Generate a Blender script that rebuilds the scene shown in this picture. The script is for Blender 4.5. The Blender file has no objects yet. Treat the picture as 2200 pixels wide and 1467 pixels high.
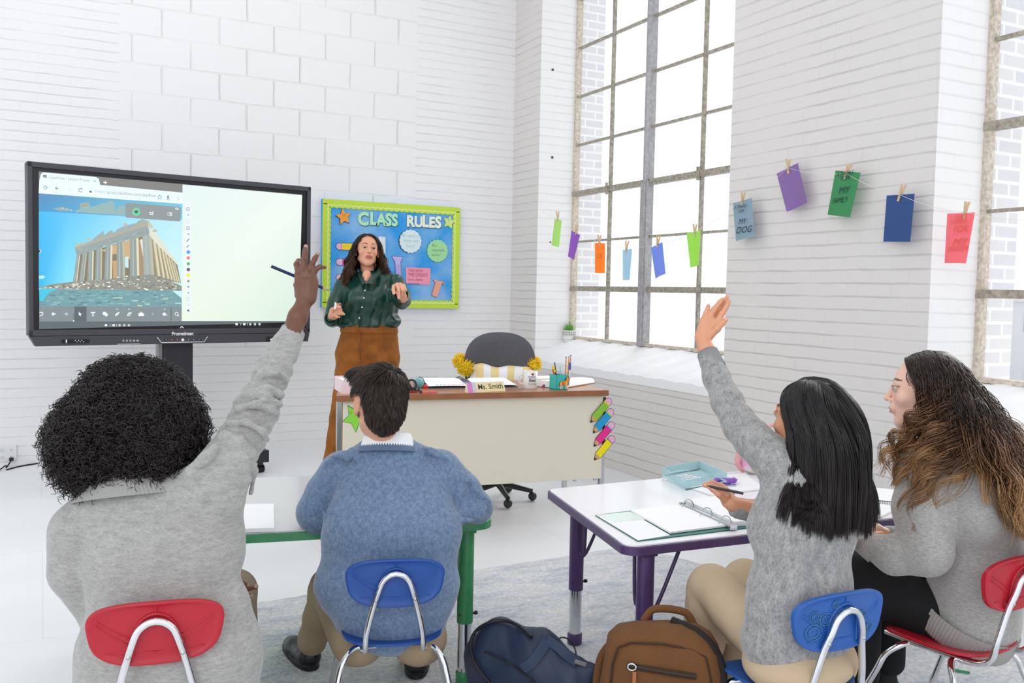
import bpy, bmesh, math, random
import numpy as np
from math import sin, cos, pi, radians, sqrt, atan2
from mathutils import Vector, Matrix
random.seed(7); rng = np.random.default_rng(11)
SC = bpy.context.scene
COL = SC.collection

# ---------------------------------------------------------------- camera (also used to survey real distances)
FOC = 1950.0; CAMH = 1.30
YAW, PITCH, ROLL = radians(27.5), radians(-3.17), radians(1.15)
FW = np.array([sin(YAW)*cos(PITCH), cos(YAW)*cos(PITCH), sin(PITCH)])
_r0 = np.array([cos(YAW), -sin(YAW), 0.]); _u0 = np.cross(_r0, FW)
RT = _r0*cos(ROLL)+_u0*sin(ROLL); UP = -_r0*sin(ROLL)+_u0*cos(ROLL)
CC = np.array([0, 0, CAMH])
def ray(x, y): return FW+RT*(x-1100)/FOC-UP*(y-733.5)/FOC
def atz(x, y, Z): return CC+ray(x, y)*Z
def onz(x, y, z): d = ray(x, y); return CC+d*((z-CAMH)/d[2])
def onx(x, y, X): d = ray(x, y); return CC+d*(X/d[0])
def ony(x, y, Y): d = ray(x, y); return CC+d*(Y/d[1])
def J(x, y, Z, rpx): return (atz(x, y, Z), rpx*Z/FOC)
cam_d = bpy.data.cameras.new('camera'); cam = bpy.data.objects.new('camera', cam_d); COL.objects.link(cam)
M = Matrix.Identity(4)
for i in range(3):
    M[i][0] = RT[i]; M[i][1] = UP[i]; M[i][2] = -FW[i]; M[i][3] = CC[i]
cam.matrix_world = M
cam_d.sensor_width = 36.0; cam_d.lens = 36.0*FOC/2200.0; cam_d.clip_start = 0.05; cam_d.clip_end = 200
SC.camera = cam

# ---------------------------------------------------------------- materials
MATS = {}
def srgb(c):
    if isinstance(c, str):
        c = c.lstrip('#'); c = [int(c[i:i+2], 16)/255 for i in (0, 2, 4)]
    return tuple((v/12.92 if v <= .04045 else ((v+.055)/1.055)**2.4) for v in c[:3])+(1,)
def mat(name, color='#808080', rough=.6, metal=0., bump=None, var=None, spec=.5, emit=0., trans=0., coat=0., sheen=0., attr=None, alpha=None, sss=0.):
    """bump=(scale,strength,dist)  var=(scale,amount[,stretch])  attr= name of a colour attribute used as base colour"""
    if name in MATS: return MATS[name]
    m = bpy.data.materials.new(name); m.use_nodes = True; MATS[name] = m
    nt = m.node_tree; b = nt.nodes['Principled BSDF']; L = nt.links.new
    c = srgb(color)
    b.inputs['Base Color'].default_value = c; b.inputs['Roughness'].default_value = rough; b.inputs['Metallic'].default_value = metal
    b.inputs['Specular IOR Level'].default_value = spec
    b.inputs['Coat Weight'].default_value = coat; b.inputs['Sheen Weight'].default_value = sheen
    if sss: b.inputs['Subsurface Weight'].default_value = sss; b.inputs['Subsurface Radius'].default_value = (.012, .005, .003); b.inputs['Subsurface Scale'].default_value = 1.0
    if emit:
        b.inputs['Emission Color'].default_value = c; b.inputs['Emission Strength'].default_value = emit
    tc = nt.nodes.new('ShaderNodeTexCoord')
    src = None
    if attr:
        a = nt.nodes.new('ShaderNodeAttribute'); a.attribute_name = attr; src = a.outputs['Color']
        L(src, b.inputs['Base Color'])
    if var:
        n = nt.nodes.new('ShaderNodeTexNoise'); n.inputs['Scale'].default_value = var[0]; n.inputs['Detail'].default_value = 4
        mp = nt.nodes.new('ShaderNodeMapping')
        if len(var) > 2: mp.inputs['Scale'].default_value = var[2]
        L(tc.outputs['Object'], mp.inputs['Vector']); L(mp.outputs['Vector'], n.inputs['Vector'])
        r = nt.nodes.new('ShaderNodeMapRange'); r.inputs['From Min'].default_value = .3; r.inputs['From Max'].default_value = .7
        r.inputs['To Min'].default_value = 1-var[1]; r.inputs['To Max'].default_value = 1+var[1]
        L(n.outputs['Fac'], r.inputs['Value'])
        mx = nt.nodes.new('ShaderNodeVectorMath'); mx.operation = 'SCALE'
        if src is not None: L(src, mx.inputs[0])
        else: mx.inputs[0].default_value = c[:3]
        L(r.outputs['Result'], mx.inputs['Scale']); L(mx.outputs[0], b.inputs['Base Color'])
    if bump:
        n = nt.nodes.new('ShaderNodeTexNoise'); n.inputs['Scale'].default_value = bump[0]; n.inputs['Detail'].default_value = 3
        L(tc.outputs['Object'], n.inputs['Vector'])
        bp = nt.nodes.new('ShaderNodeBump'); bp.inputs['Strength'].default_value = bump[1]; bp.inputs['Distance'].default_value = bump[2] if len(bump) > 2 else .002
        L(n.outputs['Fac'], bp.inputs['Height']); L(bp.outputs['Normal'], b.inputs['Normal'])
    if trans: b.inputs['Transmission Weight'].default_value = trans
    if alpha is not None: b.inputs['Alpha'].default_value = alpha
    return m

# ---------------------------------------------------------------- mesh builder
def npv(v): return np.asarray(v, float)
def unit(v): v = npv(v); return v/(np.linalg.norm(v)+1e-12)
def perp(d):
    a = np.array([0, 0, 1.]) if abs(d[2]) < .9 else np.array([1., 0, 0])
    u = unit(np.cross(a, d)); return u, np.cross(d, u)
class MB:
    def __init__(s): s.V = []; s.F = []; s.MI = []; s.SM = []; s.n = 0
    def add(s, V, F, mi=0, smooth=False):
        V = npv(V).reshape(-1, 3); s.V.append(V)
        for f in F: s.F.append([i+s.n for i in f]); s.MI.append(mi); s.SM.append(smooth)
        s.n += len(V); return s
    def box(s, c, size, R=None, mi=0, bev=0.0):
        c = npv(c); h = npv(size)/2
        if bev > 0:
            bev = min(bev, *(h*.95))
            bm = bmesh.new(); bmesh.ops.create_cube(bm, size=1)
            for v in bm.verts: v.co = Vector((v.co.x*2*h[0], v.co.y*2*h[1], v.co.z*2*h[2]))
            bmesh.ops.bevel(bm, geom=list(bm.edges), offset=bev, segments=2, affect='EDGES', profile=.5)
            V = np.array([v.co[:] for v in bm.verts]); bm.verts.index_update(); F = [[v.index for v in f.verts] for f in bm.faces]; bm.free()
        else:
            V = np.array([[x, y, z] for x in (-h[0], h[0]) for y in (-h[1], h[1]) for z in (-h[2], h[2])])
            F = [(0, 1, 3, 2), (4, 6, 7, 5), (0, 4, 5, 1), (2, 3, 7, 6), (0, 2, 6, 4), (1, 5, 7, 3)]
        if R is not None: V = V@npv(R).T
        return s.add(V+c, F, mi)
    def rings(s, R, closed=False, caps=True, mi=0, smooth=True):
        """R: list of rings (each k x 3)"""
        R = [npv(r) for r in R]; k = len(R[0]); V = np.concatenate(R); F = []
        m = len(R)
        for i in range(m if closed else m-1):
            a = i*k; b = ((i+1) % m)*k
            for j in range(k):
                j2 = (j+1) % k; F.append((a+j, a+j2, b+j2, b+j))
        s.add(V, F, mi, smooth)
        if caps and not closed:
            s.add(R[0], [list(range(k))[::-1]], mi, False); s.add(R[-1], [list(range(k))], mi, False)
        return s
    def tube(s, pts, r, n=10, closed=False, caps=True, mi=0, smooth=True, flat=None):
        pts = [npv(p) for p in pts]; m = len(pts)
        rr = r if hasattr(r, '__len__') else [r]*m
        rings = []; u = None
        for i in range(m):
            if closed: t = unit(pts[(i+1) % m]-pts[i-1])
            else: t = unit(pts[min(i+1, m-1)]-pts[max(i-1, 0)])
            if u is None: u, _ = perp(t)
            u = unit(u-t*np.dot(u, t)); v = np.cross(t, u)
            a = np.linspace(0, 2*pi, n, endpoint=False)
            rings.append(pts[i]+rr[i]*(np.outer(np.cos(a), u)+np.outer(np.sin(a), v)))
        return s.rings(rings, closed, caps, mi, smooth)
    def cyl(s, a, b, r, r2=None, n=20, mi=0, smooth=True, caps=True):
        return s.tube([a, b], [r, r if r2 is None else r2], n, mi=mi, smooth=smooth, caps=caps)
    def lathe(s, prof, c=(0, 0, 0), axis=(0, 0, 1), n=28, mi=0, caps=True, smooth=True):
        ax = unit(axis); u, v = perp(ax); c = npv(c); a = np.linspace(0, 2*pi, n, endpoint=False)
        return s.rings([c+ax*h+r*(np.outer(np.cos(a), u)+np.outer(np.sin(a), v)) for r, h in prof], caps=caps, mi=mi, smooth=smooth)
    def ball(s, c, r, R=None, nu=20, nv=12, mi=0):
        r = npv([r]*3 if not hasattr(r, '__len__') else r); V = [[0, 0, -1]]
        for i in range(1, nv):
            t = -pi/2+pi*i/nv
            V += [[cos(t)*cos(a), cos(t)*sin(a), sin(t)] for a in np.linspace(0, 2*pi, nu, endpoint=False)]
        V.append([0, 0, 1]); V = npv(V)*r; F = []
        for j in range(nu): F.append((0, 1+(j+1) % nu, 1+j))
        for i in range(nv-2):
            for j in range(nu):
                a = 1+i*nu; b = a+nu; F.append((a+j, a+(j+1) % nu, b+(j+1) % nu, b+j))
        t = len(V)-1; a = 1+(nv-2)*nu
        for j in range(nu): F.append((a+j, a+(j+1) % nu, t))
        if R is not None: V = V@npv(R).T
        return s.add(V+npv(c), F, mi, True)
    def prism(s, pts, fr, w0=0., th=.001, mi=0, holes=None):
        """flat outline pts (u,v) in frame fr, from height w0 to w0+th"""
        n = len(pts)
        a = npv([fr(p[0], p[1], w0) for p in pts]); b = npv([fr(p[0], p[1], w0+th) for p in pts])
        area = sum(pts[i][0]*pts[(i+1) % n][1]-pts[(i+1) % n][0]*pts[i][1] for i in range(n))
        idx = list(range(n))
        if area < 0: idx = idx[::-1]
        F = [[i+n for i in idx], [i for i in idx[::-1]]]
        for k in range(n):
            i, j = idx[k], idx[(k+1) % n]; F.append([i, j, j+n, i+n])
        return s.add(np.concatenate([a, b]), F, mi)
    def grid(s, G, mi=0, smooth=True, flip=False):
        G = npv(G); nu, nv = G.shape[:2]; F = []
        for i in range(nu-1):
            for j in range(nv-1):
                q = (i*nv+j, (i+1)*nv+j, (i+1)*nv+j+1, i*nv+j+1); F.append(q[::-1] if flip else q)
        return s.add(G.reshape(-1, 3), F, mi, smooth)
    def build(s, name, mats, parent=None, world=True, origin=None, **kw):
        V = np.concatenate(s.V) if s.V else np.zeros((0, 3))
        o = meshobj(name, V, s.F, mats, parent, world, origin, mi=s.MI, sm=s.SM); tag(o, **kw); return o
LOC = {}
def meshobj(name, V, F, mats, parent=None, world=True, origin=None, mi=None, sm=None):
    if not isinstance(mats, (list, tuple)): mats = [mats]
    V = npv(V)
    inv = None
    if parent is not None and world:
        inv = LOC[parent.name].inverted()
    elif parent is None and world:
        if origin is None:
            lo, hi = V.min(0), V.max(0); origin = ((lo[0]+hi[0])/2, (lo[1]+hi[1])/2, lo[2])
        inv = Matrix.Translation(Vector(origin)).inverted()
    if inv is not None:
        I = np.array(inv); V = V@I[:3, :3].T+I[:3, 3]
    me = bpy.data.meshes.new(name); me.from_pydata(V.tolist() if isinstance(F, list) else V, [], F if isinstance(F, list) else F.tolist())
    for m in mats: me.materials.append(m)
    if mi is not None and len(mi): me.polygons.foreach_set('material_index', mi)
    if sm is not None and len(sm): me.polygons.foreach_set('use_smooth', sm)
    me.update(); o = bpy.data.objects.new(name, me); COL.objects.link(o)
    if parent is not None: o.parent = parent; LOC[o.name] = LOC[parent.name].copy()
    else:
        if world: o.location = origin; LOC[o.name] = Matrix.Translation(Vector(origin))
        else: LOC[o.name] = Matrix.Identity(4)
    return o
def fastmesh(name, V, Q, mats, parent=None, origin=None, attr=None, smooth=True, mi=None, aname='tint'):
    """numpy quads -> mesh object, world coords"""
    V = np.ascontiguousarray(V, dtype=np.float32)
    if parent is not None: off = np.array(LOC[parent.name].translation)
    else: off = npv(origin)
    V = (V-off).astype(np.float32)
    me = bpy.data.meshes.new(name); nq, k = Q.shape
    me.vertices.add(len(V)); me.vertices.foreach_set('co', V.ravel())
    me.loops.add(nq*k); me.loops.foreach_set('vertex_index', np.ascontiguousarray(Q, dtype=np.int32).ravel())
    me.polygons.add(nq); me.polygons.foreach_set('loop_start', np.arange(0, nq*k, k, dtype=np.int32)); me.polygons.foreach_set('loop_total', np.full(nq, k, dtype=np.int32))
    if not isinstance(mats, (list, tuple)): mats = [mats]
    for m in mats: me.materials.append(m)
    if mi is not None: me.polygons.foreach_set('material_index', np.asarray(mi, dtype=np.int32))
    me.polygons.foreach_set('use_smooth', np.full(nq, smooth))
    me.update(calc_edges=True)
    if attr is not None:
        ca = me.color_attributes.new(aname, 'FLOAT_COLOR', 'POINT')
        c4 = np.ones((len(V), 4), dtype=np.float32); c4[:, :3] = attr; ca.data.foreach_set('color', c4.ravel())
    o = bpy.data.objects.new(name, me); COL.objects.link(o)
    if parent is not None: o.parent = parent; LOC[o.name] = LOC[parent.name].copy()
    else: o.location = origin; LOC[o.name] = Matrix.Translation(Vector(origin))
    return o
def tag(o, label=None, cat=None, group=None, kind=None):
    if label: o['label'] = label
    if cat: o['category'] = cat
    if group: o['group'] = group
    if kind: o['kind'] = kind
    return o
def thing(name, label, cat, loc=(0, 0, 0), rot=None, group=None):
    o = bpy.data.objects.new(name, None); COL.objects.link(o); o.empty_display_size = .1
    Mx = Matrix.Translation(Vector(loc))
    if rot is not None: Mx = Mx@(rot.to_4x4() if isinstance(rot, Matrix) else Matrix.Rotation(rot, 4, 'Z'))
    o.matrix_world = Mx; LOC[o.name] = Mx
    return tag(o, label, cat, group)
def dup(root, Mx, label=None, group=None, scale=None):
    r = root.copy(); COL.objects.link(r); r.matrix_world = Mx
    if label: r['label'] = label
    if group: r['group'] = group
    for ch in list(root.children):
        c = ch.copy(); COL.objects.link(c); c.parent = r
        for g in list(ch.children):
            d = g.copy(); COL.objects.link(d); d.parent = c
    return r
class Frame:
    """plane frame: u, v in metres on a surface, w along its normal"""
    def __init__(s, o, u, v):
        s.o = npv(o); s.u = unit(u); v = npv(v); s.v = unit(v-s.u*np.dot(v, s.u)); s.n = np.cross(s.u, s.v)
    def __call__(s, a, b, w=0.): return s.o+s.u*a+s.v*b+s.n*w
    def R(s): return np.stack([s.u, s.v, s.n], 1)
    def inv(s, p): d = npv(p)-s.o; return np.array([d@s.u, d@s.v, d@s.n])
def text_mesh(mb, txt, fr, u, v, size, mi=0, w=.0005, align='LEFT', sx=1., shear=0., rot=0., th=0.0, bold=0., wide=1.):
    cu = bpy.data.curves.new('t', 'FONT'); cu.body = txt; cu.size = 1; cu.align_x = align; cu.shear = shear; cu.offset = bold; cu.extrude = 0; cu.resolution_u = 3
    cu.space_character = wide
    ob = bpy.data.objects.new('t', cu)
    me = bpy.data.meshes.new_from_object(ob)
    V = np.array([x.co[:] for x in me.vertices]).reshape(-1, 3); F = [list(p.vertices) for p in me.polygons]
    bpy.data.objects.remove(ob); bpy.data.curves.remove(cu); bpy.data.meshes.remove(me)
    if len(V) == 0: return
    x = V[:, 0]*size*sx; y = V[:, 1]*size
    xr = x*cos(rot)-y*sin(rot); yr = x*sin(rot)+y*cos(rot)
    mb.add(fr.o+np.outer(u+xr, fr.u)+np.outer(v+yr, fr.v)+fr.n*w, F, mi)
def superell(a, b, e=3., n=40):
    t = np.linspace(0, 2*pi, n, endpoint=False)
    return [(a*np.sign(cos(x))*abs(cos(x))**(2/e), b*np.sign(sin(x))*abs(sin(x))**(2/e)) for x in t]
def bez(pts, n=10):
    """Catmull-Rom through pts"""
    p = [npv(q) for q in pts]; p = [2*p[0]-p[1]]+p+[2*p[-1]-p[-2]]; out = []
    for i in range(1, len(p)-2):
        for t in np.linspace(0, 1, n, endpoint=False):
            out.append(.5*((2*p[i])+(-p[i-1]+p[i+1])*t+(2*p[i-1]-5*p[i]+4*p[i+1]-p[i+2])*t*t+(-p[i-1]+3*p[i]-3*p[i+1]+p[i+2])*t**3))
    out.append(p[-2]); return out

# ---------------------------------------------------------------- signed-distance sculpting, meshed by surface nets
_sw = np.random.default_rng(5); _SD = _sw.normal(size=(14, 3)); _SD /= np.linalg.norm(_SD, axis=1)[:, None]; _SP = _sw.uniform(0, 6.28, 14); _SF = _sw.uniform(.7, 1.4, 14)
def wob(X, Y, Z, freq):
    s = 0
    for d, p, f in zip(_SD, _SP, _SF): s = s+np.sin((d[0]*X+d[1]*Y+d[2]*Z)*freq*f+p)
    return s/5.
class SDF:
    def __init__(s): s.pr = []
    def cap(s, A, B, k=.02, flat=None, sub=False):
        (a, ra), (b, rb) = A, B; a = npv(a); b = npv(b); sc = flat[1] if flat else 1.
        R = max(ra, rb)*max(1, sc); s.pr.append(('c', np.minimum(a, b)-R, np.maximum(a, b)+R, k, sub, (a, b, ra, rb, flat))); return s
    def chain(s, js, k=.02, flat=None):
        for i in range(len(js)-1): s.cap(js[i], js[i+1], k, flat)
        return s
    def ell(s, c, r, R=None, k=.02, sub=False):
        c = npv(c); r = npv(r); m = max(r); s.pr.append(('e', c-m, c+m, k, sub, (c, r, None if R is None else npv(R)))); return s
    def mesh(s, h, disp=None, dmax=0.):
        lo = np.min([p[1]-p[3] for p in s.pr if not p[4]], 0)-3*h-dmax; hi = np.max([p[2]+p[3] for p in s.pr if not p[4]], 0)+3*h+dmax
        n = np.ceil((hi-lo)/h).astype(int)+1
        F = np.full(n, 1., dtype=np.float32)
        ax = [lo[i]+h*np.arange(n[i]) for i in range(3)]
        for kind, a0, b0, k, sub, q in s.pr:
            m = k+3*h+dmax
            i0 = np.clip(np.floor((a0-m-lo)/h).astype(int), 0, n-1); i1 = np.clip(np.ceil((b0+m-lo)/h).astype(int)+1, 1, n)
            if np.any(i1 <= i0): continue
            X = ax[0][i0[0]:i1[0]][:, None, None].astype(np.float32); Y = ax[1][i0[1]:i1[1]][None, :, None].astype(np.float32); Z = ax[2][i0[2]:i1[2]][None, None, :].astype(np.float32)
            if kind == 'c':
                a, b, ra, rb, flat = q; ba = b-a; L2 = float(ba@ba)+1e-12
                dx, dy, dz = X-a[0], Y-a[1], Z-a[2]
                t = np.clip((dx*ba[0]+dy*ba[1]+dz*ba[2])/L2, 0, 1)
                qx, qy, qz = dx-t*ba[0], dy-t*ba[1], dz-t*ba[2]
                d2 = qx*qx+qy*qy+qz*qz
                if flat is not None:
                    fd, fs = npv(flat[0]), flat[1]; c = qx*fd[0]+qy*fd[1]+qz*fd[2]; d2 = d2-c*c*(1-1/(fs*fs))
                D = np.sqrt(np.maximum(d2, 0))-(ra+(rb-ra)*t)
            else:
                c, r, R = q; dx, dy, dz = X-c[0], Y-c[1], Z-c[2]
                if R is not None:
                    e = [dx*R[0, j]+dy*R[1, j]+dz*R[2, j] for j in range(3)]
                else: e = [dx, dy, dz]
                k0 = np.sqrt((e[0]/r[0])**2+(e[1]/r[1])**2+(e[2]/r[2])**2); k1 = np.sqrt((e[0]/r[0]**2)**2+(e[1]/r[1]**2)**2+(e[2]/r[2]**2)**2)
                D = k0*(k0-1)/(k1+1e-9)
            sl = F[i0[0]:i1[0], i0[1]:i1[1], i0[2]:i1[2]]
            if sub:
                D = -D; hh = np.maximum(k-np.abs(sl-D), 0)/max(k, 1e-6); sl[...] = np.maximum(sl, D)+hh*hh*k*.25
            else:
                hh = np.maximum(k-np.abs(sl-D), 0)/max(k, 1e-6); sl[...] = np.minimum(sl, D)-hh*hh*k*.25
        if disp is not None:
            I = np.nonzero(np.abs(F) < 3*h+dmax); F[I] += disp(ax[0][I[0]], ax[1][I[1]], ax[2][I[2]]).astype(np.float32)
        return surfnets(F, lo, h)
def surfnets(F, lo, h):
    S = F < 0; n = F.shape
    c = np.zeros((n[0]-1, n[1]-1, n[2]-1), dtype=np.int8)
    for i in (0, 1):
        for j in (0, 1):
            for k in (0, 1): c += S[i:n[0]-1+i, j:n[1]-1+j, k:n[2]-1+k]
    act = (c > 0) & (c < 8); idx = np.argwhere(act); m = len(idx)
    vid = np.full(act.shape, -1, dtype=np.int64); vid[tuple(idx.T)] = np.arange(m)
    acc = np.zeros((m, 3)); cnt = np.zeros(m)
    cor = [(i, j, k) for i in (0, 1) for j in (0, 1) for k in (0, 1)]
    fv = {q: F[idx[:, 0]+q[0], idx[:, 1]+q[1], idx[:, 2]+q[2]].astype(float) for q in cor}
    for a in cor:
        for x in range(3):
            if a[x] == 0:
                b = list(a); b[x] = 1; b = tuple(b); fa, fb = fv[a], fv[b]; cr = (fa < 0) != (fb < 0)
                t = np.where(cr, fa/np.where(cr, fa-fb, 1), 0); p = np.tile(np.array(a, float), (m, 1)); p[:, x] = t
                acc[cr] += p[cr]; cnt[cr] += 1
    V = lo+h*(idx+acc/np.maximum(cnt, 1)[:, None]); Q = []
    for x in range(3):
        y, z = (x+1) % 3, (x+2) % 3
        sa = [slice(None)]*3; sb = [slice(None)]*3; sa[x] = slice(0, -1); sb[x] = slice(1, None)
        E = S[tuple(sa)] != S[tuple(sb)]; e = np.argwhere(E)
        e = e[(e[:, y] > 0) & (e[:, z] > 0) & (e[:, y] < n[y]-1) & (e[:, z] < n[z]-1)]
        pos = S[tuple(e.T)]
        def vv(oy, oz):
            f = e.copy(); f[:, y] -= oy; f[:, z] -= oz; return vid[tuple(f.T)]
        q = np.stack([vv(1, 1), vv(0, 1), vv(0, 0), vv(1, 0)], 1); q[~pos] = q[~pos][:, ::-1]; Q.append(q)
    Q = np.concatenate(Q); Q = Q[(Q >= 0).all(1)]
    return V, Q
def relax(V, Q, it=1, lam=.5):
    for _ in range(it):
        A = np.zeros_like(V); c = np.zeros(len(V))
        for i in range(4):
            a, b = Q[:, i], Q[:, (i+1) % 4]
            np.add.at(A, a, V[b]); np.add.at(c, a, 1); np.add.at(A, b, V[a]); np.add.at(c, b, 1)
        V = V+lam*(A/np.maximum(c, 1)[:, None]-V)
    return V
def joinq(parts):
    Vs, Qs, n = [], [], 0
    for V, Q in parts: Vs.append(V); Qs.append(Q+n); n += len(V)
    return np.concatenate(Vs), np.concatenate(Qs)
def strands(P_, rad, n=3, taper=.5, tip=.15):
    """P_: (S,N,3) strand points -> tube quads"""
    S_, N = P_.shape[:2]
    T = np.gradient(P_, axis=1); T /= np.linalg.norm(T, axis=2, keepdims=True)+1e-9
    ref = np.array([.31, .22, .92]); U = np.cross(T, ref); U /= np.linalg.norm(U, axis=2, keepdims=True)+1e-9; W = np.cross(T, U)
    t = np.linspace(0, 1, N); r = rad*np.where(t < taper, 1, 1-(t-taper)/(1-taper)*(1-tip)) if not hasattr(rad, 'shape') else rad
    r = np.broadcast_to(r, (S_, N)) if r.ndim == 1 else r
    V = np.stack([P_+r[..., None]*(cos(a)*U+sin(a)*W) for a in np.arange(n)*2*pi/n], 2)  # S,N,n,3
    base = (np.arange(S_)*N*n)[:, None, None]; i = np.arange(N-1)[None, :, None]*n; j = np.arange(n)[None, None, :]; j2 = (j+1) % n
    Q = np.stack(np.broadcast_arrays(base+i+j, base+i+j2, base+i+n+j2, base+i+n+j), -1).reshape(-1, 4)
    return V.reshape(-1, 3), Q
# ================================================================ ROOM
XW, YB, XG = 3.75, 7.25, 4.11     # window wall, back wall, glazing plane
def brick_mat(name, base, mode, rough=.75, h=.203):
    """painted masonry; mode 'brick_x' (face normal +-X), 'brick_y' , 'back' (blocks with brick zones)"""
    m = bpy.data.materials.new(name); m.use_nodes = True; nt = m.node_tree; L = nt.links.new; N = nt.nodes.new
    b = nt.nodes['Principled BSDF']; b.inputs['Roughness'].default_value = rough
    g = N('ShaderNodeNewGeometry'); sp = N('ShaderNodeSeparateXYZ'); L(g.outputs['Position'], sp.inputs[0])
    def comb(a, c):
        x = N('ShaderNodeCombineXYZ'); L(a, x.inputs[0]); L(c, x.inputs[1])
        # wobble so courses are not ruler-straight
        n = N('ShaderNodeTexNoise'); n.inputs['Scale'].default_value = 5; n.inputs['Detail'].default_value = 4; L(g.outputs['Position'], n.inputs['Vector'])
        vm = N('ShaderNodeVectorMath'); vm.operation = 'MULTIPLY_ADD'; vm.inputs[1].default_value = (.014,)*3; L(n.outputs['Color'], vm.inputs[0]); L(x.outputs[0], vm.inputs[2]); return vm.outputs[0]
    def brick(vec, w, hh, ms, smooth=.6, off=.5):
        t = N('ShaderNodeTexBrick'); t.inputs['Scale'].default_value = 1; t.inputs['Brick Width'].default_value = w; t.inputs['Row Height'].default_value = hh
        t.inputs['Mortar Size'].default_value = ms; t.inputs['Mortar Smooth'].default_value = smooth; t.offset = off
        L(vec, t.inputs['Vector']); return t.outputs['Fac']
    X, Y, Z = sp.outputs
    def mth(op, a, c):
        q = N('ShaderNodeMath'); q.operation = op
        for i, v in enumerate((a, c)):
            if isinstance(v, (int, float)): q.inputs[i].default_value = v
            else: L(v, q.inputs[i])
        return q.outputs[0]
    def course(vec, hh, width):      # 1 along bed joints
        s_ = N('ShaderNodeSeparateXYZ'); L(vec, s_.inputs[0]); f = mth('FRACT', mth('DIVIDE', s_.outputs[1], hh), 0)
        d = mth('MULTIPLY', mth('ABSOLUTE', mth('SUBTRACT', f, .5), 0), 2*hh)     # hh at the joint
        r = N('ShaderNodeMapRange'); r.interpolation_type = 'SMOOTHSTEP'; r.inputs['From Min'].default_value = hh-width; r.inputs['From Max'].default_value = hh; L(d, r.inputs['Value']); return r.outputs[0]
    if mode in 'xy':
        v = comb(Y if mode == 'x' else X, Z); fac = mth('ADD', mth('MULTIPLY', course(v, .069, .02), .8), mth('MULTIPLY', brick(v, .21, .069, .006, 1.), .22))
    else:
        v = comb(X, Z); fb = mth('ADD', mth('MULTIPLY', course(v, .069, .018), .5), mth('MULTIPLY', brick(v, .21, .069, .005, 1.), .15))
        fk = mth('MULTIPLY', brick(v, .41, .208, .008, .6), mth('SUBTRACT', 1., mth('MULTIPLY', course(v, .208, .03), .7)))
        def lt(s, val, soft=.01):
            r = N('ShaderNodeMapRange'); r.inputs['From Min'].default_value = val-soft; r.inputs['From Max'].default_value = val+soft; L(s, r.inputs['Value']); return r.outputs[0]
        def mul(a, c):
            q = N('ShaderNodeMath'); q.operation = 'MULTIPLY'; L(a, q.inputs[0]); L(c, q.inputs[1]); return q.outputs[0]
        def inv(a):
            q = N('ShaderNodeMath'); q.operation = 'SUBTRACT'; q.inputs[0].default_value = 1; L(a, q.inputs[1]); return q.outputs[0]
        zone = mul(mul(lt(X, .52), inv(lt(X, 2.82))), lt(Z, .83))
        mx = N('ShaderNodeMix'); L(zone, mx.inputs['Factor']); L(fb, mx.inputs['A']); L(fk, mx.inputs['B']); fac = mx.outputs['Result']
    n2 = N('ShaderNodeTexNoise'); n2.inputs['Scale'].default_value = 22; n2.inputs['Detail'].default_value = 6; L(g.outputs['Position'], n2.inputs['Vector'])
    n3 = N('ShaderNodeTexNoise'); n3.inputs['Scale'].default_value = 3.1; n3.inputs['Detail'].default_value = 3; L(g.outputs['Position'], n3.inputs['Vector'])
    # mortar presence fades in and out under the thick paint
    fade = N('ShaderNodeMapRange'); fade.inputs['From Min'].default_value = .35; fade.inputs['From Max'].default_value = .6; fade.inputs['To Min'].default_value = .35; L(n3.outputs['Fac'], fade.inputs['Value'])
    mm = N('ShaderNodeMath'); mm.operation = 'MULTIPLY'; L(fac, mm.inputs[0]); L(fade.outputs[0], mm.inputs[1])
    ht = N('ShaderNodeMath'); ht.operation = 'MULTIPLY_ADD'; L(mm.outputs[0], ht.inputs[0]); ht.inputs[1].default_value = -1.
    ns = N('ShaderNodeMath'); ns.operation = 'MULTIPLY'; L(n2.outputs['Fac'], ns.inputs[0]); ns.inputs[1].default_value = .35; L(ns.outputs[0], ht.inputs[2])
    bp = N('ShaderNodeBump'); bp.inputs['Strength'].default_value = {'x': .55, 'y': .22, 'back': .7}[mode]; bp.inputs['Distance'].default_value = .008; L(ht.outputs[0], bp.inputs['Height']); L(bp.outputs[0], b.inputs['Normal'])
    # joints slightly darker, tiny nail holes
    c = srgb(base); dk = tuple(v*.86 for v in c[:3])+(1,)
    mc = N('ShaderNodeMix'); mc.data_type = 'RGBA'; mc.inputs['A'].default_value = c; mc.inputs['B'].default_value = dk; L(mm.outputs[0], mc.inputs['Factor'])
    vo = N('ShaderNodeTexVoronoi'); vo.inputs['Scale'].default_value = 2.3; vo.inputs['Randomness'].default_value = 1; L(g.outputs['Position'], vo.inputs['Vector'])
    hl = N('ShaderNodeMath'); hl.operation = 'LESS_THAN'; hl.inputs[1].default_value = .022; L(vo.outputs['Distance'], hl.inputs[0])
    mh = N('ShaderNodeMix'); mh.data_type = 'RGBA'; L(hl.outputs[0], mh.inputs['Factor']); L(mc.outputs['Result'], mh.inputs['A']); mh.inputs['B'].default_value = (.12, .1, .09, 1)
    L(mh.outputs['Result'], b.inputs['Base Color'])
    return m
m_back = brick_mat('painted_blocks', '#f1f0f0', 'back'); m_wx = brick_mat('painted_bricks_windows', '#dfdbd8', 'x'); m_rev = brick_mat('painted_reveal', '#f6f5f5', 'y')
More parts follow.
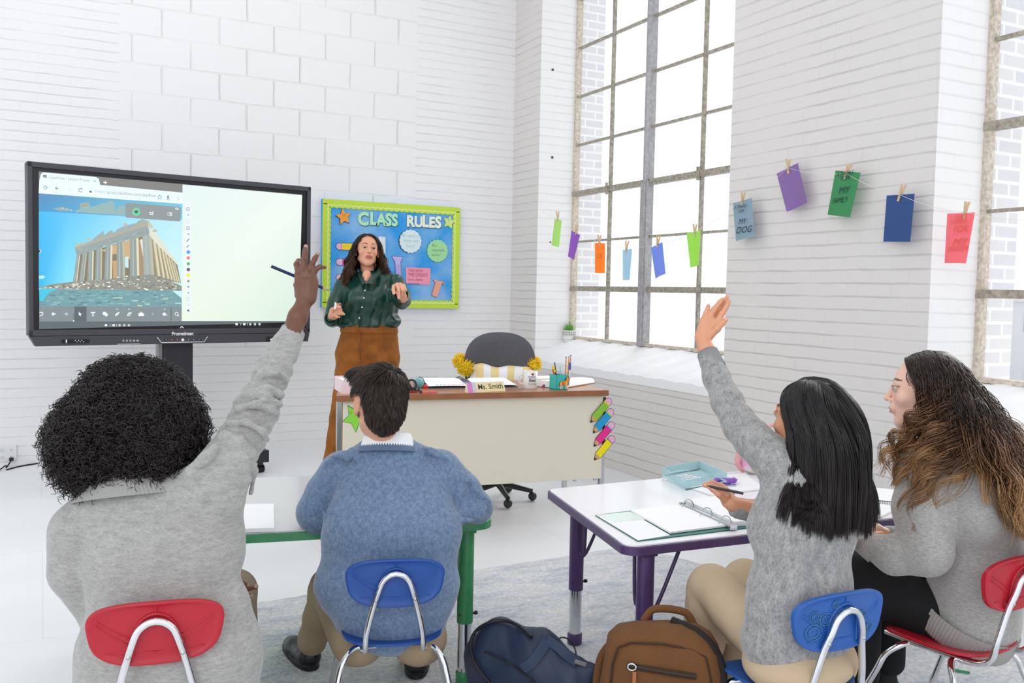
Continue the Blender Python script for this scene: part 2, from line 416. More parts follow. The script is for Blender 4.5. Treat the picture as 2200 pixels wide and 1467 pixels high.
m_ext = bpy.data.materials.new('glare_washed_outer_brick'); m_ext.use_nodes = True; _nt = m_ext.node_tree; _b = _nt.nodes['Principled BSDF']; _b.inputs['Roughness'].default_value = .9; _g = _nt.nodes.new('ShaderNodeNewGeometry'); _s = _nt.nodes.new('ShaderNodeSeparateXYZ'); _c = _nt.nodes.new('ShaderNodeCombineXYZ'); _k = _nt.nodes.new('ShaderNodeTexBrick')  # brick colours paled to carry the glare outside the panes
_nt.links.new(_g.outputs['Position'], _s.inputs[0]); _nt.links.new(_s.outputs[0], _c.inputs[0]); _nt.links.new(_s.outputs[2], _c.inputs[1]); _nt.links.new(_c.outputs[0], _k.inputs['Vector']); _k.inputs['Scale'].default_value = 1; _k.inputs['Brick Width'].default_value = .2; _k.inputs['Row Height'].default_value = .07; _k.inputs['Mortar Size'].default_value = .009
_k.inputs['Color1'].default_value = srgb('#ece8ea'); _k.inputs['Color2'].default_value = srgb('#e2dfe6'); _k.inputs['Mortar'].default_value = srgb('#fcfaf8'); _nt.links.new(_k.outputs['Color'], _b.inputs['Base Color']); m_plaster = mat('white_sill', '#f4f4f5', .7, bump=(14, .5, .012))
H_ = 4.6
def struct(mb, name, m, **kw): return mb.build(name, m, kind='structure', **kw)
# back wall
b = MB(); b.box((.0, YB+.15, H_/2), (8.6, .3, H_)); struct(b, 'wall_back', m_back)
# window wall: piers + wall below sills + lintels   (openings: y 4.36..6.775 and y .5..2.917, z .72..4.35)
Y1, Y2, Y3, Y4 = 6.775, 4.363, 2.917, .5
ZI, ZO, ZT = .72, .90, 4.3
def pier(y0, y1, name):
    b = MB(); b.box(((XW+XG+.25)/2, (y0+y1)/2, H_/2), (XG+.25-XW, y1-y0, H_)); return b
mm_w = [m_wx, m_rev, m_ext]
def wall_piece(mb, x0, x1, y0, y1, z0, z1):
    V = [(x, y, z) for x in (x0, x1) for y in (y0, y1) for z in (z0, z1)]
    mb.add(V, [(0, 1, 3, 2)], 0); mb.add(V, [(4, 6, 7, 5)], 2); mb.add(V, [(0, 4, 5, 1), (2, 3, 7, 6)], 1); mb.add(V, [(0, 2, 6, 4), (1, 5, 7, 3)], 1)
wb = MB()
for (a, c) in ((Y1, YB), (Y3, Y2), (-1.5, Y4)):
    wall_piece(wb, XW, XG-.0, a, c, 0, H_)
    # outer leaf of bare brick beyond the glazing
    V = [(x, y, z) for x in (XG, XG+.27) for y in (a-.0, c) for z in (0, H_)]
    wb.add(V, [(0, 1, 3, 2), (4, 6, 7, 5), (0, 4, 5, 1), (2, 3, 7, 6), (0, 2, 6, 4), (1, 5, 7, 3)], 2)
for (a, c) in ((Y2, Y1), (Y4, Y3)):
    wall_piece(wb, XW, XG+.27, a, c, 0, ZI-.02)
    wall_piece(wb, XW, XG+.27, a, c, ZT, H_)
struct(wb, 'wall_right', mm_w)
# sloped rough sills
for k, (a, c) in enumerate(((Y2, Y1), (Y4, Y3))):
    nu, nv = 14, 70; G = np.zeros((nu, nv, 3))
    for i in range(nu):
        for j in range(nv):
            t = i/(nu-1); y = a+(c-a)*j/(nv-1)
            G[i, j] = (XW-.004+t*(XG+.02-XW), y, ZI+(ZO-ZI)*min(1, t*1.16)**.85+.004*sin(y*23+t*9)+.003*sin(y*57+t*31))
    s = MB(); s.grid(G, flip=True)
    top = G[0]; low = top.copy(); low[:, 2] = ZI-.06; s.grid(np.stack([low, top]), flip=True)
    s.build('trim_%d' % (k+1), m_plaster, kind='structure')
# floor, painted white, with faint seams
m = bpy.data.materials.new('white_painted_floor'); m.use_nodes = True; nt = m.node_tree; L = nt.links.new; N = nt.nodes.new; bb = nt.nodes['Principled BSDF']
g = N('ShaderNodeNewGeometry'); t = N('ShaderNodeTexBrick'); t.inputs['Scale'].default_value = 1; t.inputs['Brick Width'].default_value = 1.22; t.inputs['Row Height'].default_value = 1.22; t.inputs['Mortar Size'].default_value = .0025
t.inputs['Color1'].default_value = srgb('#eeeff1'); t.inputs['Color2'].default_value = srgb('#ebedef'); t.inputs['Mortar'].default_value = srgb('#e0e2e4')
L(g.outputs['Position'], t.inputs['Vector']); n = N('ShaderNodeTexNoise'); n.inputs['Scale'].default_value = 2.2; n.inputs['Detail'].default_value = 6; L(g.outputs['Position'], n.inputs['Vector'])
r = N('ShaderNodeMapRange'); r.inputs['To Min'].default_value = .94; r.inputs['To Max'].default_value = 1.04; L(n.outputs['Fac'], r.inputs['Value'])
vm = N('ShaderNodeVectorMath'); vm.operation = 'SCALE'; L(t.outputs['Color'], vm.inputs[0]); L(r.outputs[0], vm.inputs['Scale']); L(vm.outputs[0], bb.inputs['Base Color'])
r2 = N('ShaderNodeMapRange'); r2.inputs['To Min'].default_value = .3; r2.inputs['To Max'].default_value = .5; L(n.outputs['Fac'], r2.inputs['Value']); L(r2.outputs[0], bb.inputs['Roughness'])
b = MB(); b.box((1.0, 2.9, -.05), (6.6+4, 10.8, .1)); struct(b, 'floor', m)
b = MB(); b.box((-.2, 2.9, H_+.05), (8.9, 9.4, .1)); struct(b, 'ceiling', mat('white_ceiling', '#f4f4f4', .9))

# windows: steel frames
m_steel = mat('weathered_steel', '#a59e90', .65, .2, var=(40, .35), bump=(120, .5, .002)); m_steel2 = mat('glare_lightened_steel', '#a9a7aa', .5, .1, var=(30, .2))  # mullion steel: window glare put into a lighter base colour
m_frame_old = mat('peeling_cream_paint', '#cdc3b4', .8, var=(45, .28), bump=(60, .8, .004))
gm = bpy.data.materials.new('window_glass'); gm.use_nodes = True; nt = gm.node_tree; L = nt.links.new; N = nt.nodes.new
for nd in list(nt.nodes): nt.nodes.remove(nd)
out = N('ShaderNodeOutputMaterial'); tr = N('ShaderNodeBsdfTransparent'); tr.inputs[0].default_value = (.97, .98, .98, 1); gl = N('ShaderNodeBsdfGlossy'); gl.inputs['Roughness'].default_value = .02
fr = N('ShaderNodeLayerWeight'); fr.inputs[0].default_value = .12; ms = N('ShaderNodeMixShader'); ms.inputs[0].default_value = .05; L(tr.outputs[0], ms.inputs[1]); L(gl.outputs[0], ms.inputs[2]); L(ms.outputs[0], out.inputs[0])
rows = [.90, 1.333, 1.735, 2.145, 2.56, 2.97, 3.38, 3.79, 4.2]
def window(name, ya, yb, mull, vbars):
    w = thing(name, None, None, ((XG), (ya+yb)/2, ZO)); w['kind'] = 'structure'
    f = MB(); x = XG
    f.box((x, ya+.014, (ZO+ZT)/2), (.05, .028, ZT-ZO)); f.box((x, yb-.014, (ZO+ZT)/2), (.05, .028, ZT-ZO)); f.box((x, (ya+yb)/2, ZO+.012), (.06, yb-ya, .024)); f.box((x, (ya+yb)/2, ZT-.02), (.06, yb-ya, .04))
    f.build('window_frame', m_frame_old, w)
    if mull:
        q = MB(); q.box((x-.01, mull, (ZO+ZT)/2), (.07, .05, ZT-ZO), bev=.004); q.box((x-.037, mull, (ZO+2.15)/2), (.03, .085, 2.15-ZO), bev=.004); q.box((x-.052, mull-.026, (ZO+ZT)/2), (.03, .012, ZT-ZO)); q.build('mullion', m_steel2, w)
    q = MB()
    for z in rows[1:-1]:
        hv = z in (1.333, 2.145)
        q.box((x-.005 if hv else x, (ya+yb)/2, z), (.05 if hv else .03, yb-ya, .042 if hv else .016))
    for y in vbars: q.box((x, y, (ZO+ZT)/2), (.028, .018, ZT-ZO))
    for y in vbars: q.cyl((x-.03, y+.01, 2.10), (x-.045, y-.01, 2.19), .012, n=8)
    q.build('glazing_bars', m_steel, w)
    ys = sorted([ya+.03, yb-.03]+list(vbars)+([mull] if mull else []))
    for i in range(len(ys)-1):
        for j in range(len(rows)-1):
            p = MB(); p.box((x+.006, (ys[i]+ys[i+1])/2, (rows[j]+rows[j+1])/2), (.004, ys[i+1]-ys[i]-.02, rows[j+1]-rows[j]-.018)); p.build('pane', gm, w)
window('window_1', Y2, Y1, 5.69, (6.22, 5.07))
window('window_2', Y4, Y3, None, (1.45, 2.2, .9))
# nail holes / rust stubs on the reveal: stub pipes
for (px, py) in ((1187, 150), (1186, 338), (1182, 520)):
    p = ony(px, py, Y1); b = MB(); b.cyl(p+[0, .004, 0], p+[0, -.008, 0], .010 if py < 400 else .006, n=10); b.build('wall_anchor', mat('rusty_iron', '#5a4335', .9), label={150: 'rusty bolt stub high on the white window reveal', 338: 'rusty bolt stub at middle height on the white window reveal', 520: 'small dark bolt stub low on the window reveal beside the green card'}[py], cat='bolt')
# distant buildings through the second window, haze painted into their pale colours
mbld = mat('haze_pale_concrete', '#cfcfd2', .9, var=(.3, .1)); mbld2 = mat('haze_pale_brick', '#cdbdb4', .9)
for (x, y, z, sx, sy, sz, mt, lb) in ((34, 20.5, 0, 6, 5, 1.3, mbld, 'low pale building far outside the right window'), (52, 28, 0, 6, 4.5, 3.2, mbld2, 'taller haze-paled brick building on the skyline outside the right window'), (44, 15, 0, 5, 6, 1.0, mbld, 'flat roofed pale shed farthest right outside the window')):
    t = thing('building', lb, 'building', (x, y, -3.5)); b = MB(); b.box((x, y, -3.5+(sz+3.5)/2), (sx, sy, sz+3.5)); b.build('walls', mt, t)
    b = MB(); b.box((x, y, sz+.1), (sx+.3, sy+.3, .2)); b.build('roof', mbld, t)
    for i in range(4):
        b = MB(); b.box((x-sx/2-.02, y-sy/2+sy*(i+.5)/4, sz*.45), (.06, sy/8, .7)); b.build('window', mat('far_glass', '#9aa0a8', .4), t)
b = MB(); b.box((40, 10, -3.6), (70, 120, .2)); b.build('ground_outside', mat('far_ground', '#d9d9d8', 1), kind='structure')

# rug
def rugmat():
    m = bpy.data.materials.new('mottled_rug'); m.use_nodes = True; nt = m.node_tree; L = nt.links.new; N = nt.nodes.new; b = nt.nodes['Principled BSDF']; b.inputs['Roughness'].default_value = 1; b.inputs['Sheen Weight'].default_value = .3
    g = N('ShaderNodeNewGeometry'); mp = N('ShaderNodeMapping'); mp.inputs['Rotation'].default_value = (0, 0, .5); mp.inputs['Scale'].default_value = (1, 2.6, 1); L(g.outputs['Position'], mp.inputs[0])
    n = N('ShaderNodeTexNoise'); n.inputs['Scale'].default_value = 3.4; n.inputs['Detail'].default_value = 10; n.inputs['Roughness'].default_value = .8; L(mp.outputs[0], n.inputs['Vector'])
    cr = N('ShaderNodeValToRGB'); e = cr.color_ramp.elements; e[0].position = .36; e[0].color = srgb('#a9b2c2'); e[1].position = .52; e[1].color = srgb('#dcdde2')
    q = cr.color_ramp.elements.new(.44); q.color = srgb('#c9cdd6'); q = cr.color_ramp.elements.new(.62); q.color = srgb('#e9e6e3')
    L(n.outputs['Fac'], cr.inputs[0])
    n2 = N('ShaderNodeTexNoise'); n2.inputs['Scale'].default_value = 70; n2.inputs['Detail'].default_value = 4; L(g.outputs['Position'], n2.inputs['Vector'])
    r = N('ShaderNodeMapRange'); r.inputs['From Min'].default_value = .3; r.inputs['From Max'].default_value = .7; r.inputs['To Min'].default_value = .78; r.inputs['To Max'].default_value = 1.1; L(n2.outputs['Fac'], r.inputs['Value'])
    vm = N('ShaderNodeVectorMath'); vm.operation = 'SCALE'; L(cr.outputs[0], vm.inputs[0]); L(r.outputs[0], vm.inputs['Scale']); L(vm.outputs[0], b.inputs['Base Color'])
    bp = N('ShaderNodeBump'); bp.inputs['Distance'].default_value = .01; bp.inputs['Strength'].default_value = .8; L(n2.outputs['Fac'], bp.inputs['Height']); L(bp.outputs[0], b.inputs['Normal']); return m
rp = [npv((.62, 3.72, 0)), npv((2.72, 3.80, 0)), npv((3.55, .9, 0)), npv((.72, .4, 0))]
nu, nv = 60, 60; G = np.zeros((nu, nv, 3))
for i in range(nu):
    for j in range(nv):
        s_, t_ = i/(nu-1), j/(nv-1); p = (rp[0]*(1-s_)+rp[1]*s_)*(1-t_)+(rp[3]*(1-s_)+rp[2]*s_)*t_
        e = min(s_, 1-s_, t_, 1-t_); p[2] = .011 if e > 0 else 0.001
        if e == 0: p[:2] += rng.normal(0, .004, 2)
        G[i, j] = p
b = MB(); b.grid(G, flip=True); b.build('area_rug', rugmat(), label='shaggy pale grey and blue mottled rug under the student tables', cat='rug')

# ---------------------------------------------------------------- light
W = bpy.data.worlds.new('sky'); SC.world = W; W.use_nodes = True; bg = W.node_tree.nodes['Background']; bg.inputs[0].default_value = (.93, .96, 1.0, 1); bg.inputs[1].default_value = 1.0
def area(name, loc, target, sx, sy, power, col=(1, 1, 1)):
    d = bpy.data.lights.new(name, 'AREA'); d.shape = 'RECTANGLE'; d.size = sx; d.size_y = sy; d.energy = power; d.color = col
    o = bpy.data.objects.new(name, d); COL.objects.link(o); o.location = loc; o.rotation_euler = (Vector(target)-Vector(loc)).to_track_quat('-Z', 'Y').to_euler(); return o
area('fill_behind', (-2.6, -2.2, 3.6), (1.6, 4.2, 1.0), 3.0, 2.4, 45, (1, 1, 1))  # added fill lamp behind the camera, standing in for unseen windows
area('fill_overhead', (.8, 5.0, 4.5), (.8, 5.2, 0), 3.5, 3.0, 22, (1, 1, 1))  # added overhead fill lamp, not a fixture of the room
d = bpy.data.lights.new('hazy_sun', 'SUN'); d.energy = 2.2; d.angle = radians(50); d.color = (1, .985, .96); o = bpy.data.objects.new('hazy_sun', d); COL.objects.link(o)
o.rotation_euler = Vector((-1, -.45, -.75)).to_track_quat('-Z', 'Y').to_euler()
SC.view_settings.view_transform = 'Standard'; SC.view_settings.look = 'None'; SC.view_settings.gamma = 1; SC.view_settings.use_curve_mapping = False; SC.view_settings.exposure = 0.40
# ================================================================ INTERACTIVE DISPLAY
def pf(fr, x, y, w=0.):
    """where the sight line through a surveyed image point meets the plane of frame fr"""
    d = ray(x, y); t = ((fr.o+fr.n*w-CC)@fr.n)/(d@fr.n); q = CC+d*t-fr.o; return (q@fr.u, q@fr.v)
TVF = Frame((-.06, 6.0, 0), (1.735, .30, 0), (0, 0, 1))
if TVF.n@FW > 0: pass
TV = thing('interactive_display', 'large black interactive touch display on a wheeled stand showing a temple ruin', 'display', tuple(TVF(.87, 0, 0)))
# frame normal must face the room
TVN = TVF.n*(1 if TVF.n@FW < 0 else -1)
SGN = 1 if TVF.n@FW < 0 else -1
m_bez = mat('display_housing', '#4a4a50', .45, .3); m_blk = mat('black_bezel', '#101114', .25); m_dk = mat('dark_metal', '#3b3b40', .4, .5); m_wht = mat('white_print', '#f2f2f2', .6)
u0, v1 = pf(TVF, 58, 346); u1, _ = pf(TVF, 667, 405); _, v0 = pf(TVF, 66, 722); _, vb = pf(TVF, 66, 744)
u0b = pf(TVF, 63, 700)[0]
def slab(mb, ua, ub, va, vb_, wf, wb, mi=0, bev=.006):
    mb.box(TVF((ua+ub)/2, (va+vb_)/2, SGN*(wf+wb)/2), (ub-ua, vb_-va, abs(wf-wb)), TVF.R(), mi, bev)
sx0, sy0 = pf(TVF, 83, 368); sx1, _ = pf(TVF, 649, 418); _, sv0 = pf(TVF, 84, 707)
b = MB(); slab(b, u0, u1, v0, v1, -.012, -.085); b.build('rear_housing', m_bez, TV)
b = MB()
for (a, c, d, e) in ((u0, u1, v1-.032, v1), (u0, u0+.026, v0, v1), (u1-.026, u1, v0, v1), (u0, u1, v0, v0+.036)): slab(b, a, c, d, e, .012, -.03, 0, .004)
b.build('outer_frame', m_bez, TV)
b = MB(); slab(b, u0+.024, u1-.024, v0+.03, v1-.03, -.004, -.03, 0, .002); b.build('glass_bezel', m_blk, TV)
b = MB()
P4 = [(u0+.004, v0-.002), (u1-.004, v0-.002), (u1-.015, vb), (u0+.035, vb)]
b.prism(P4, lambda a, c, w: TVF(a, c, SGN*w), -.05, .06); b.build('speaker_bar', m_bez, TV)
b = MB(); cu = [pf(TVF, x, y) for x, y in ((336, 724), (345, 735.5), (437, 734), (444, 723))]
b.prism(cu, lambda a, c, w: TVF(a, c, SGN*w), .008, .006, 0)
b.tube([TVF(*q, SGN*.015) for q in cu], .0022, 6, mi=1)
for k, (x, c) in enumerate(((355.5, 2), (367.5, 3), (379, 3), (391, 1), (403, 4), (414.5, 4), (426, 2), (434, 2))):
    q = pf(TVF, x, 729.5); b.cyl(TVF(*q, SGN*.013), TVF(*q, SGN*.0165), .009, n=14, mi=2 if c == 2 else c)
    b.cyl(TVF(*q, SGN*.016), TVF(*q, SGN*.0172), .0045 if c == 1 else .003, n=8, mi=1)
b.build('control_panel', [m_bez, m_wht, mat('button_black', '#14151f', .3), mat('button_red', '#54211d', .3), mat('button_teal', '#153746', .3)], TV)
b = MB(); q = pf(TVF, 391, 717); text_mesh(b, 'Promethean', TVF, q[0], q[1]-.008, .031, 0, SGN*.0135, 'CENTER', .9, bold=.02); b.build('maker_name', m_wht, TV)
b = MB(); x0, y0 = pf(TVF, 132, 737); x1, y1 = pf(TVF, 191, 728)
slab(b, x0, x1, y0, y1, .02, -.01, 0, .004)
for i in range(6): q = pf(TVF, 160+3.6*i, 732+(1.8 if i % 2 else -1.5)); b.cyl(TVF(*q, SGN*.0195), TVF(*q, SGN*.0215), .0028, n=6, mi=1)
q = pf(TVF, 141, 732.5); b.box(TVF(*q, SGN*.0205), (.006, .02, .002), TVF.R(), 1); b.build('remote_cradle', [m_blk, m_wht], TV)
b = MB()
for i in range(5): q = pf(TVF, 264+7.6*i, 731.5); b.box(TVF(*q, SGN*.0115), (.014 if i > 2 else .01, .012, .003), TVF.R(), 0)
x0, y0 = pf(TVF, 251, 739); x1, _ = pf(TVF, 300, 739); b.box(TVF((x0+x1)/2, y0, SGN*.012), (x1-x0, .005, .004), TVF.R(), 0)
b.build('ports', mat('port_grey', '#b9b9bc', .4, .6), TV)
b = MB(); x0, y0 = pf(TVF, 571, 734.5); x1, y1 = pf(TVF, 612, 722.5); slab(b, x0, x1, y0, y1, .02, -.01, 0, .004); q = pf(TVF, 588, 729); b.ball(TVF(*q, SGN*.02), (.035, .010, .006), TVF.R(), mi=1); b.build('pen_tray', [m_blk, m_wht], TV)
# stand
cxu = (pf(TVF, 352, 760, -SGN*.12)[0]+pf(TVF, 409, 760, -SGN*.12)[0])/2
b = MB(); b.box(TVF(cxu, .52, -SGN*.13), (.19, .95, .07), TVF.R(), bev=.006); b.box(TVF(cxu-.115, .60, -SGN*.12), (.03, .8, .05), TVF.R(), mi=1, bev=.004); b.build('column', [m_dk, mat('stand_alu', '#8d8d90', .35, .8)], TV)
ft = onz(583, 1015, .0); fu = TVF.inv(ft)
b = MB(); zf = .12
for du, dw in ((fu[0]-cxu-.02, fu[2]-SGN*.03), (-(fu[0]-cxu), fu[2]-SGN*.03), (fu[0]-cxu-.02, -SGN*.36), (-(fu[0]-cxu), -SGN*.36)):
    p0 = TVF(cxu, zf, -SGN*.13); p1 = TVF(cxu+du, zf, dw); L_ = np.linalg.norm(p1-p0); d = (p1-p0)/L_
    R = np.stack([d, np.cross([0, 0, 1], d), [0, 0, 1]], 1); b.box((p0+p1)/2, (L_, .085, .085), R, bev=.005)
b.box(TVF(cxu, zf, -SGN*.13), (.24, .09, .16), TVF.R(), bev=.004); b.build('base_frame', m_dk, TV)
for du, dw in ((fu[0]-cxu-.06, fu[2]-SGN*.05), (-(fu[0]-cxu)+.04, fu[2]-SGN*.05), (fu[0]-cxu-.06, -SGN*.33), (-(fu[0]-cxu)+.04, -SGN*.33)):
    p = TVF(cxu+du, 0, dw); b = MB(); b.cyl(p+[0, 0, .05], p+[0, 0, .08], .02, n=12); b.cyl(p+TVF.u*-.022+[0, 0, .027], p+TVF.u*.022+[0, 0, .027], .027, n=16); b.build('caster', m_blk, TV)

# --- what the screen shows: one emissive picture layer per window
scm = bpy.data.materials.new('lit_screen'); scm.use_nodes = True; nt = scm.node_tree; pb = nt.nodes['Principled BSDF']; at = nt.nodes.new('ShaderNodeAttribute'); at.attribute_name = 'tint'
nt.links.new(at.outputs['Color'], pb.inputs['Emission Color']); pb.inputs['Emission Strength'].default_value = .82; pb.inputs['Base Color'].default_value = (.02, .02, .02, 1); pb.inputs['Roughness'].default_value = .3
class Layer:
    def __init__(s): s.V = []; s.F = []; s.C = []; s.n = 0; s.k = 0
    def poly(s, px, col, pts=None):
        """px: image points on the screen; col one colour or one per point"""
        s.k += 1; w = SGN*(.0005+.00002*s.k)
        uv = [pf(TVF, *q) for q in px] if pts is None else pts
        V = [TVF(a, c, w) for a, c in uv]
        ar = sum(uv[i][0]*uv[(i+1) % len(uv)][1]-uv[(i+1) % len(uv)][0]*uv[i][1] for i in range(len(uv)))
        f = list(range(s.n, s.n+len(V)))
        s.F.append(f if (ar > 0) == (SGN > 0) else f[::-1]); s.V += V; s.n += len(V)
        cs = [srgb(c)[:3] for c in col] if isinstance(col, list) else [srgb(col)[:3]]*len(V)
        s.C += cs; return s
    def disc(s, x, y, r, col, n=20, ry=None):
        return s.poly([(x+r*cos(a), y+(ry or r)*sin(a)) for a in np.linspace(0, 2*pi, n, endpoint=False)], col)
    def line(s, pts, wd, col):
        for a, c in zip(pts[:-1], pts[1:]):
            a = npv(a); c = npv(c); d = c-a; d /= np.linalg.norm(d)+1e-9; q = npv((-d[1], d[0]))*wd/2
            s.poly([a+q, c+q, c-q, a-q], col)
        return s
    def text(s, t, x, y, size, col, x1=None):
        s.k += 1; mb = MB(); u, v = pf(TVF, x, y); text_mesh(mb, t, TVF, u, v, size, 0, SGN*(.0005+.00002*s.k))
        V = np.concatenate(mb.V)
        if x1 is not None:
            uu = (V-TVF.o)@TVF.u; k = (pf(TVF, x1, y)[0]-u)/(uu.max()-uu.min()); V = V+np.outer((uu-u)*(k-1), TVF.u)
        for f in mb.F: s.F.append([i+s.n for i in f])
        s.V += list(V); s.n += len(V); s.C += [srgb(col)[:3]]*len(V); return s
    def build(s, name, parent, label=None):
        o = meshobj(name, npv(s.V), s.F, scm, parent); ca = o.data.color_attributes.new('tint', 'FLOAT_COLOR', 'POINT')
        c4 = np.ones((s.n, 4), dtype=np.float32); c4[:, :3] = npv(s.C); ca.data.foreach_set('color', c4.ravel()); tag(o, label); return o
A = lambda x, y: (60+x/6.111, 340+y/6.111)
B = lambda x, y: (60+x/6.111, 560+y/6.111)
scr = Layer(); scr.poly([(83, 368), (649, 418), (641, 692), (84, 707)], '#59646a'); screen = scr.build('screen', TV)
pg = Layer(); pg.k = 4
pg.poly([(392, 396), (649, 419), (642, 690), (390, 690)], ['#dcebea', '#e6efe9', '#d3e6d6', '#e3eee0'])
pg.poly([(399, 434), (404, 428), (410, 434), (410, 668), (405, 676), (399, 668)], '#e4ecf2')
for y, c, r in ((449, '#7d8288', 3), (462, '#b5bbc0', 2), (476, '#d0d4d6', 3), (490, '#7b8084', 3), (503, '#83888c', 1.6), (516, '#5b6064', 2.4), (529, '#7b8084', 2.4), (541.5, '#3f9be6', 4), (554, '#ef7468', 3.6), (566.5, '#53bb62', 3.6), (579, '#5a5a5c', 3.8), (591.5, '#e9e533', 4), (604, '#8c9190', 2.8), (616, '#8f9496', 2.2), (629, '#a9aeb0', 2), (642, '#c5cacc', 3), (654, '#c3c8ca', 1.5), (667, '#777c80', 2.6)):
    if r in (2.4,): pg.line([(401, y+3), (406, y-3)], 1.6, c)
    elif r == 3: pg.line([(401, y-3), (406.5, y-3), (406.5, y+3), (401, y+3), (401, y-3)], 1.1, c)
    else: pg.disc(404.5-.0, y, r, c)
pg.build('whiteboard_page', TV, 'blank pale green digital whiteboard page with a slim tool column')
br = Layer(); br.k = 4
br.poly([(83, 368), (392, 396), (392, 414), (83, 388)], '#7d7d7b')
br.poly([A(150, 290), A(170, 205), A(200, 185), A(890, 245), A(930, 270), A(950, 350), A(2030, 450), A(2030, 600), A(140, 460)], '#e2f2f6')
br.poly([(100, 376), (93, 375.5), (93, 381), (101, 382)], '#3b4a4a'); br.line([(95, 381), (97, 377), (100, 381.5)], .9, '#e2f2f6')
br.text('ClassFlow - Lesson Presen', 105, 383.5, .026, '#9aa3a8', 192); br.line([(201, 387), (206, 391)], .9, '#9aa3a8'); br.line([(206, 387), (201, 391)], .9, '#9aa3a8')
br.line([(222, 391.5), (230, 392.5)], 1.6, '#f4f6f6'); br.line([(226, 388.5), (226, 395.5)], 1.6, '#f4f6f6')
br.line([(93, 402), (97.5, 398), (102, 403), (100, 403), (100, 406), (95, 405.5), (95, 402)], 1, '#5f6a70')
br.line([(127, 405), (119, 404)], 1.1, '#5f6a70'); br.line([(123, 400.5), (119, 404), (122.5, 408)], 1.1, '#5f6a70'); br.line([(148, 403), (151, 406), (148, 409)], 1, '#c6d2d6')
br.line([(175.5, 405.5), (172, 404), (169, 407), (169.5, 411), (173, 412.5), (176, 410)], 1.1, '#5f6a70'); br.line([(174, 406), (176.5, 406.5), (176, 403.5)], 1.1, '#5f6a70')
br.poly([(192, 409.5), (197, 410), (197, 414), (192, 413.5)], '#5f6a70')
br.text('https://', 204, 413.5, .028, '#b6bfc4', 229); br.text('prod.classflow.com/classflow', 230.5, 415.8, .028, '#8e989d', 334)
br.line([(343, 418), (344.5, 422), (348, 422.3), (345.5, 425), (346, 428), (343, 426.3), (340, 427.5), (340.5, 424.3), (338.5, 421.6), (341.5, 421.6), (343, 418)], .8, '#5f6a70')
br.poly([(359.5, 420), (362, 420), (362, 424), (364, 424.2), (360.8, 427), (358, 423.8), (359.5, 424)], '#5f6a70'); br.line([(358, 428.4), (364, 429)], .9, '#5f6a70')
for y in (422.5, 425.5, 428.5): br.disc(382, y, .8, '#5f6a70', 8)
br.build('browser_bar', TV, 'pale browser bar with tab and web address')
pc = Layer(); pc.k = 4
# upper strip of the page background
pc.poly([A(140, 462), A(2028, 602), A(2026, 810), A(142, 690)], ['#4f86b4', '#6fc6dc', '#6fc6dc', '#3f93c9'])
pc.poly([A(330, 660), A(440, 640), A(480, 650), A(560, 668), A(610, 692), A(400, 686)], '#97a7a5')
for x in (450, 500, 560, 630): pc.poly([A(x, 640+(x-450)*.3), A(x+14, 655+(x-450)*.3), A(x+6, 668+(x-450)*.25)], '#dfeaf0')
pc.poly([A(630, 690), A(690, 660), A(680, 600), A(790, 570), A(825, 640), A(900, 620), A(1080, 560), A(1135, 560), A(1150, 700), A(1200, 620), A(1280, 625), A(1275, 748), A(900, 722), A(640, 706)], '#8fb0b0')
pc.poly([A(690, 615), A(790, 572), A(800, 600), A(770, 630), A(695, 640)], '#9d9f8d')
# main picture sky, four bands of blue paling to the right
xs = [142, 500, 900, 1300, 1700, 2024]; top = ['#35b3ee', '#57c0f2', '#78ccf3', '#97d9f6', '#aee2f7', '#b9e6f6']; bot = ['#27b4ea', '#7fdcf4', '#a6e6f4', '#bdeaf4', '#c6edf5', '#cbeef5']
for i in range(5):
    ya, yb = 692+(xs[i]-142)*.062, 692+(xs[i+1]-142)*.062
    pc.poly([A(xs[i], ya), A(xs[i+1], yb), B(xs[i+1], 390), B(xs[i], 390)], [top[i], top[i+1], bot[i+1], bot[i]])
pc.poly([B(143, 200), B(200, 190), B(230, 215), B(190, 240), B(144, 235)], '#a7e4f2')
# temple: dark inside, then entablature, columns
pc.poly([A(640, 1270), A(1590, 1000), B(1640, 200), B(1100, 240), B(590, 285)], '#7f7560')
pc.poly([A(960, 1210), A(1180, 1120), A(1370, 1060), A(1370, 1350), A(1230, 1250), A(1100, 1260)], '#c9a878')
pc.poly([B(1110, 0), B(1200, 0), B(1195, 230), B(1120, 230)], '#c79d6e'); pc.poly([A(1270, 1290), A(1320, 1290), A(1320, 1440), A(1275, 1430)], '#bfe2ec'); pc.poly([A(1440, 1080), A(1530, 1030), B(1550, 190), B(1450, 200)], '#a58a6d'); pc.poly([A(1470, 1070), A(1510, 1060), A(1540, 1290), A(1510, 1290)], '#dde0d2')
pc.poly([A(1590, 1010), A(1960, 1380), B(2010, 300), B(1640, 210)], '#8b8370')
tops = [(662, 1275), (745, 1250), (830, 1215), (935, 1180), (1065, 1130), (1215, 1095), (1395, 1045), (1560, 1000)]
bots = [(618, 282), (702, 278), (815, 270), (925, 255), (1050, 245), (1220, 230), (1400, 215), (1590, 195)]
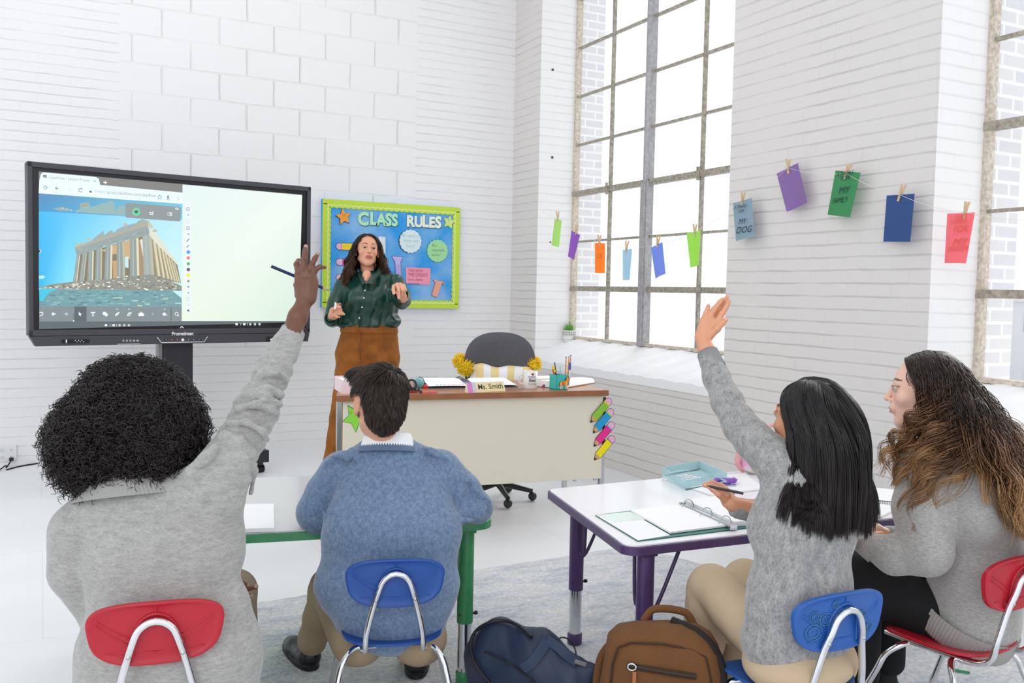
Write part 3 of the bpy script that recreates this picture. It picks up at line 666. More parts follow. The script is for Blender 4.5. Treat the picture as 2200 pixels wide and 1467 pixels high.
for i, ((tx, ty), (bx, by)) in enumerate(zip(tops, bots)):
    w = 24+5.2*i; wb = w*1.12
    pc.poly([A(tx-w, ty), A(tx+w, ty-6), B(bx+wb, by), B(bx-wb, by+6)], '#8e9a98' if i < 7 else '#a0aaa6')
    pc.poly([A(tx+w*.45, ty), A(tx+w, ty-6), B(bx+wb, by), B(bx+wb*.55, by)], '#d9d7b8' if i % 2 == 0 else '#b7b59e')
    pc.poly([A(tx-w*.4, ty), A(tx-w*.15, ty), B(bx-wb*.15, by), B(bx-wb*.45, by)], '#a9b3af')
    pc.poly([A(tx-w*1.3, ty-22), A(tx+w*1.3, ty-34), A(tx+w*1.05, ty+4), A(tx-w*1.05, ty+12)], '#9aa5a3')
for (tx, ty, bx, by, w) in ((1650, 1080, 1715, 205, 26), (1705, 1130, 1780, 220, 22), (1755, 1180, 1838, 235, 19), (1800, 1235, 1885, 250, 17), (1842, 1285, 1925, 265, 15), (1880, 1325, 1960, 280, 13), (1915, 1360, 1990, 292, 12)):
    pc.poly([A(tx-w, ty), A(tx+w, ty+14), B(bx+w, by+6), B(bx-w, by)], '#d6cca8'); pc.poly([A(tx-w, ty), A(tx-w*.3, ty), B(bx-w*.3, by), B(bx-w, by)], '#9b9780')
pc.poly([A(615, 1185), A(1110, 1010), A(1575, 880), A(1600, 1000), A(1360, 1060), A(1000, 1150), A(640, 1280)], '#93a09f')
pc.poly([A(612, 1165), A(1100, 985), A(1580, 812), A(1640, 895), A(1570, 885), A(1110, 1030), A(622, 1192)], '#a8a79a')
pc.poly([A(1580, 812), A(1645, 900), A(1625, 925), A(1570, 885)], '#c9bfa6'); pc.poly([A(1600, 925), A(1640, 930), A(1960, 1365), A(1960, 1400), A(1650, 1085), A(1590, 1000)], '#d9dccb')
pc.poly([A(840, 1070), A(900, 1020), A(990, 950), A(1005, 1010), A(1060, 960), A(1105, 940), A(1120, 985), A(1180, 925), A(1290, 880), A(1420, 850), A(1450, 820), A(1500, 800), A(1560, 815), A(1300, 930), A(1100, 1000), A(850, 1085)], '#9aa8a8')
for x, y in ((650, 1130), (710, 1115), (790, 1060), (1270, 860), (1660, 945)): pc.poly([A(x-30, y+20), A(x-10, y-15), A(x+30, y-8), A(x+38, y+22)], '#b5b7a8')
for i in range(26):
    t = rng.random(); x = 660+t*900; y = 1225-t*260+rng.uniform(-30, 20); pc.poly([A(x, y), A(x+22, y-7), A(x+22, y+2), A(x, y+9)], ['#7c8989', '#b9bfb6', '#8c8a7c'][i % 3])
pc.poly([B(145, 352), B(300, 310), B(600, 275), B(1090, 240), B(1600, 180), B(1720, 200), B(2018, 330), B(2018, 395), B(145, 368)], '#8c8f86')
for i in range(210):
    x = rng.uniform(160, 2005); lim = 352-(x-150)*.14 if x < 1600 else 170+(x-1600)*.4
    y = rng.uniform(max(lim, 175)+6, 385); s = rng.uniform(8, 26); c = ['#e8eddc', '#cfd0bd', '#7e7b6f', '#a5a08c', '#6c6e68', '#bcc5bf'][rng.integers(6)]
    pc.poly([B(x-s, y), B(x-s*.3, y-s*.5), B(x+s*.8, y-s*.35), B(x+s, y+s*.2), B(x, y+s*.45)], c)
pc.poly([B(145, 366), B(380, 372), B(300, 405), B(230, 470), B(205, 530), B(148, 535)], '#35c3e2'); pc.poly([B(1890, 392), B(2016, 396), B(2014, 490), B(1975, 470), B(1935, 430)], '#bfeaf0')
pc.poly([B(380, 374), B(1890, 392), B(1935, 430), B(1980, 465), B(2014, 492), B(2014, 606), B(148, 598), B(150, 545), B(210, 530), B(235, 460), B(300, 405)], '#6f9aa2')
for i in range(170):
    y = rng.uniform(395, 590); x = rng.uniform(max(160, 380-(y-374)*1.1), 2000-(606-y)*.5); s = rng.uniform(14, 48); c = ['#7fb0b8', '#5f8790', '#86a6a6', '#6aa0ad', '#8fb7b2', '#527a84'][rng.integers(6)]
    hgt = rng.uniform(4, 15)
    if y > 470 and x > 1150 and i % 2: c = ['#a9c3ae', '#86a48c', '#c5d6c0'][i % 3]
    pc.poly([B(x-s, y), B(x+s*.9, y-2), B(x+s, y+hgt), B(x-s*.9, y+hgt+2)], c)
pc.build('lesson_picture', TV, 'lesson picture of a ruined columned stone temple under blue sky')
tb = Layer(); tb.k = 420
tb.poly([A(1290, 585), A(1990, 640), A(2005, 655), A(1995, 830), A(1290, 780), A(1278, 765), A(1278, 600)], '#8d9496')
tb.disc(*A(1417, 705), 8.6, '#6cd0a6', ry=8.4); tb.poly([A(1380, 695), A(1417, 680), A(1455, 697), A(1417, 715)], '#3d6c5a'); tb.poly([A(1395, 706), A(1440, 706), A(1435, 725), A(1400, 725)], '#3d6c5a')
tb.line([A(1595, 705), A(1595, 735), A(1640, 738), A(1640, 722)], 1.4, '#f2f5f5'); tb.line([A(1600, 715), A(1640, 712), A(1632, 702)], 1.4, '#f2f5f5')
for k in range(3): tb.line([A(1850, 715+k*18), A(1888, 718+k*18)], 1.4, '#f2f5f5'); tb.disc(*A(1832, 713+k*18), .9, '#f2f5f5', 8)
tb.line([A(1932, 655), A(1932, 670), A(1968, 672), A(1968, 657), A(1932, 652)], 1.2, '#f2f5f5')
tb.poly([B(145, 598), B(2014, 606), B(2012, 796), B(146, 798)], '#7f8a8f'); tb.poly([B(605, 600), B(765, 601), B(765, 796), B(605, 797)], '#566066')
tb.line([B(1873, 610), B(1873, 790)], 1.2, '#46525a'); tb.line([B(595, 700), B(595, 750)], 1., '#566066'); tb.disc(*B(596, 790), 1.6, '#f2f5f5', 8)
wc = '#f3f6f7'
def arrow(x, c, s): tb.poly([B(x-28*s, 698), B(x, 670), B(x+4*s, 690), B(x+28*s, 690), B(x+28*s, 706), B(x+4*s, 706), B(x, 726)], c)
arrow(330, wc, 1); arrow(498, '#b5bec2', -1)
tb.poly([B(662, 672), B(665, 720), B(676, 708), B(686, 726), B(694, 722), B(686, 704), B(704, 702)], wc)
tb.poly([B(820, 672), B(877, 672), B(877, 690), B(856, 684), B(856, 722), B(868, 727), B(830, 727), B(842, 722), B(842, 684), B(820, 690)], wc)
tb.poly([B(977, 672), B(1020, 672), B(1020, 708), B(977, 708)], wc); tb.disc(*B(1022, 708), 3.6, wc, 14)
tb.poly([B(1135, 726), B(1150, 695), B(1190, 670), B(1198, 678), B(1170, 715)], wc); tb.poly([B(1290, 722), B(1318, 678), B(1360, 678), B(1332, 722)], wc); tb.poly([B(1312, 712), B(1324, 695), B(1342, 695), B(1330, 712)], '#7f8a8f')
tb.poly([B(1445, 690), B(1465, 690), B(1468, 674), B(1495, 674), B(1498, 690), B(1517, 690), B(1517, 726), B(1445, 726)], wc); tb.poly([B(1615, 690), B(1650, 690), B(1632, 722)], '#a9b2b6')
tb.poly([B(1756, 700), B(1785, 675), B(1812, 700), B(1785, 727)], wc); tb.disc(*B(1817, 715), 1.3, wc, 8)
c = B(1945, 698); tb.line([(c[0]+3.4*cos(a), c[1]+3.4*sin(a)) for a in np.linspace(0, 2*pi, 14)], 1.2, wc); tb.line([B(1960, 712), B(1976, 727)], 1.6, wc)
tb.line([B(148, 678), B(190, 678), B(190, 712), B(148, 722)], 1.6, wc)
for x in (1166, 1323, 1788): tb.poly([B(x-15, 640), B(x-6, 630), B(x+6, 630), B(x+15, 640)], wc)
tb.poly([B(138, 1195-1344+0), B(180, 1218-1344), B(142, 1245-1344)], '#20184a'); tb.line([B(146, -149), B(172, -126), B(146, -100)], 1.4, wc)
for bx in (1000, None):
    for k, (dx, kind) in enumerate(((20, 's'), (75, 'l'), (120, 's'), (158, 'l'), (198, 'o'), (260, 'o'), (320, 'o'))):
        x, y = (B(1000+dx, 845) if bx else (504+dx*.1636, 696.3-.0))
        if kind == 's': tb.poly([(x-2.6, y-2.2), (x+2.4, y-2.2), (x+2.4, y+2.2), (x-2.6, y+2.2)], wc)
        elif kind == 'l': tb.line([(x, y-2.5), (x, y+2.5)], .8, wc)
        else: tb.disc(x, y, 2.7, '#c3cbce', 12)
tb.line([(386, 704.5), (389.6, 700.6), (393, 704.3)], 1.3, wc)
tb.build('lesson_toolbar', TV, 'grey toolbar with white tool icons along the bottom of the screen')
# ================================================================ CLASS RULES BOARD
BD = Frame((2.0, 7.222, 0), (1, 0, 0), (0, 0, 1))       # normal points to the room (-Y)
def bprism(mb, px, w, th, mi=0, fr=None):
    fr = fr or BD; mb.prism([pf(fr, *q) for q in px], fr, w, th, mi)
def cpaper(c): return mat('paper_'+c.strip('#'), c, .8)
board = thing('bulletin_board', 'blue class rules bulletin board with lime scalloped border, on the back wall behind the teacher', 'bulletin board', tuple(BD(.6, 1.14)))
L0, T0 = pf(BD, 692, 427); L1 = pf(BD, 987, 443)[0]; B0 = pf(BD, 690, 660)[1]
T0, B0 = 2.01, 1.14
mblu = bpy.data.materials.new('blue_paper'); mblu.use_nodes = True; nt = mblu.node_tree; bb = nt.nodes['Principled BSDF']; tx = nt.nodes.new('ShaderNodeTexNoise'); tx.inputs['Scale'].default_value = 3.2; tx.inputs['Detail'].default_value = 5
g = nt.nodes.new('ShaderNodeNewGeometry'); nt.links.new(g.outputs['Position'], tx.inputs['Vector']); cr = nt.nodes.new('ShaderNodeValToRGB'); cr.color_ramp.elements[0].position = .4; cr.color_ramp.elements[0].color = srgb('#1f9be8'); cr.color_ramp.elements[1].position = .66; cr.color_ramp.elements[1].color = srgb('#8dbdea')
nt.links.new(tx.outputs['Fac'], cr.inputs[0]); nt.links.new(cr.outputs[0], bb.inputs['Base Color']); bb.inputs['Roughness'].default_value = .6
b = MB(); b.box(BD((L0+L1)/2, (T0+B0)/2, -.006), (L1-L0, T0-B0, .04), BD.R()); b.build('board_panel', mblu, board)
lime = mat('lime_border', '#c4e03c', .45); limel = mat('pale_lime_edge', '#e6f3a8', .5)
bw = .062
def scal(mb, inner, w, th, mi):
    for (ua, va, ub, vb2, sgn) in ((L0, T0, L1, T0, -1), (L0, B0, L1, B0, 1)):
        n = 26; top = [(L0+(L1-L0)*i/(n*4), va) for i in range(n*4+1)]; bot = [(u, va+sgn*(inner+.008*abs(sin(pi*i/4)))) for i, (u, v) in enumerate(top)]
        for i in range(n*4): mb.prism([top[i], top[i+1], bot[i+1], bot[i]], BD, w, th, mi)
    for (ua, sgn) in ((L0, 1), (L1, -1)):
        n = 18; a = [(ua, B0+inner+(T0-B0-2*inner)*i/(n*4)) for i in range(n*4+1)]; c = [(ua+sgn*(inner+.008*abs(sin(pi*i/4))), v) for i, (u, v) in enumerate(a)]
        for i in range(n*4): mb.prism([a[i], a[i+1], c[i+1], c[i]], BD, w, th, mi)
b = MB(); scal(b, bw, .016, .002, 0); scal(b, bw-.016, .0182, .0012, 1); scal(b, bw-.026, .0196, .0012, 0); b.build('scalloped_border', [lime, limel], board)
def letters(txt, spots, col, w=.018):
    # each cut-out letter is its own part
    for ch, (x, y, hpx) in zip(txt, spots):
        if ch == ' ': continue
        fr = BD; q = pf(fr, x, y); hh = hpx*7.2/FOC*1.0
        mb = MB(); text_mesh(mb, ch, fr, q[0]+.004, q[1]-.006, hh*1.62, 1, w-.0008, 'CENTER', .9, bold=.055); text_mesh(mb, ch, fr, q[0], q[1], hh*1.62, 0, w+.001, 'CENTER', .9, bold=.05)
        mb.build('letter', [col, mat('letter_painted_shadow', '#2a6d8f', .8)], board)  # second slot paints a drop shadow, offset under each letter
gC = mat('mint_card', '#b6ecc0', .7); wC = mat('cream_card', '#eef5e0', .7)
letters('CLASS', [(779, 483, 24), (800.5, 482, 23), (817.5, 483.5, 22), (833, 484, 23), (846, 484.5, 22)], gC)
letters('RULES', [(880, 486, 21), (897.5, 487, 20), (912, 487, 22), (926, 488, 20), (939.5, 489, 22)], wC)
def star(mb, fr, cx, cy, R, rot, w, th, mi, sx=1.):
    q = pf(fr, cx, cy); pts = [(q[0]+sx*(R if i % 2 == 0 else R*.5)*cos(rot+i*pi/5), q[1]+(R if i % 2 == 0 else R*.5)*sin(rot+i*pi/5)) for i in range(10)]
    mb.prism(pts, fr, w, th, mi); return q
def star_face(mb, fr, q, s, w, mi):
    for dx in (-.18, .18): mb.ball(fr(q[0]+dx*s, q[1]+.42*s, w), .05*s, mi=mi)
    mb.tube([fr(q[0]+s*.2*cos(a), q[1]+s*(.3+.15*sin(a)), w) for a in np.linspace(pi, 2*pi, 8)], .018*s, 5, mi=mi)
for (x, y, R, rot, c, c2, lb) in ((737, 466, .068, 1.75, '#f7a23b', '#2a4d6f', 'orange smiling star cut-out'), (963, 477, .062, 1.35, '#d5e98a', '#6cb08a', 'pale green smiling star cut-out')):
    b = MB(); star(b, BD, x-.8, y+1, R*1.05, rot, .016, .002, 1); q = star(b, BD, x, y, R, rot, .0185, .002, 0, .95); star_face(b, BD, q, R*.8, .0206, 2); b.build('star_cutout', [cpaper(c), cpaper(c2), cpaper('#3a3020')], board, label=lb)
def gear(mb, cx, cy, R, w, mi, fr=BD, rx=1.):
    q = pf(fr, cx, cy); n = 120; mb.prism([(q[0]+rx*R*(1+.03*sin(a*17))*cos(a), q[1]+R*(1+.03*sin(a*17))*sin(a)) for a in np.linspace(0, 2*pi, n, endpoint=False)], fr, w, .0015, mi); return q
b = MB(); gear(b, 878, 519, .098, .016, 1); q = gear(b, 880, 518.5, .097, .02, 0)
for k, t in enumerate(['Be ready to', 'listen and', 'learn!']): text_mesh(b, t, BD, q[0], q[1]+.035-.042*k, .034, 2, .0217, 'CENTER', shear=.3)
b.build('badge_cutout', [cpaper('#dceef0'), cpaper('#1d5f86'), cpaper('#a9c4cf')], board, label='white scalloped round badge with faint writing')
b = MB(); gear(b, 936.5, 539, .096, .016, 1); q = gear(b, 938, 539, .094, .02, 0)
for k, t in enumerate(['Be a', 'responsible', 'learner!']): text_mesh(b, t, BD, q[0]-.055, q[1]+.035-.04*k, .036, 2, .0217, 'LEFT', .72, shear=.3)
b.build('badge_cutout', [cpaper('#a5dfa0'), cpaper('#3fa7c0'), cpaper('#4f8a72')], board, label='green scalloped round badge with handwriting')
b = MB(); bprism(b, [(870, 574), (923, 576), (922, 612), (871, 608)], .016, .003, 0); q = pf(BD, 874, 583)
for k, (t, s) in enumerate((('THIS WEEK', .034), ('THE GREEKS!', .038), ('have a debate', .03), ('in 2 weeks', .03))): text_mesh(b, t, BD, q[0]+.006, q[1]-.004-.036*k, s, 1, .0196, 'LEFT', .8)
x0 = q[0]; b.box(BD(x0+.09, q[1]-.014, .0194), (.17, .0018, .0006), BD.R(), 1); b.build('note_card', [cpaper('#f59cb4'), cpaper('#b0507c')], board, label='pink index card with purple handwriting')
b = MB(); bprism(b, [(839.5, 549.5), (865, 551), (862, 558), (860.5, 562), (860, 567), (862.5, 603), (848.5, 602), (846, 562), (842, 556)], .016, .002, 1); bprism(b, [(841, 550.5), (864, 552), (860.5, 558), (859, 562), (859, 567), (861, 602), (850, 601), (847.5, 562), (843, 556)], .0182, .001, 0)
for x in (851.5, 855, 858): b.box(BD(*[(pf(BD, x, 570)[0]), pf(BD, x, 584)[1]], .0196), (.002, .12, .0006), BD.R(), 1)
b.build('column_cutout', [cpaper('#c3b8ea'), cpaper('#6b5fb0')], board, label='lilac paper column cut-out')
b = MB(); q1 = [(933, 601), (929, 600), (930.5, 604), (934, 606.5), (925.5, 634), (937, 638.5), (947, 610), (952, 612), (954.5, 608), (950, 604.5), (940, 603.5)]
bprism(b, [(x-.9, y+.7) for x, y in q1], .016, .002, 1); bprism(b, q1, .0182, .001, 0); q = pf(BD, 950, 609); b.tube([BD(q[0]+.012*(1-i/14)*cos(i*.7), q[1]+.012*(1-i/14)*sin(i*.7), .0198) for i in range(12)], .0016, 5, mi=1)
b.build('column_cutout', [cpaper('#f0a893'), cpaper('#8a4a62')], board, label='tilted salmon paper column cut-out with scroll')
b = MB(); bprism(b, [(812, 508), (826.5, 509), (827, 560), (813, 560)], .016, .002, 0); b.build('note_card', cpaper('#dfe6ee'), board, label='white card partly behind the teacher')
def pencil_cut(fr, tip, end, W, body, ferr, outline='#2d2620', w=.0, dots=False):
    """paper pencil in frame fr, tip/end are (u,v)"""
    t = npv(tip); e = npv(end); L_ = np.linalg.norm(e-t); d = (e-t)/L_; p = npv((-d[1], d[0])); h = W/2
    P2 = lambda s, q: tuple(t+d*s+p*q)
    mb = MB(); o = W*.06
    er = [P2(L_-h*.9+h*.95*cos(a), h*.97*sin(a)) for a in np.linspace(-pi/2, pi/2, 12)]
    ero = [P2(L_-h*.9+h*.95*cos(a)+o*cos(a), (h+o)*sin(a)) for a in np.linspace(-pi/2, pi/2, 12)]
    mb.prism([P2(-o*2.2, 0), P2(W*.8, -h-o)]+ero+[P2(W*.8, h+o)], fr, w, .001, 0)
    mb.prism([P2(0, 0), P2(W*.28, -h*.36), P2(W*.28, h*.36)], fr, w+.001, .0005, 1)
    mb.prism([P2(W*.26, -h*.34), P2(W*.8, -h), P2(W*.66, -h*.6), P2(W*.84, -h*.25), P2(W*.7, 0), P2(W*.84, h*.3), P2(W*.68, h*.65), P2(W*.8, h), P2(W*.26, h*.34)], fr, w+.001, .0005, 2)
    mb.prism([P2(W*.8, -h), P2(L_-W*.86, -h), P2(L_-W*.86, h), P2(W*.8, h), P2(W*.68, h*.65), P2(W*.84, h*.3), P2(W*.7, 0), P2(W*.84, -h*.25), P2(W*.66, -h*.6)], fr, w+.001, .0006, 3)
    mb.prism([P2(L_-W*.86, -h), P2(L_-W*.68, -h), P2(L_-W*.68, h), P2(L_-W*.86, h)], fr, w+.001, .0007, 4)
    if dots:
        for q in (-.6, -.2, .2, .6): mb.prism([P2(L_-W*.77+W*.05*cos(a), h*q+W*.05*sin(a)) for a in np.linspace(0, 2*pi, 8, endpoint=False)], fr, w+.0018, .0003, 6)
    mb.prism([P2(L_-W*.68, -h)]+er+[P2(L_-W*.68, h)], fr, w+.001, .0006, 5)
    mb.prism([P2(L_-W*.38+W*.04*cos(a), h*.3+W*.04*sin(a)) for a in np.linspace(0, 2*pi, 6, endpoint=False)], fr, w+.0017, .0003, 0)
    return mb, [cpaper(outline), cpaper('#26242a'), cpaper('#dca56a'), cpaper(body), cpaper(ferr), cpaper('#efb8d4'), cpaper('#f6f6f6')]
for y, c, f, lb in ((529, '#f5d62c', '#e6559a', 'yellow paper pencil partly behind the teacher'), (562.5, '#ef57a5', '#c0d9ee', 'pink paper pencil partly behind the teacher'), (596, '#7ac143', '#e9b93a', 'paper pencil with pale pink eraser mostly behind the teacher')):
    a = pf(BD, 721.5, y); e = (a[0]+.24, a[1]+.0); mb, ms = pencil_cut(BD, e, a, .052, c, f, '#3d4a8a', w=.0165, dots=True); mb.build('pencil_cutout', ms, board, label=lb)

# wall outlet strip with plug, cord
OW = Frame((0, 7.1, 0), (1, 0, 0), (0, 0, 1)); OW = Frame((-.6, YB-.002, 0), (1, 0, 0), (0, 0, 1))
ox, oy = pf(OW, -6, 992); ox1, oy1 = pf(OW, 36, 955)
t = thing('wall_outlet', 'white double power outlet low on the back wall at the left', 'outlet', tuple(OW((ox+ox1)/2, oy)))
b = MB(); b.box(OW((ox+ox1)/2, (oy+oy1)/2, .006), (ox1-ox, oy1-oy, .012), OW.R(), bev=.004); b.build('cover_plate', mat('outlet_white', '#e9e9ea', .4), t)
for cx in (4, 24):
    for dy in (966, 982):
        q = pf(OW, cx, dy); b = MB(); b.lathe([(.016, 0), (.016, .003)], OW(*q, .012), OW.n); b.box(OW(q[0]-.006, q[1]+.003, .0155), (.002, .008, .001), OW.R(), 1); b.box(OW(q[0]+.006, q[1]+.003, .0155), (.002, .008, .001), OW.R(), 1); b.ball(OW(q[0], q[1]-.008, .0152), .0025, mi=1); b.build('socket', [mat('outlet_white', ''), mat('socket_slot', '#555557', .5)], t)
q = pf(OW, 24.5, 985); pp = OW(*q, .0); b = MB(); b.box(pp+[0, -.03, 0], (.028, .032, .024), bev=.006); b.tube(bez([pp+[0, -.045, -.005], pp+[-.03, -.07, -.05], onz(12, 1000, .02), onz(-10, 1014, .004), onz(-60, 1030, .004)], 8), .0045, 8)
b.build('power_cord', mat('black_rubber', '#17171a', .6), label='black plug and cord hanging from the wall outlet', cat='power cord')
b = MB(); b.tube(bez([onz(14, 1009, .005), onz(40, 1002, .005), onz(70, 997, .005), onz(95, 994, .005), onz(180, 990, .005), onz(330, 985, .005)], 6), .005, 8); b.build('power_cord', mat('black_rubber', ''), label='black cord running along the floor from the outlet to behind the curly haired student', cat='power cord')
# ================================================================ TEACHER DESK
m_wood = mat('brown_laminate', '#a5714f', .32, var=(9, .08, (1, 14, 1)), coat=.2); m_wood_e = mat('brown_edge', '#96603f', .45, var=(12, .15, (1, 1, 1)))
m_panel = mat('beige_steel_panel', '#e4ddca', .5); m_chr = mat('brushed_chrome', '#c7c9cc', .25, 1.); m_chrome = mat('bright_chrome', '#dfe1e4', .08, 1.)
DZ = .76
dA = onz(723, 850, DZ); dB = onz(1308, 838, DZ); DU = unit(dB-dA); DV = np.array([-DU[1], DU[0], 0]); DW = np.linalg.norm(dB-dA); DD = .74
DK = Frame(dA*[1, 1, 0], DU, DV)          # u along the desk, v to the back, n up
desk = thing('teacher_desk', 'wide teacher desk with brown laminate top and beige front panel', 'desk', tuple(DK(DW/2, DD/2)), atan2(DU[1], DU[0]))
BLp = onz(729, 822, DZ); BLu, BLv, _w = DK.inv(BLp)
b = MB(); b.prism([(0, 0), (DW, 0), (DW-.02, BLv), (BLu, BLv)], DK, DZ-.032, .032); b.build('desktop', m_wood, desk); DD = BLv
b = MB(); b.box(DK(DW/2, -.0008, DZ-.016), (DW-.004, .003, .026), DK.R()); b.build('edge_band', m_wood_e, desk)
DF = Frame(DK(0, .035, 0), DU, (0, 0, 1))        # front face frame, normal to the room
_, pz = pf(DF, 1040, 1042); pl = pf(DF, 737, 900)[0]; pr = pf(DF, 1295, 900)[0]
b = MB(); b.box(DF((pl+pr)/2, (pz+DZ-.033)/2, -.008), (pr-pl, DZ-.033-pz, .016), DF.R(), 0, .003); b.build('modesty_panel', m_panel, desk)
for u in (pl-.016, pr+.012):
    for v in (.064, DD-.045):
        u = u if v < .1 or u > .5 else BLu+.05
        b = MB(); b.box(DK(u, v, (DZ-.032)/2), (.028, .028, DZ-.032), DK.R(), 0, .003); b.build('leg', m_chr, desk)
b = MB(); b.box(DK(pr-.03, DD/2, .55), (.016, DD-.14, .32), DK.R()); b.build('side_panel', m_panel, desk)
for (px_, u) in ((1236, None), (1280, None)):
    q = pf(DF, px_, 1038); b = MB(); b.box(DF(q[0], pz-.004, -.01), (.02, .012, .01), DF.R()); b.build('panel_bracket', m_chr, desk)
# star and pencil cut-outs taped to the front panel
DP = Frame(DF(0, 0, .0005), DU, (0, 0, 1))
b = MB(); q = pf(DP, 757, 899); sq = [(737, 905), (750, 892), (747, 872), (762, 880), (772, 876), (772, 893), (785, 901), (771, 908), (764, 927), (755, 909)]
b.prism([(q[0]+(c[0]-q[0])*1.08, q[1]+(c[1]-q[1])*1.08) for c in [pf(DP, *z) for z in sq]], DP, 0, .001, 1); b.prism([pf(DP, *z) for z in sq], DP, .001, .0008, 0)
fq = pf(DP, 752.5, 886)
star_face(b, DP, (fq[0], fq[1]-.012), .035, .0018, 2)
b.build('star_cutout', [cpaper('#8fdc45'), cpaper('#2f7d3a'), cpaper('#2b3a20')], label='bright green smiling paper star taped to the left end of the desk front', cat='star cut-out')
for (tx, ty, ex, ey, c, f, lb, dt) in ((1268, 906.5, 1310, 857, '#8cc63c', '#f3c81f', 'green paper pencil, topmost of four taped to the desk corner', False), (1274, 929, 1315, 880, '#1f9cd8', '#a5cf4c', 'blue paper pencil, second from top on the desk corner', False), (1276, 958, 1317, 908, '#ea2f92', '#4fb9e0', 'magenta paper pencil, third from top on the desk corner', True), (1277, 987.5, 1318, 938, '#f7e315', '#8a2f8f', 'yellow paper pencil, lowest of four taped to the desk corner', True)):
    k = {1268: 3, 1274: 2, 1276: 1, 1277: 0}[tx]
    mb, ms = pencil_cut(DP, pf(DP, tx, ty), pf(DP, ex, ey), .0415, c, f, w=.0005+.0022*k, dots=dt); mb.build('pencil_cutout', ms, label=lb, cat='pencil cut-out', group='paper pencils on the desk front')

def dpt(x, y, h=0.): return onz(x, y, DZ+h)
def dfr(p, rot=0.):
    """upright frame standing on the desk at p: u along desk (rotated), v up, n towards the room"""
    a = atan2(DU[1], DU[0])+rot; u = np.array([cos(a), sin(a), 0]); return Frame(p, u, (0, 0, 1))
# name plate: triangular prism
p0 = dpt(1006, 844); p1 = dpt(1086, 839.5); fr = Frame(p0, p1-p0, (0, 0, 1)); Lp = np.linalg.norm(p1-p0)
b = MB(); nrm = fr.n*(1 if fr.n@FW < 0 else -1); hN = .052
tilt = Frame(fr(0, .0, .0), fr.u, np.array([0, 0, hN])-nrm*.018)
A0 = [tilt(0, 0), tilt(Lp, 0), tilt(Lp-.004, hN*1.04), tilt(-.004, hN*1.04)]; bk = [fr(0, 0)-nrm*.036, fr(Lp, 0)-nrm*.036]
V = A0+bk; b.add(V, [(0, 1, 2, 3), (1, 5, 2), (0, 3, 4), (3, 2, 5, 4), (0, 4, 5, 1)], 0)
def tq(ua, ub, mi, w): b.prism([(ua*Lp, .0), (ub*Lp, .0), (ub*Lp, hN*1.04), (ua*Lp, hN*1.04)], tilt, w, .0005, mi)
tq(-.0, .13, 1, .0003); tq(.13, .23, 2, .0003); b.prism([(.23*Lp, 0), (.94*Lp, 0), (.995*Lp, hN*.5), (.94*Lp, hN*1.04), (.23*Lp, hN*1.04)], tilt, .0003, .0005, 3)
text_mesh(b, 'Ms. Smith', tilt, Lp*.27, .015, .041, 4, .0012, 'LEFT', 1., bold=.008); b.build('name_plate', [cpaper('#f3e9c8'), cpaper('#e389cf'), cpaper('#cfd2d8'), cpaper('#f1e3b4'), cpaper('#3b3126')], label='triangular pencil style desk name plate reading Ms. Smith', cat='name plate')
# open planner
m_page = mat('white_page', '#f7f7f8', .6); m_pagel = mat('page_print', '#c3c6cf', .7)
pq = [dpt(921, 835), dpt(1110, 832), dpt(1083, 815.5), dpt(905, 817)]
pl_ = thing('desk_planner', 'open white desk planner with dark cover lying behind the name plate', 'planner', tuple(pq[0]))
FP = Frame(pq[0], pq[1]-pq[0], pq[3]-pq[0]); FPn = FP.n*(1 if FP.n[2] > 0 else -1)
cen = sum(pq)/4
b = MB(); V = [cen+(p-cen)*1.02 for p in pq]; b.add(V+[v+[0, 0, .005] for v in V], [(0, 3, 2, 1), (4, 5, 6, 7), (0, 1, 5, 4), (1, 2, 6, 5), (2, 3, 7, 6), (3, 0, 4, 7)]); b.build('cover', mat('planner_cover', '#4b4d5c', .6), pl_)
G = np.zeros((20, 3, 3))
for i in range(20):
    t = i/19; h = .007+.012*(abs(t-.5)*2)**.4*(1-abs(t-.5)*.9)-(.010 if abs(t-.5) < .03 else 0)
    for j in range(3): G[i, j] = (pq[0]*(1-t)+pq[1]*t)*(1-j/2)+(pq[3]*(1-t)+pq[2]*t)*j/2+[0, 0, h]
b = MB(); b.grid(G); b.build('pages', m_page, pl_)
b = MB(); fx = Frame(pq[0]+[0, 0, .0185], pq[1]-pq[0], pq[3]-pq[0])
for i, (u, c) in enumerate(((.03, 1), (.045, 1), (.06, 2), (.075, 0), (.092, 0), (.105, 0), (.12, 0), (.135, 0))): b.box(fx(u*1.4+.01, .018, 0), (.014, .012, .001), fx.R(), c)
for i in range(5): b.box(fx(.28, .05+.022*i, 0), (.16, .0015, .0008), fx.R(), 3)
b.build('page_marks', [cpaper('#c45a86'), cpaper('#2f8f56'), cpaper('#4a6bb0'), m_pagel], pl_)
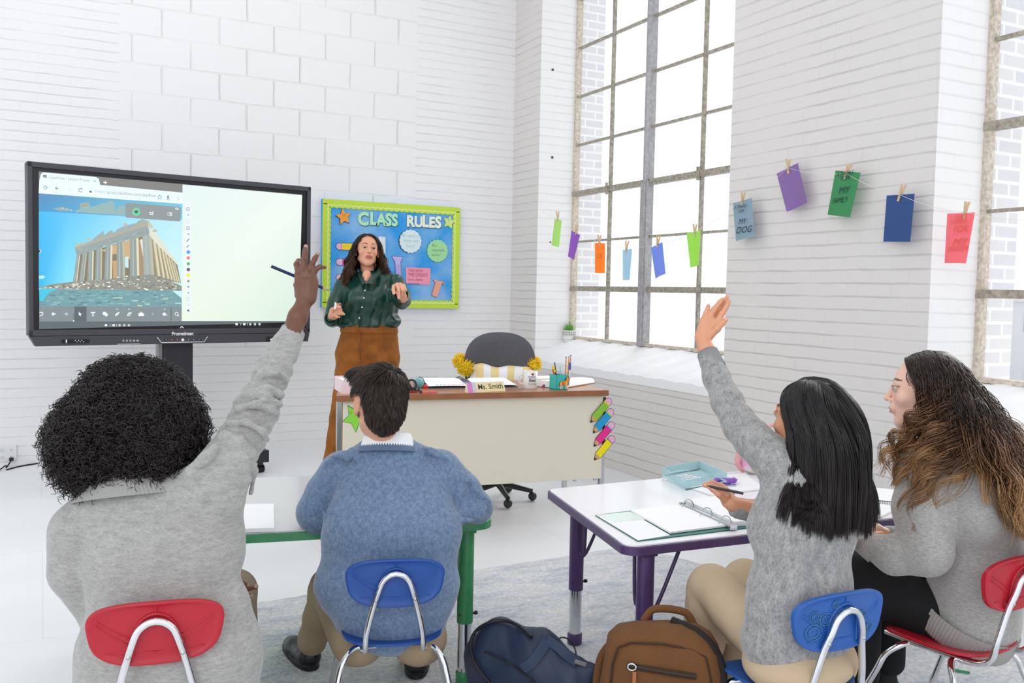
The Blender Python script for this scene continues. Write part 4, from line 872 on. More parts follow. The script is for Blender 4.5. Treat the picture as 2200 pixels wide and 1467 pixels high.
# mug
mp = dpt(1139, 834); mug = thing('mug', 'white mug printed with dark words and a red heart, beside the name plate', 'mug', tuple(mp)); r_ = .040; h_ = .098
b = MB(); b.lathe([(r_*.9, 0), (r_, .006), (r_, h_), (r_-.003, h_), (r_-.004, .008), (0.001, .008)], mp, n=32, caps=True); b.build('body', mat('mug_glaze', '#e9e6e4', .25), mug)
fm = dfr(mp, -.25); nn = fm.n*(1 if fm.n@FW < 0 else -1); sg = 1 if fm.n@FW < 0 else -1
b = MB(); b.tube([mp-fm.u*(r_-.003)+[0, 0, .078]]+[mp-fm.u*(r_+.027*sin(a))+[0, 0, .051+.028*cos(a)] for a in np.linspace(.35, pi-.35, 10)]+[mp-fm.u*(r_-.003)+[0, 0, .024]], .0045, 10); b.build('handle', mat('mug_glaze', ''), mug)
def wrap(mb, fr0, c, R, sg):      # bend flat lettering round a cylinder
    for k in range(len(mb.V)):
        V = mb.V[k]; u = (V-c)@fr0.u; z = V[:, 2]; a = u/R; mb.V[k] = c*[1, 1, 0]+np.outer(np.sin(a)*R, fr0.u)+np.outer(np.cos(a)*R, fr0.n*sg)+np.outer(z, [0, 0, 1])
b = MB(); ft = Frame(mp, fm.u, (0, 0, 1))
text_mesh(b, 'WORLDS', ft, .004, .060, .017, 0, 0, 'CENTER', .62, bold=.0); text_mesh(b, 'Best', ft, .006, .040, .026, 0, 0, 'CENTER', .9, bold=.02, shear=.2); text_mesh(b, 'TEACHER', ft, .006, .021, .018, 1, 0, 'CENTER', .58)
wrap(b, fm, mp, r_+.0006, sg); hc = fm(.008, .083, 0)+nn*r_; b.ball(hc-fm.u*.003+[0, 0, .001], .0042, mi=2); b.ball(hc+fm.u*.003+[0, 0, .001], .0042, mi=2); b.ball(hc+[0, 0, -.003], (.004, .004, .005), mi=2); b.build('print', [cpaper('#3a3637'), cpaper('#98938f'), cpaper('#b23340')], mug)
# sticky notes, paper
b = MB(); p = dpt(1178, 831); f = dfr(p); b.box(p+[0, .01, .005], (.085, .07, .010), f.R()[:, [0, 2, 1]]*[1, 1, 1], 0); b.build('sticky_notes', cpaper('#c83c8c'), label='magenta sticky note pad under the dark blue one behind the mug', cat='sticky notes')
b = MB(); b.box(p+[0, .012, .0135], (.08, .065, .006), None, 0); b.build('sticky_notes', cpaper('#2f5b74'), label='dark blue sticky note pad between the magenta and yellow pads', cat='sticky notes')
b = MB(); b.box(p+[.006, .012, .0205], (.06, .05, .007), None, 0); b.build('sticky_notes', cpaper('#d9c55a'), label='yellow sticky note pad on top of the stack beside the mug', cat='sticky notes')
b = MB(); p = dpt(1175, 815); b.box(p+[0, 0, .008], (.26, .14, .016), DK.R(), 0, .004); b.build('book', m_page, label='flat white book lying behind the mug and sticky notes', cat='book')
pq = [dpt(1215, 836), dpt(1268, 825.5), dpt(1292, 812), dpt(1190, 812)]
b = MB(); V = [q for q in pq]; out = []
pa, pb_, pcn = dpt(1222, 832), dpt(1272, 824), dpt(1284, 809); 
prof = [(-.01, 0), (.0, .028), (.02, .036), (.10, .038), (.16, .034), (.185, .02), (.19, .004)]
d1 = unit(pb_-pa); d2 = unit(np.cross([0, 0, 1], d1)); R0 = [pa-d1*.10+d2*a+[0, 0, c] for a, c in prof]; R1 = [pb_+d1*.035*(1-abs(i-3)/6)+d2*a*.8+[0, 0, c*.8] for i, (a, c) in enumerate(prof)]
G = np.stack([np.stack([r0*(1-t)+r1*t for t in np.linspace(0, 1, 8)]) for r0, r1 in zip(R0, R1)]); b.grid(G)
b.add([R0[i] for i in range(7)], [list(range(7))]); b.add([R1[i] for i in range(7)], [list(range(7))[::-1]]); b.build('paper_pad', m_page, label='large soft white pad curling over the right end of the desk', cat='paper pad')
b = MB(); b.box((pa+pb_)/2-d2*.008+[0, 0, .003], (np.linalg.norm(pb_-pa)+.04, .012, .006), np.stack([d1, d2, [0, 0, 1]], 1)); b.build('wooden_ruler', mat('ruler_wood', '#a9784f', .6), label='thin wooden ruler along the front of the white pad', cat='ruler')
# pencil holder
hp = dpt(1204, 838.5); hf = Frame(hp+DV*.035, unit(DU*cos(.62)-DV*sin(.62)*-1), (0, 0, 1))
s_ = .074; th_ = .004; hh = .083; hold = thing('pencil_holder', 'square turquoise pencil cup with a striped pony cut-out on its side', 'pencil holder', tuple(hp+DV*.04))
ang = radians(2); ux = np.array([cos(ang), sin(ang), 0]); uy = np.array([-sin(ang), cos(ang), 0]); HR = np.stack([ux, uy, [0, 0, 1]], 1); hc = hp+DV*.055+DU*.012
tq_ = mat('turquoise_card', '#3fbdb5', .55); b = MB()
for d, w in ((ux, 0), (-ux, 0), (uy, 1), (-uy, 1)): b.box(hc+d*(s_/2-th_/2)+[0, 0, hh/2], (th_, s_, hh) if w == 0 else (s_, th_, hh), HR)
b.box(hc+[0, 0, .003], (s_, s_, .006), HR); b.build('box', tq_, hold)
hfr = Frame(hc-uy*(s_/2)+[0, 0, 0], ux, (0, 0, 1)); hs = 1 if hfr.n@FW < 0 else -1
b = MB(); hz = lambda u, v, w: hfr(u+.010, v-.004, hs*w)
body = [(-.030, .030), (-.026, .046), (-.012, .052), (.004, .050), (.012, .058), (.018, .074), (.026, .078), (.030, .068), (.036, .060), (.030, .055), (.026, .044), (.026, .030), (.022, .026), (.018, .034), (.004, .034), (-.010, .032), (-.014, .024), (-.022, .026)]
b.prism([(u*1.12, v*1.05-.002) for u, v in body], hz, .0008, .001, 1)
b.prism(body, hz, .002, .001, 0)
for i, c in enumerate((2, 3, 4, 2)): b.prism([(-.024+i*.012, .030), (-.015+i*.012, .030), (-.015+i*.012, .050), (-.024+i*.012, .048)], hz, .0032, .0006, c)
for u in (-.022, -.012, .014, .022): b.prism([(u-.003, .008), (u+.003, .008), (u+.004, .032), (u-.004, .032)], hz, .002, .001, 5)
b.prism([(.002, .05), (.008, .066), (.018, .078), (.014, .062)], hz, .0032, .0006, 1); b.build('pony_cutout', [cpaper('#f0a23c'), cpaper('#3b3a4c'), cpaper('#f7c93a'), cpaper('#e2564a'), cpaper('#f2863c'), cpaper('#ead4c4')], hold, label='orange striped pony cut-out')
def stick(name, base, tip, r, mats_, lab, cat, ends=None, grp=None):
    b = MB(); base = npv(base); tip = npv(tip); d = unit(tip-base); L_ = np.linalg.norm(tip-base)
    b.cyl(base, tip, r, n=8)
    if ends == 'eraser': b.cyl(tip, tip+d*.010, r*1.02, n=8, mi=1); b.cyl(tip+d*.010, tip+d*.018, r*.95, n=8, mi=2)
    if ends == 'cap': b.cyl(tip-d*.035, tip+d*.004, r*1.35, n=10, mi=1)
    return b.build(name, mats_, label=lab, cat=cat, group=grp)
def inholder(x, y, Z): return atz(x, y, Z)
hZ = float((hc-CC)@FW); m_or = mat('pencil_orange', '#e08a2e', .4); m_fer = mat('ferrule', '#cdbfa5', .3, .8); m_er = mat('eraser_dark', '#8a4a50', .7)
def ib(x, dz=.0): return atz(x, 834, hZ+dz)
for x0, x1, y1, lb in ((1214, 1216, 773, 'orange pencil with pink eraser, left of the three in the turquoise cup'), (1219, 1222, 772, 'orange pencil with pink eraser, middle of the three in the turquoise cup'), (1221, 1226, 769, 'orange pencil with pink eraser, right of the three in the turquoise cup')): stick('pencil', atz(x0, 828, hZ), atz(x1, y1, hZ+.01*(x1-1219)/5), .0034, [m_or, m_fer, m_er], lb, 'pencil', 'eraser')
stick('marker', atz(1222, 828, hZ), atz(1225, 781, hZ), .0045, [mat('marker_white', '#e4e6ea', .4), mat('marker_blue', '#2367c4', .4)], 'marker with a bright blue cap in the turquoise cup', 'marker', 'cap')
stick('pen', atz(1198, 826, hZ), atz(1191.5, 778, hZ+.015), .003, [mat('pen_black', '#2c2a2e', .4)], 'slim black pen leaning left in the turquoise cup', 'pen')
stick('highlighter', atz(1201, 826, hZ-.01), atz(1188, 787, hZ-.015), .0046, [mat('pen_black', ''), mat('hl_yellow', '#f2d21f', .5)], 'black highlighter with yellow cap in the turquoise cup', 'highlighter', 'cap')
stick('colored_pencil', atz(1195, 826, hZ-.01), atz(1187, 793, hZ-.02), .0036, [mat('red_orange', '#dd6a3c', .5)], 'short red orange colouring pencil at the left of the turquoise cup', 'pencil')
stick('pen', atz(1206, 826, hZ), atz(1203, 786, hZ+.01), .0036, [mat('pen_clear', '#a9c9e4', .3)], 'clear ballpoint pen with blue ink in the middle of the turquoise cup', 'pen')
stick('pen', atz(1210, 826, hZ), atz(1210.5, 783, hZ+.012), .0033, [mat('pen_white', '#e3eef2', .3)], 'white pen beside the pencils in the turquoise cup', 'pen')
# globe
gp = dpt(899, 840); gl = thing('desk_globe', 'small blue desk globe on a dark base beside the boy\'s head', 'globe', tuple(gp)); c = gp+[0, 0, .043]
gm_ = bpy.data.materials.new('globe_map'); gm_.use_nodes = True; nt = gm_.node_tree; n_ = nt.nodes.new('ShaderNodeTexNoise'); n_.inputs['Scale'].default_value = 38; cr = nt.nodes.new('ShaderNodeValToRGB'); cr.color_ramp.elements[0].position = .52; cr.color_ramp.elements[0].color = srgb('#3fa9cc'); cr.color_ramp.elements[1].position = .56; cr.color_ramp.elements[1].color = srgb('#a8b25e'); nt.links.new(n_.outputs[0], cr.inputs[0]); nt.links.new(cr.outputs[0], nt.nodes['Principled BSDF'].inputs[0])
b = MB(); b.ball(c, .029); b.build('sphere', gm_, gl); b = MB(); b.lathe([(.022, 0), (.020, .005), (.005, .008), (.004, .013)], gp); b.tube([c+npv([cos(a), 0, sin(a)])*.033 for a in np.linspace(-pi/2, pi/2, 14)], .0022, 6); b.build('stand', mat('globe_stand', '#4a3f3a', .5), gl)
# tape dispenser / red items / pink box
tp = dpt(884, 843); b = MB(); tdp = thing('tape_dispenser', 'black and red tape dispenser half hidden by the boy\'s head', 'tape dispenser', tuple(tp))
b.tube([tp+DU*.024*cos(a)+[0, 0, .042+.024*sin(a)] for a in np.linspace(-.6, 3.3, 14)], .006, 8); b.box(tp+[0, 0, .02], (.05, .03, .018), DK.R(), 0, .004); b.build('holder', mat('pen_black', ''), tdp); b = MB(); b.box(tp+[0, 0, .006], (.056, .034, .012), DK.R(), 0, .003); b.build('base', mat('dark_red', '#8f2326', .4), tdp)
p = dpt(913, 835); b = MB(); b.ball(p+[0, 0, .012], (.020, .012, .012)); b.box(p+[0, 0, .004], (.03, .02, .008), DK.R()); b.build('pencil_sharpener', mat('sharp_red', '#dd3a33', .4), label='small shiny red pencil sharpener beside the globe', cat='sharpener')
p = dpt(921, 844.5); b = MB(); b.box(p+[0, 0, .006], (.086, .018, .012), DK.R(), 0, .002); b.box(p-DU*.042+[0, 0, .007], (.008, .02, .014), DK.R(), 1); b.build('crayon_box', [mat('coral', '#e0736b', .5), mat('pen_black', '')], label='flat coral red crayon box near the desk edge below the globe', cat='crayon box')
p = dpt(748, 846); b = MB(); pt = thing('letter_tray', 'pale pink paper tray at the left end of the desk', 'tray', tuple(p)); w_ = .17; c = p+DU*.055+DV*.12
for d, sz in ((-DU*w_/2, (.004, .24, .07)), (DU*w_/2, (.004, .24, .07)), (-DV*.12, (w_, .004, .07)), (DV*.12, (w_, .004, .07))): b.box(c+d+[0, 0, .035], sz, DK.R())
b.box(c+[0, 0, .002], (w_, .24, .004), DK.R()); b.build('tray_box', mat('pale_pink', '#f0d9dd', .5), pt); b = MB(); b.box(c+[0, 0, .058], (w_-.02, .22, .01), DK.R()); b.build('paper_stack', m_page, pt)

# ================================================================ OFFICE CHAIR + PILLOW
OZ = float((DK(DW*.6, DD+.35, 0)-CC)@FW)
oc = atz(1074, 800, OZ); seat = npv([oc[0], oc[1], 0]); ochair = thing('office_chair', 'dark grey fabric office chair with armrests behind the desk', 'chair', tuple(seat))
m_gf = mat('charcoal_weave', '#56565a', .9, bump=(300, .8, .003), var=(260, .3)); m_bp = mat('black_plastic', '#2a2b2f', .4)
of = Frame(seat, RT*[1, 1, 0], (0, 0, 1)); oo = 1 if of.n@FW < 0 else -1
def ow(u, v, w): return of(u, v, oo*w)
topz = atz(1074, 713, OZ)[2]; rpx = OZ/FOC
G = []; hb = (topz-.62)/2; zc = (topz+.62)/2
prof2 = superell(.5*150*rpx, hb, 2.6, 44)
rr = np.linspace(0.02, 1, 12)
for side, dw in ((1, .05), (-1, -.03)):
    G = np.array([[ow(u*r, zc+v*r, .02+dw*(1-r**6)+.10*(u*r)**2/.04*.22*4-.0) for (u, v) in prof2+[prof2[0]]] for r in rr])
    if side == 1: GA = G
    else: GB = G
b = MB(); b.grid(GA); b.grid(GB, flip=True); rim = np.stack([GA[-1], GB[-1]]); b.grid(rim); b.build('backrest', m_gf, ochair)
b = MB(); b.box(ow(0, .50, .22), (.46, .09, .44), of.R(), 0, .04); b.build('seat', m_gf, ochair)
for sx in (-1, 1):
    ux_ = sx*.5*170*rpx
    b = MB(); b.tube(bez([ow(ux_, .50, .12), ow(ux_*1.14, .62, .16), ow(ux_*1.12, .715, .12), ow(ux_*1.0, .735, .02), ow(ux_*.84, .70, -.02)], 6), .017, 10); b.build('armrest', m_bp, ochair)
b = MB(); b.cyl(ow(0, .10, .2), ow(0, .47, .2), .028); 
for k in range(5): a = k*2*pi/5; b.tube([ow(0, .11, .2), ow(.22*cos(a), .06, .2+.22*sin(a))], [.022, .014], 8)
b.build('base', m_bp, ochair)
for k in range(5): a = k*2*pi/5; b = MB(); b.ball(ow(.22*cos(a), .028, .2+.22*sin(a)), .027); b.build('caster', m_bp, ochair)
# striped pillow
PZ = OZ-.10; pf_ = Frame(atz(1080, 800, PZ), RT*[1, 1, 0], (0, 0, 1)); po = 1 if pf_.n@FW < 0 else -1
pil = thing('throw_pillow', 'yellow and white striped pillow with mustard pompoms on the office chair', 'pillow', tuple(pf_(0, -.12)))
pw = 78*PZ/FOC; ph = .17; nu, nv = 61, 30; stripes = [mat('pillow_white', '#eeeef2', .9, bump=(200, .4, .002)), mat('pillow_yellow', '#ecd398', .9, bump=(200, .4, .002))]
b = MB()
for side in (1, -1):
    G = np.zeros((nu, nv, 3))
    for i in range(nu):
        for j in range(nv):
            s, t = 2*i/(nu-1)-1, 2*j/(nv-1)-1
            th_ = .075*((1-s*s)**.5)*((1-t*t)**.5)+.001; pin = 1-.10*(1-s*s)*abs(t)**3; pinx = 1-.06*(1-t*t)
            sag = -.022*(1-s*s)*(t > 0)*t+.006*sin(s*9)*(t > 0)
            G[i, j] = pf_(s*pw*pinx, -ph*.55+t*ph*pin+sag, po*side*th_)
    for i in range(nu-1): b.grid(G[i:i+2], mi=1 if ((i*9)//(nu-1)) % 2 == 1 else 0, flip=(side*po < 0))
b.build('cushion', stripes, pil)
my = mat('mustard_wool', '#ffd428', .95, bump=(150, .5, .003), sss=.4)
for x, y, r, dz in ((989, 776, 17, .0), (1001, 790, 19, -.03), (1147, 782, 17, -.01)):
    c = atz(x, y, PZ+dz); R_ = r*PZ/FOC; n_ = 420
    d = rng.normal(size=(n_, 3)); d /= np.linalg.norm(d, axis=1)[:, None]; ln = R_*rng.uniform(.8, 1.12, n_); t = np.linspace(0.1, 1, 5)
    Pp = c+d[:, None, :]*(ln[:, None]*t)[..., None]+np.cumsum(rng.normal(0, .0012, (n_, 5, 3)), 1)
    V, Q = strands(Pp, .0028, 4, .9, .7); bb = MB(); bb.ball(c, R_*.72); V2 = np.concatenate(bb.V); n0 = len(V)
    q4 = [f if len(f) == 4 else list(f)+[f[-1]] for f in bb.F]; q4 = [f for f in q4 if len(set(f)) == 4]
    fastmesh('pompom', np.concatenate([V, V2]), np.concatenate([Q, npv(q4).astype(int)+n0]), my, pil)
# succulent in patterned pot on the sill
sp = onx(1222, 727, XG-.055); sp[2] = .875; pot = thing('potted_succulent', 'small spiky green plant in a white diamond patterned pot on the window sill', 'plant', tuple(sp)); R_ = 15.5*6.9/FOC
b = MB(); b.lathe([(R_*.78, 0), (R_*.95, .035), (R_, .098), (R_*.9, .098), (R_*.88, .085), (.001, .085)], sp, n=30)
fq = Frame(sp, RT*[1, 1, 0], (0, 0, 1)); fs = 1 if fq.n@FW < 0 else -1
b.build('pot', mat('pot_white', '#ecebea', .6), pot)
b = MB()
for i in range(-3, 4):
    for j in range(4):
        for k in (0, 1):
            a = i*.42; z = .012+j*.02; pts = [(a-.2, z+.01), (a, z+.02), (a+.2, z+.01), (a, z), (a-.2, z+.01)]
            s_ = 1-.45*k; pts = [((q-a)*s_+a, (w-z-.01)*s_+z+.01) for q, w in pts]
            b.tube([sp+(fq.u*sin(q)+fq.n*fs*cos(q))*(R_*(.80+.2*min(1, w/.07))+.0008)+[0, 0, w] for q, w in pts], .0011, 4)
b.build('pot_pattern', mat('pot_grey', '#b9b6b2', .7), pot)
b = MB()
for k in range(46):
    a = k*2.4; el = .35+1.1*(1-k/46); L_ = .055+.035*(k/46)+rng.uniform(-.006, .006)
    el = 1.45-1.15*(1-k/46)**.8; d = npv([cos(a)*cos(el), sin(a)*cos(el), sin(el)]); p0 = sp+[0, 0, .086]; 
    pts = [p0+d*L_*t+npv([0, 0, -.02])*t*t*cos(el) for t in np.linspace(0, 1, 6)]; b.tube(pts, [.0045, .0055, .005, .004, .0025, .0005], 6)
b.build('leaves', mat('succulent_green', '#6fae52', .5, var=(30, .3)), pot)

# ================================================================ STUDENT TABLES
TZ = .56
def table(name_label, corners, rim_col, leg_spots, rad, topc):
    c4 = [npv(c) for c in corners]; cen = sum(c4)/4
    t = thing('student_table', name_label, 'table', (cen[0], cen[1], 0)); col = mat('painted_'+rim_col.strip('#'), rim_col, .38, var=(25, .10), bump=(60, .15, .002)); lam = mat('laminate'+topc.strip('#'), topc, .22, coat=.15)
    def rounded(rad, grow):
        out = []; n = len(c4)
        for i in range(n):
            p = c4[i]; a = unit(c4[i-1]-p); b_ = unit(c4[(i+1) % n]-p); bis = unit(a+b_); p = p-bis*grow*1.41; half = math.acos(np.clip(a@b_, -1, 1))/2; d = rad/math.tan(half); o = p+bis*(rad/sin(half)); s0 = p+a*d-o; s1 = p+b_*d-o
            for k in range(9):
                tt = k/8; v = s0*(1-tt)+s1*tt; out.append(o+unit(v)*rad)
        return out
    oR = rounded(rad, 0); iR = rounded(rad*.8, -.016)
    def lift(r, z): return [npv([p[0], p[1], z]) for p in r]
    b = MB(); b.rings([lift(iR, TZ-.003), lift(oR, TZ-.006), lift(oR, TZ-.030), lift(iR, TZ-.034)], caps=False, smooth=False); b.add(lift(iR, TZ-.034), [list(range(len(iR)))]); 
    b.build('edge_band', col, t)
    b = MB(); b.rings([lift(rounded(rad*.85, -.008), TZ-.012), lift(rounded(rad*.85, -.008), TZ)], caps=True, smooth=False); b.build('tabletop', lam, t)
    for (x, y) in leg_spots:
        for _i in range(200):
            ok = all(np.cross((c4[(i+1) % 4]-c4[i])[:2], (npv([x, y, 0])-c4[i])[:2])/np.linalg.norm((c4[(i+1) % 4]-c4[i])[:2]) > .05 for i in range(4))
            if ok: break
            x += (cen[0]-x)*.004; y += (cen[1]-y)*.004
        lg = MB(); lg.cyl((x, y, .215), (x, y, TZ-.03), .0265, n=24); lg.box((x, y, TZ-.04), (.05, .05, .012)); L_ = lg.build('leg', col, t)
        q = MB(); q.cyl((x, y, .03), (x, y, .22), .0225, n=24); q.build('lower_leg', m_chrome, L_)
        q = MB(); q.lathe([(.024, 0.0125), (.027, .016), (.027, .05), (.024, .054)], (x, y, 0)); q.build('foot', col, L_)
        q = MB(); d = unit(npv([cen[0]-x, cen[1]-y, 0])); dx = npv([d[0]/abs(d[0]+1e-9), 0, 0]); q.tube(bez([(x+dx[0]*.02, y, .33), (x+dx[0]*.05, y, .36), (x+dx[0]*.13, y, TZ-.035)], 5), .006, 8); q.tube(bez([(x, y+np.sign(d[1])*.02, .36), (x, y+np.sign(d[1])*.05, .36), (x, y+np.sign(d[1])*.06, TZ-.035)], 5), .006, 8); q.build('brace', col, L_)
        q = MB(); q.cyl((x-.026, y-.012, .245), (x+.034, y-.012, .245), .004, n=8); q.cyl((x+.03, y-.012, .245), (x+.038, y-.012, .245), .007, n=8); q.build('adjusting_screw', m_dk, L_)
    return t
pc_ = [onz(1169, 1050, TZ), onz(1347, 1190, TZ)*[1, 1, 1], None, None]
NL = npv([onz(1366, 1174, TZ)[0]-.06, onz(1390, 1172, TZ)[1]-.0, 0]); NL = onz(1345, 1176, TZ)*[1, 1, 0]
FL = onz(1172, 1050, TZ)*[1, 1, 0]; FR = npv([FL[0]+1.15, FL[1]+.0, 0]); nr0 = onz(1912, 1114, TZ); dn = unit(nr0*[1, 1, 0]-NL); NR = NL+dn*1.22
lg_fl = onz(1234, 1389, 0); lg_nr = onz(1961, 1447, 0); lg_nl = onz(1396, 1196, TZ-.04)*[1, 1, 0]
table('student table with purple edge and legs and white top at the right', [FL, NL, NR, FR], '#4b3563', [tuple(lg_fl[:2]), (lg_nl[0], lg_nl[1]+.03), tuple(lg_nr[:2]), (FR[0]-.1, FR[1]-.1)], .045, '#f3f2f5')
GN = onz(1060, 1118, TZ)*[1, 1, 0]; g0 = onz(500, 1148, TZ)*[1, 1, 0]; dg = unit(GN-g0); gfar = onz(690, 1020, TZ)*[1, 1, 0]; gp_ = npv([-dg[1], dg[0], 0]); gd = (gfar-g0)@gp_
GR = GN+dg*.01; GL = GR-dg*1.22; lg = onz(1012, 1476, 0)
table('student table with green edge and legs and grey top at the left', [GR+gp_*gd, GL+gp_*gd, GL, GR], '#3f8f5c', [tuple((lg)[:2]), tuple((GR-dg*.1+gp_*(gd-.1))[:2]), tuple((GL+dg*.1+gp_*.08)[:2]), tuple((GL+dg*.1+gp_*(gd-.1))[:2])], .07, '#cfcdd1')

# ================================================================ STUDENT CHAIRS
def make_chair(label, col, cname, worn=False):
    t = thing('student_chair', label, 'chair', (0, 0, 0)); pm = mat('plastic_'+cname, col, .38, bump=(400, .25, .001), var=(6, .06)) 
    sz = .297
    # backrest, curved shell with rim and moulded ribs (faces -y outwards)
    n = 48; ang = np.linspace(0, 2*pi, n, endpoint=False); out = []
    for a in ang:
        ca, sa = cos(a), sin(a); u = .1375*np.sign(ca)*abs(ca)**.62; v = .066*np.sign(sa)*abs(sa)**.62
        u *= 1+.10*v/.066*.9; v += .010*(1-(u/.14)**2)*(1 if sa > 0 else .8)*np.sign(sa)*.5
        out.append((u, v))
    def bp(u, v, w): return npv((u, -.185-.09*v+.95*u*u*(1+1.5*v)+w, sz+.193+v))
    rr = [0, .25, .5, .7, .84, .91, .96, 1.0]; dep = [0, 0, 0, 0, 0, -.004, -.007, -.004]
    b = MB(); GO = np.array([[bp(u*r, v*r, d) for u, v in out+[out[0]]] for r, d in zip(rr, dep)]); GI = np.array([[bp(u*r, v*r, d+.007) for u, v in out+[out[0]]] for r, d in zip(rr, [0, 0, 0, 0, 0, 0, .001, 0])])
    b.grid(GO, flip=True); b.grid(GI); b.grid(np.stack([GO[-1], GI[-1]]), flip=True)
    bk = b.build('backrest', pm, t, world=False)
    b = MB()
    arch = [(.040*cos(a)*1.1, -.008+.052*sin(a)) for a in np.linspace(0, pi, 14)]
    b.tube([bp(*q, -.001) for q in [(.047, -.05)]+arch+[(-.047, -.05)]], .004, 6)
    for s in (-1, 1):
        b.tube([bp(s*.047, -.012, -.001), bp(s*.125, .035, -.001)], .0022, 5); b.tube([bp(s*.047, -.028, -.001), bp(s*.128, .028, -.001)], .0022, 5)
    b.tube([bp(0, .045, -.001), bp(0, .066, -.001)], .0022, 5); b.tube([bp(-.10, -.040, -.001), bp(0, -.042, -.001), bp(.10, -.040, -.001)], .0022, 5); b.build('ribs', mat('plastic_rib_'+cname, col, .4), bk, world=False)
    if worn:
        b = MB()
        for u, v, r in ((-.085, -.018, .022), (-.085, .02, .014), (-.055, .012, .017), (.06, .005, .014), (-.03, .045, .010), (.09, -.03, .013)):
            for rr_ in (r, r*.6): b.tube([bp(u+rr_*cos(a), v+rr_*sin(a)*.9, -.0012) for a in np.linspace(0, 6.0, 18)], .0016, 4)
        b.build('glue_marks', mat('old_glue', '#3f73a0', .6), bk, world=False)
    # seat
    n = 44; so = superell(.150, .140, 3.2, n); G = np.array([[(u*r, v*r, sz+.010*(u*r/.15)**2-.012*(1-(r*1.)**2)-.03*max(0, (v*r-.08)/.06)**2*.6) for u, v in so+[so[0]]] for r in (0, .3, .6, .8, .93, 1)])
    b = MB(); b.grid(G); b.grid(G-[0, 0, .008], flip=True); b.grid(np.stack([G[-1], G[-1]-[0, 0, .008]]), flip=True); b.build('seat', pm, t, world=False)
    # back tube: arch, down, bending forward under the seat
    pts = bez([(.098, .13, sz-.022), (.094, .02, sz-.024), (.088, -.11, sz-.022), (.083, -.160, sz-.004), (.078, -.174, sz+.05), (.060, -.186, sz+.13), (.048, -.1965, sz+.173), (.036, -.200, sz+.204), (.018, -.203, sz+.221), (0, -.2035, sz+.226)], 6)
    full = pts+[npv((-p[0], p[1], p[2])) for p in pts[::-1][1:]]
    b = MB(); b.tube(full, .0085, 12); b.build('back_tube', m_chrome, t, world=False)
    b = MB()
    for (u, z) in ((0, .226), (.0545, .150), (-.0545, .150)):
        b = MB(); b.lathe([(.005, 0), (.0045, .002), (.001, .0028)], (u, -.2035 if u == 0 else -.198, sz+z), (0, -1, 0), 12); b.build('rivet', m_chr, t, world=False)
    for yb, yf, sy in ((-.07, -.215, -1), (.06, .185, 1)):
        pts = bez([(0, yb, sz-.030), (.09, yb, sz-.030), (.120, yb+sy*.01, sz-.037), (.145, yb+sy*.035, sz-.065), (.160, yb+sy*.055, sz-.12), (.190, yf, .012)], 6)
        full = pts+[npv((-p[0], p[1], p[2])) for p in pts[1:]]
        L_ = MB(); L_.tube([npv((-p[0], p[1], p[2])) for p in pts[::-1]]+pts[1:], .0085, 12); lg = L_.build('leg_frame', m_chrome, t, world=False)
        for s in (-1, 1): q = MB(); q.lathe([(.011, 0), (.012, .004), (.011, .022), (.009, .026)], (s*.190, yf, 0)); q.build('foot', m_bp, lg, world=False)
    b = MB(); b.box((0, 0, sz-.019), (.16, .2, .006)); b.build('seat_plate', m_dk, t, world=False)
    return t
def place(ch, cx, cy, yaw, sc, lean=0.):
    """cx, cy: ground point under the backrest"""
    ch.rotation_euler = (0, lean, -yaw); f = npv((sin(yaw), cos(yaw), 0)); p = npv((cx, cy, .0125))+f*.185*sc; ch.location = tuple(p); ch.scale = (sc,)*3; return p
ch_blue = make_chair('small blue plastic chair with chrome frame under the boy in the blue sweater', '#184a96', 'blue')
ch_red = make_chair('small red plastic chair with chrome frame under the student with the black afro', '#b3162b', 'red')
ch_blue2 = make_chair('small blue plastic chair with glue marks, under the raised hand girl with straight black hair', '#2059a8', 'blue2', True)
ch_red2 = dup(ch_red, Matrix.Identity(4), 'small red plastic chair at the right picture edge under the wavy haired girl')
C1 = place(ch_blue, .863, 2.323, radians(17), .975)
C2 = place(ch_red, *atz(335, 1340, 2.025)[:2], radians(9), 1.04)
C3 = place(ch_blue2, *atz(1813, 1322, 2.2)[:2], radians(2), 1.03)
C4 = place(ch_red2, *atz(2196, 1246, 2.47)[:2], radians(-4), 1.07)
for c_ in (ch_blue, ch_red, ch_blue2, ch_red2): c_['group'] = 'student chairs'
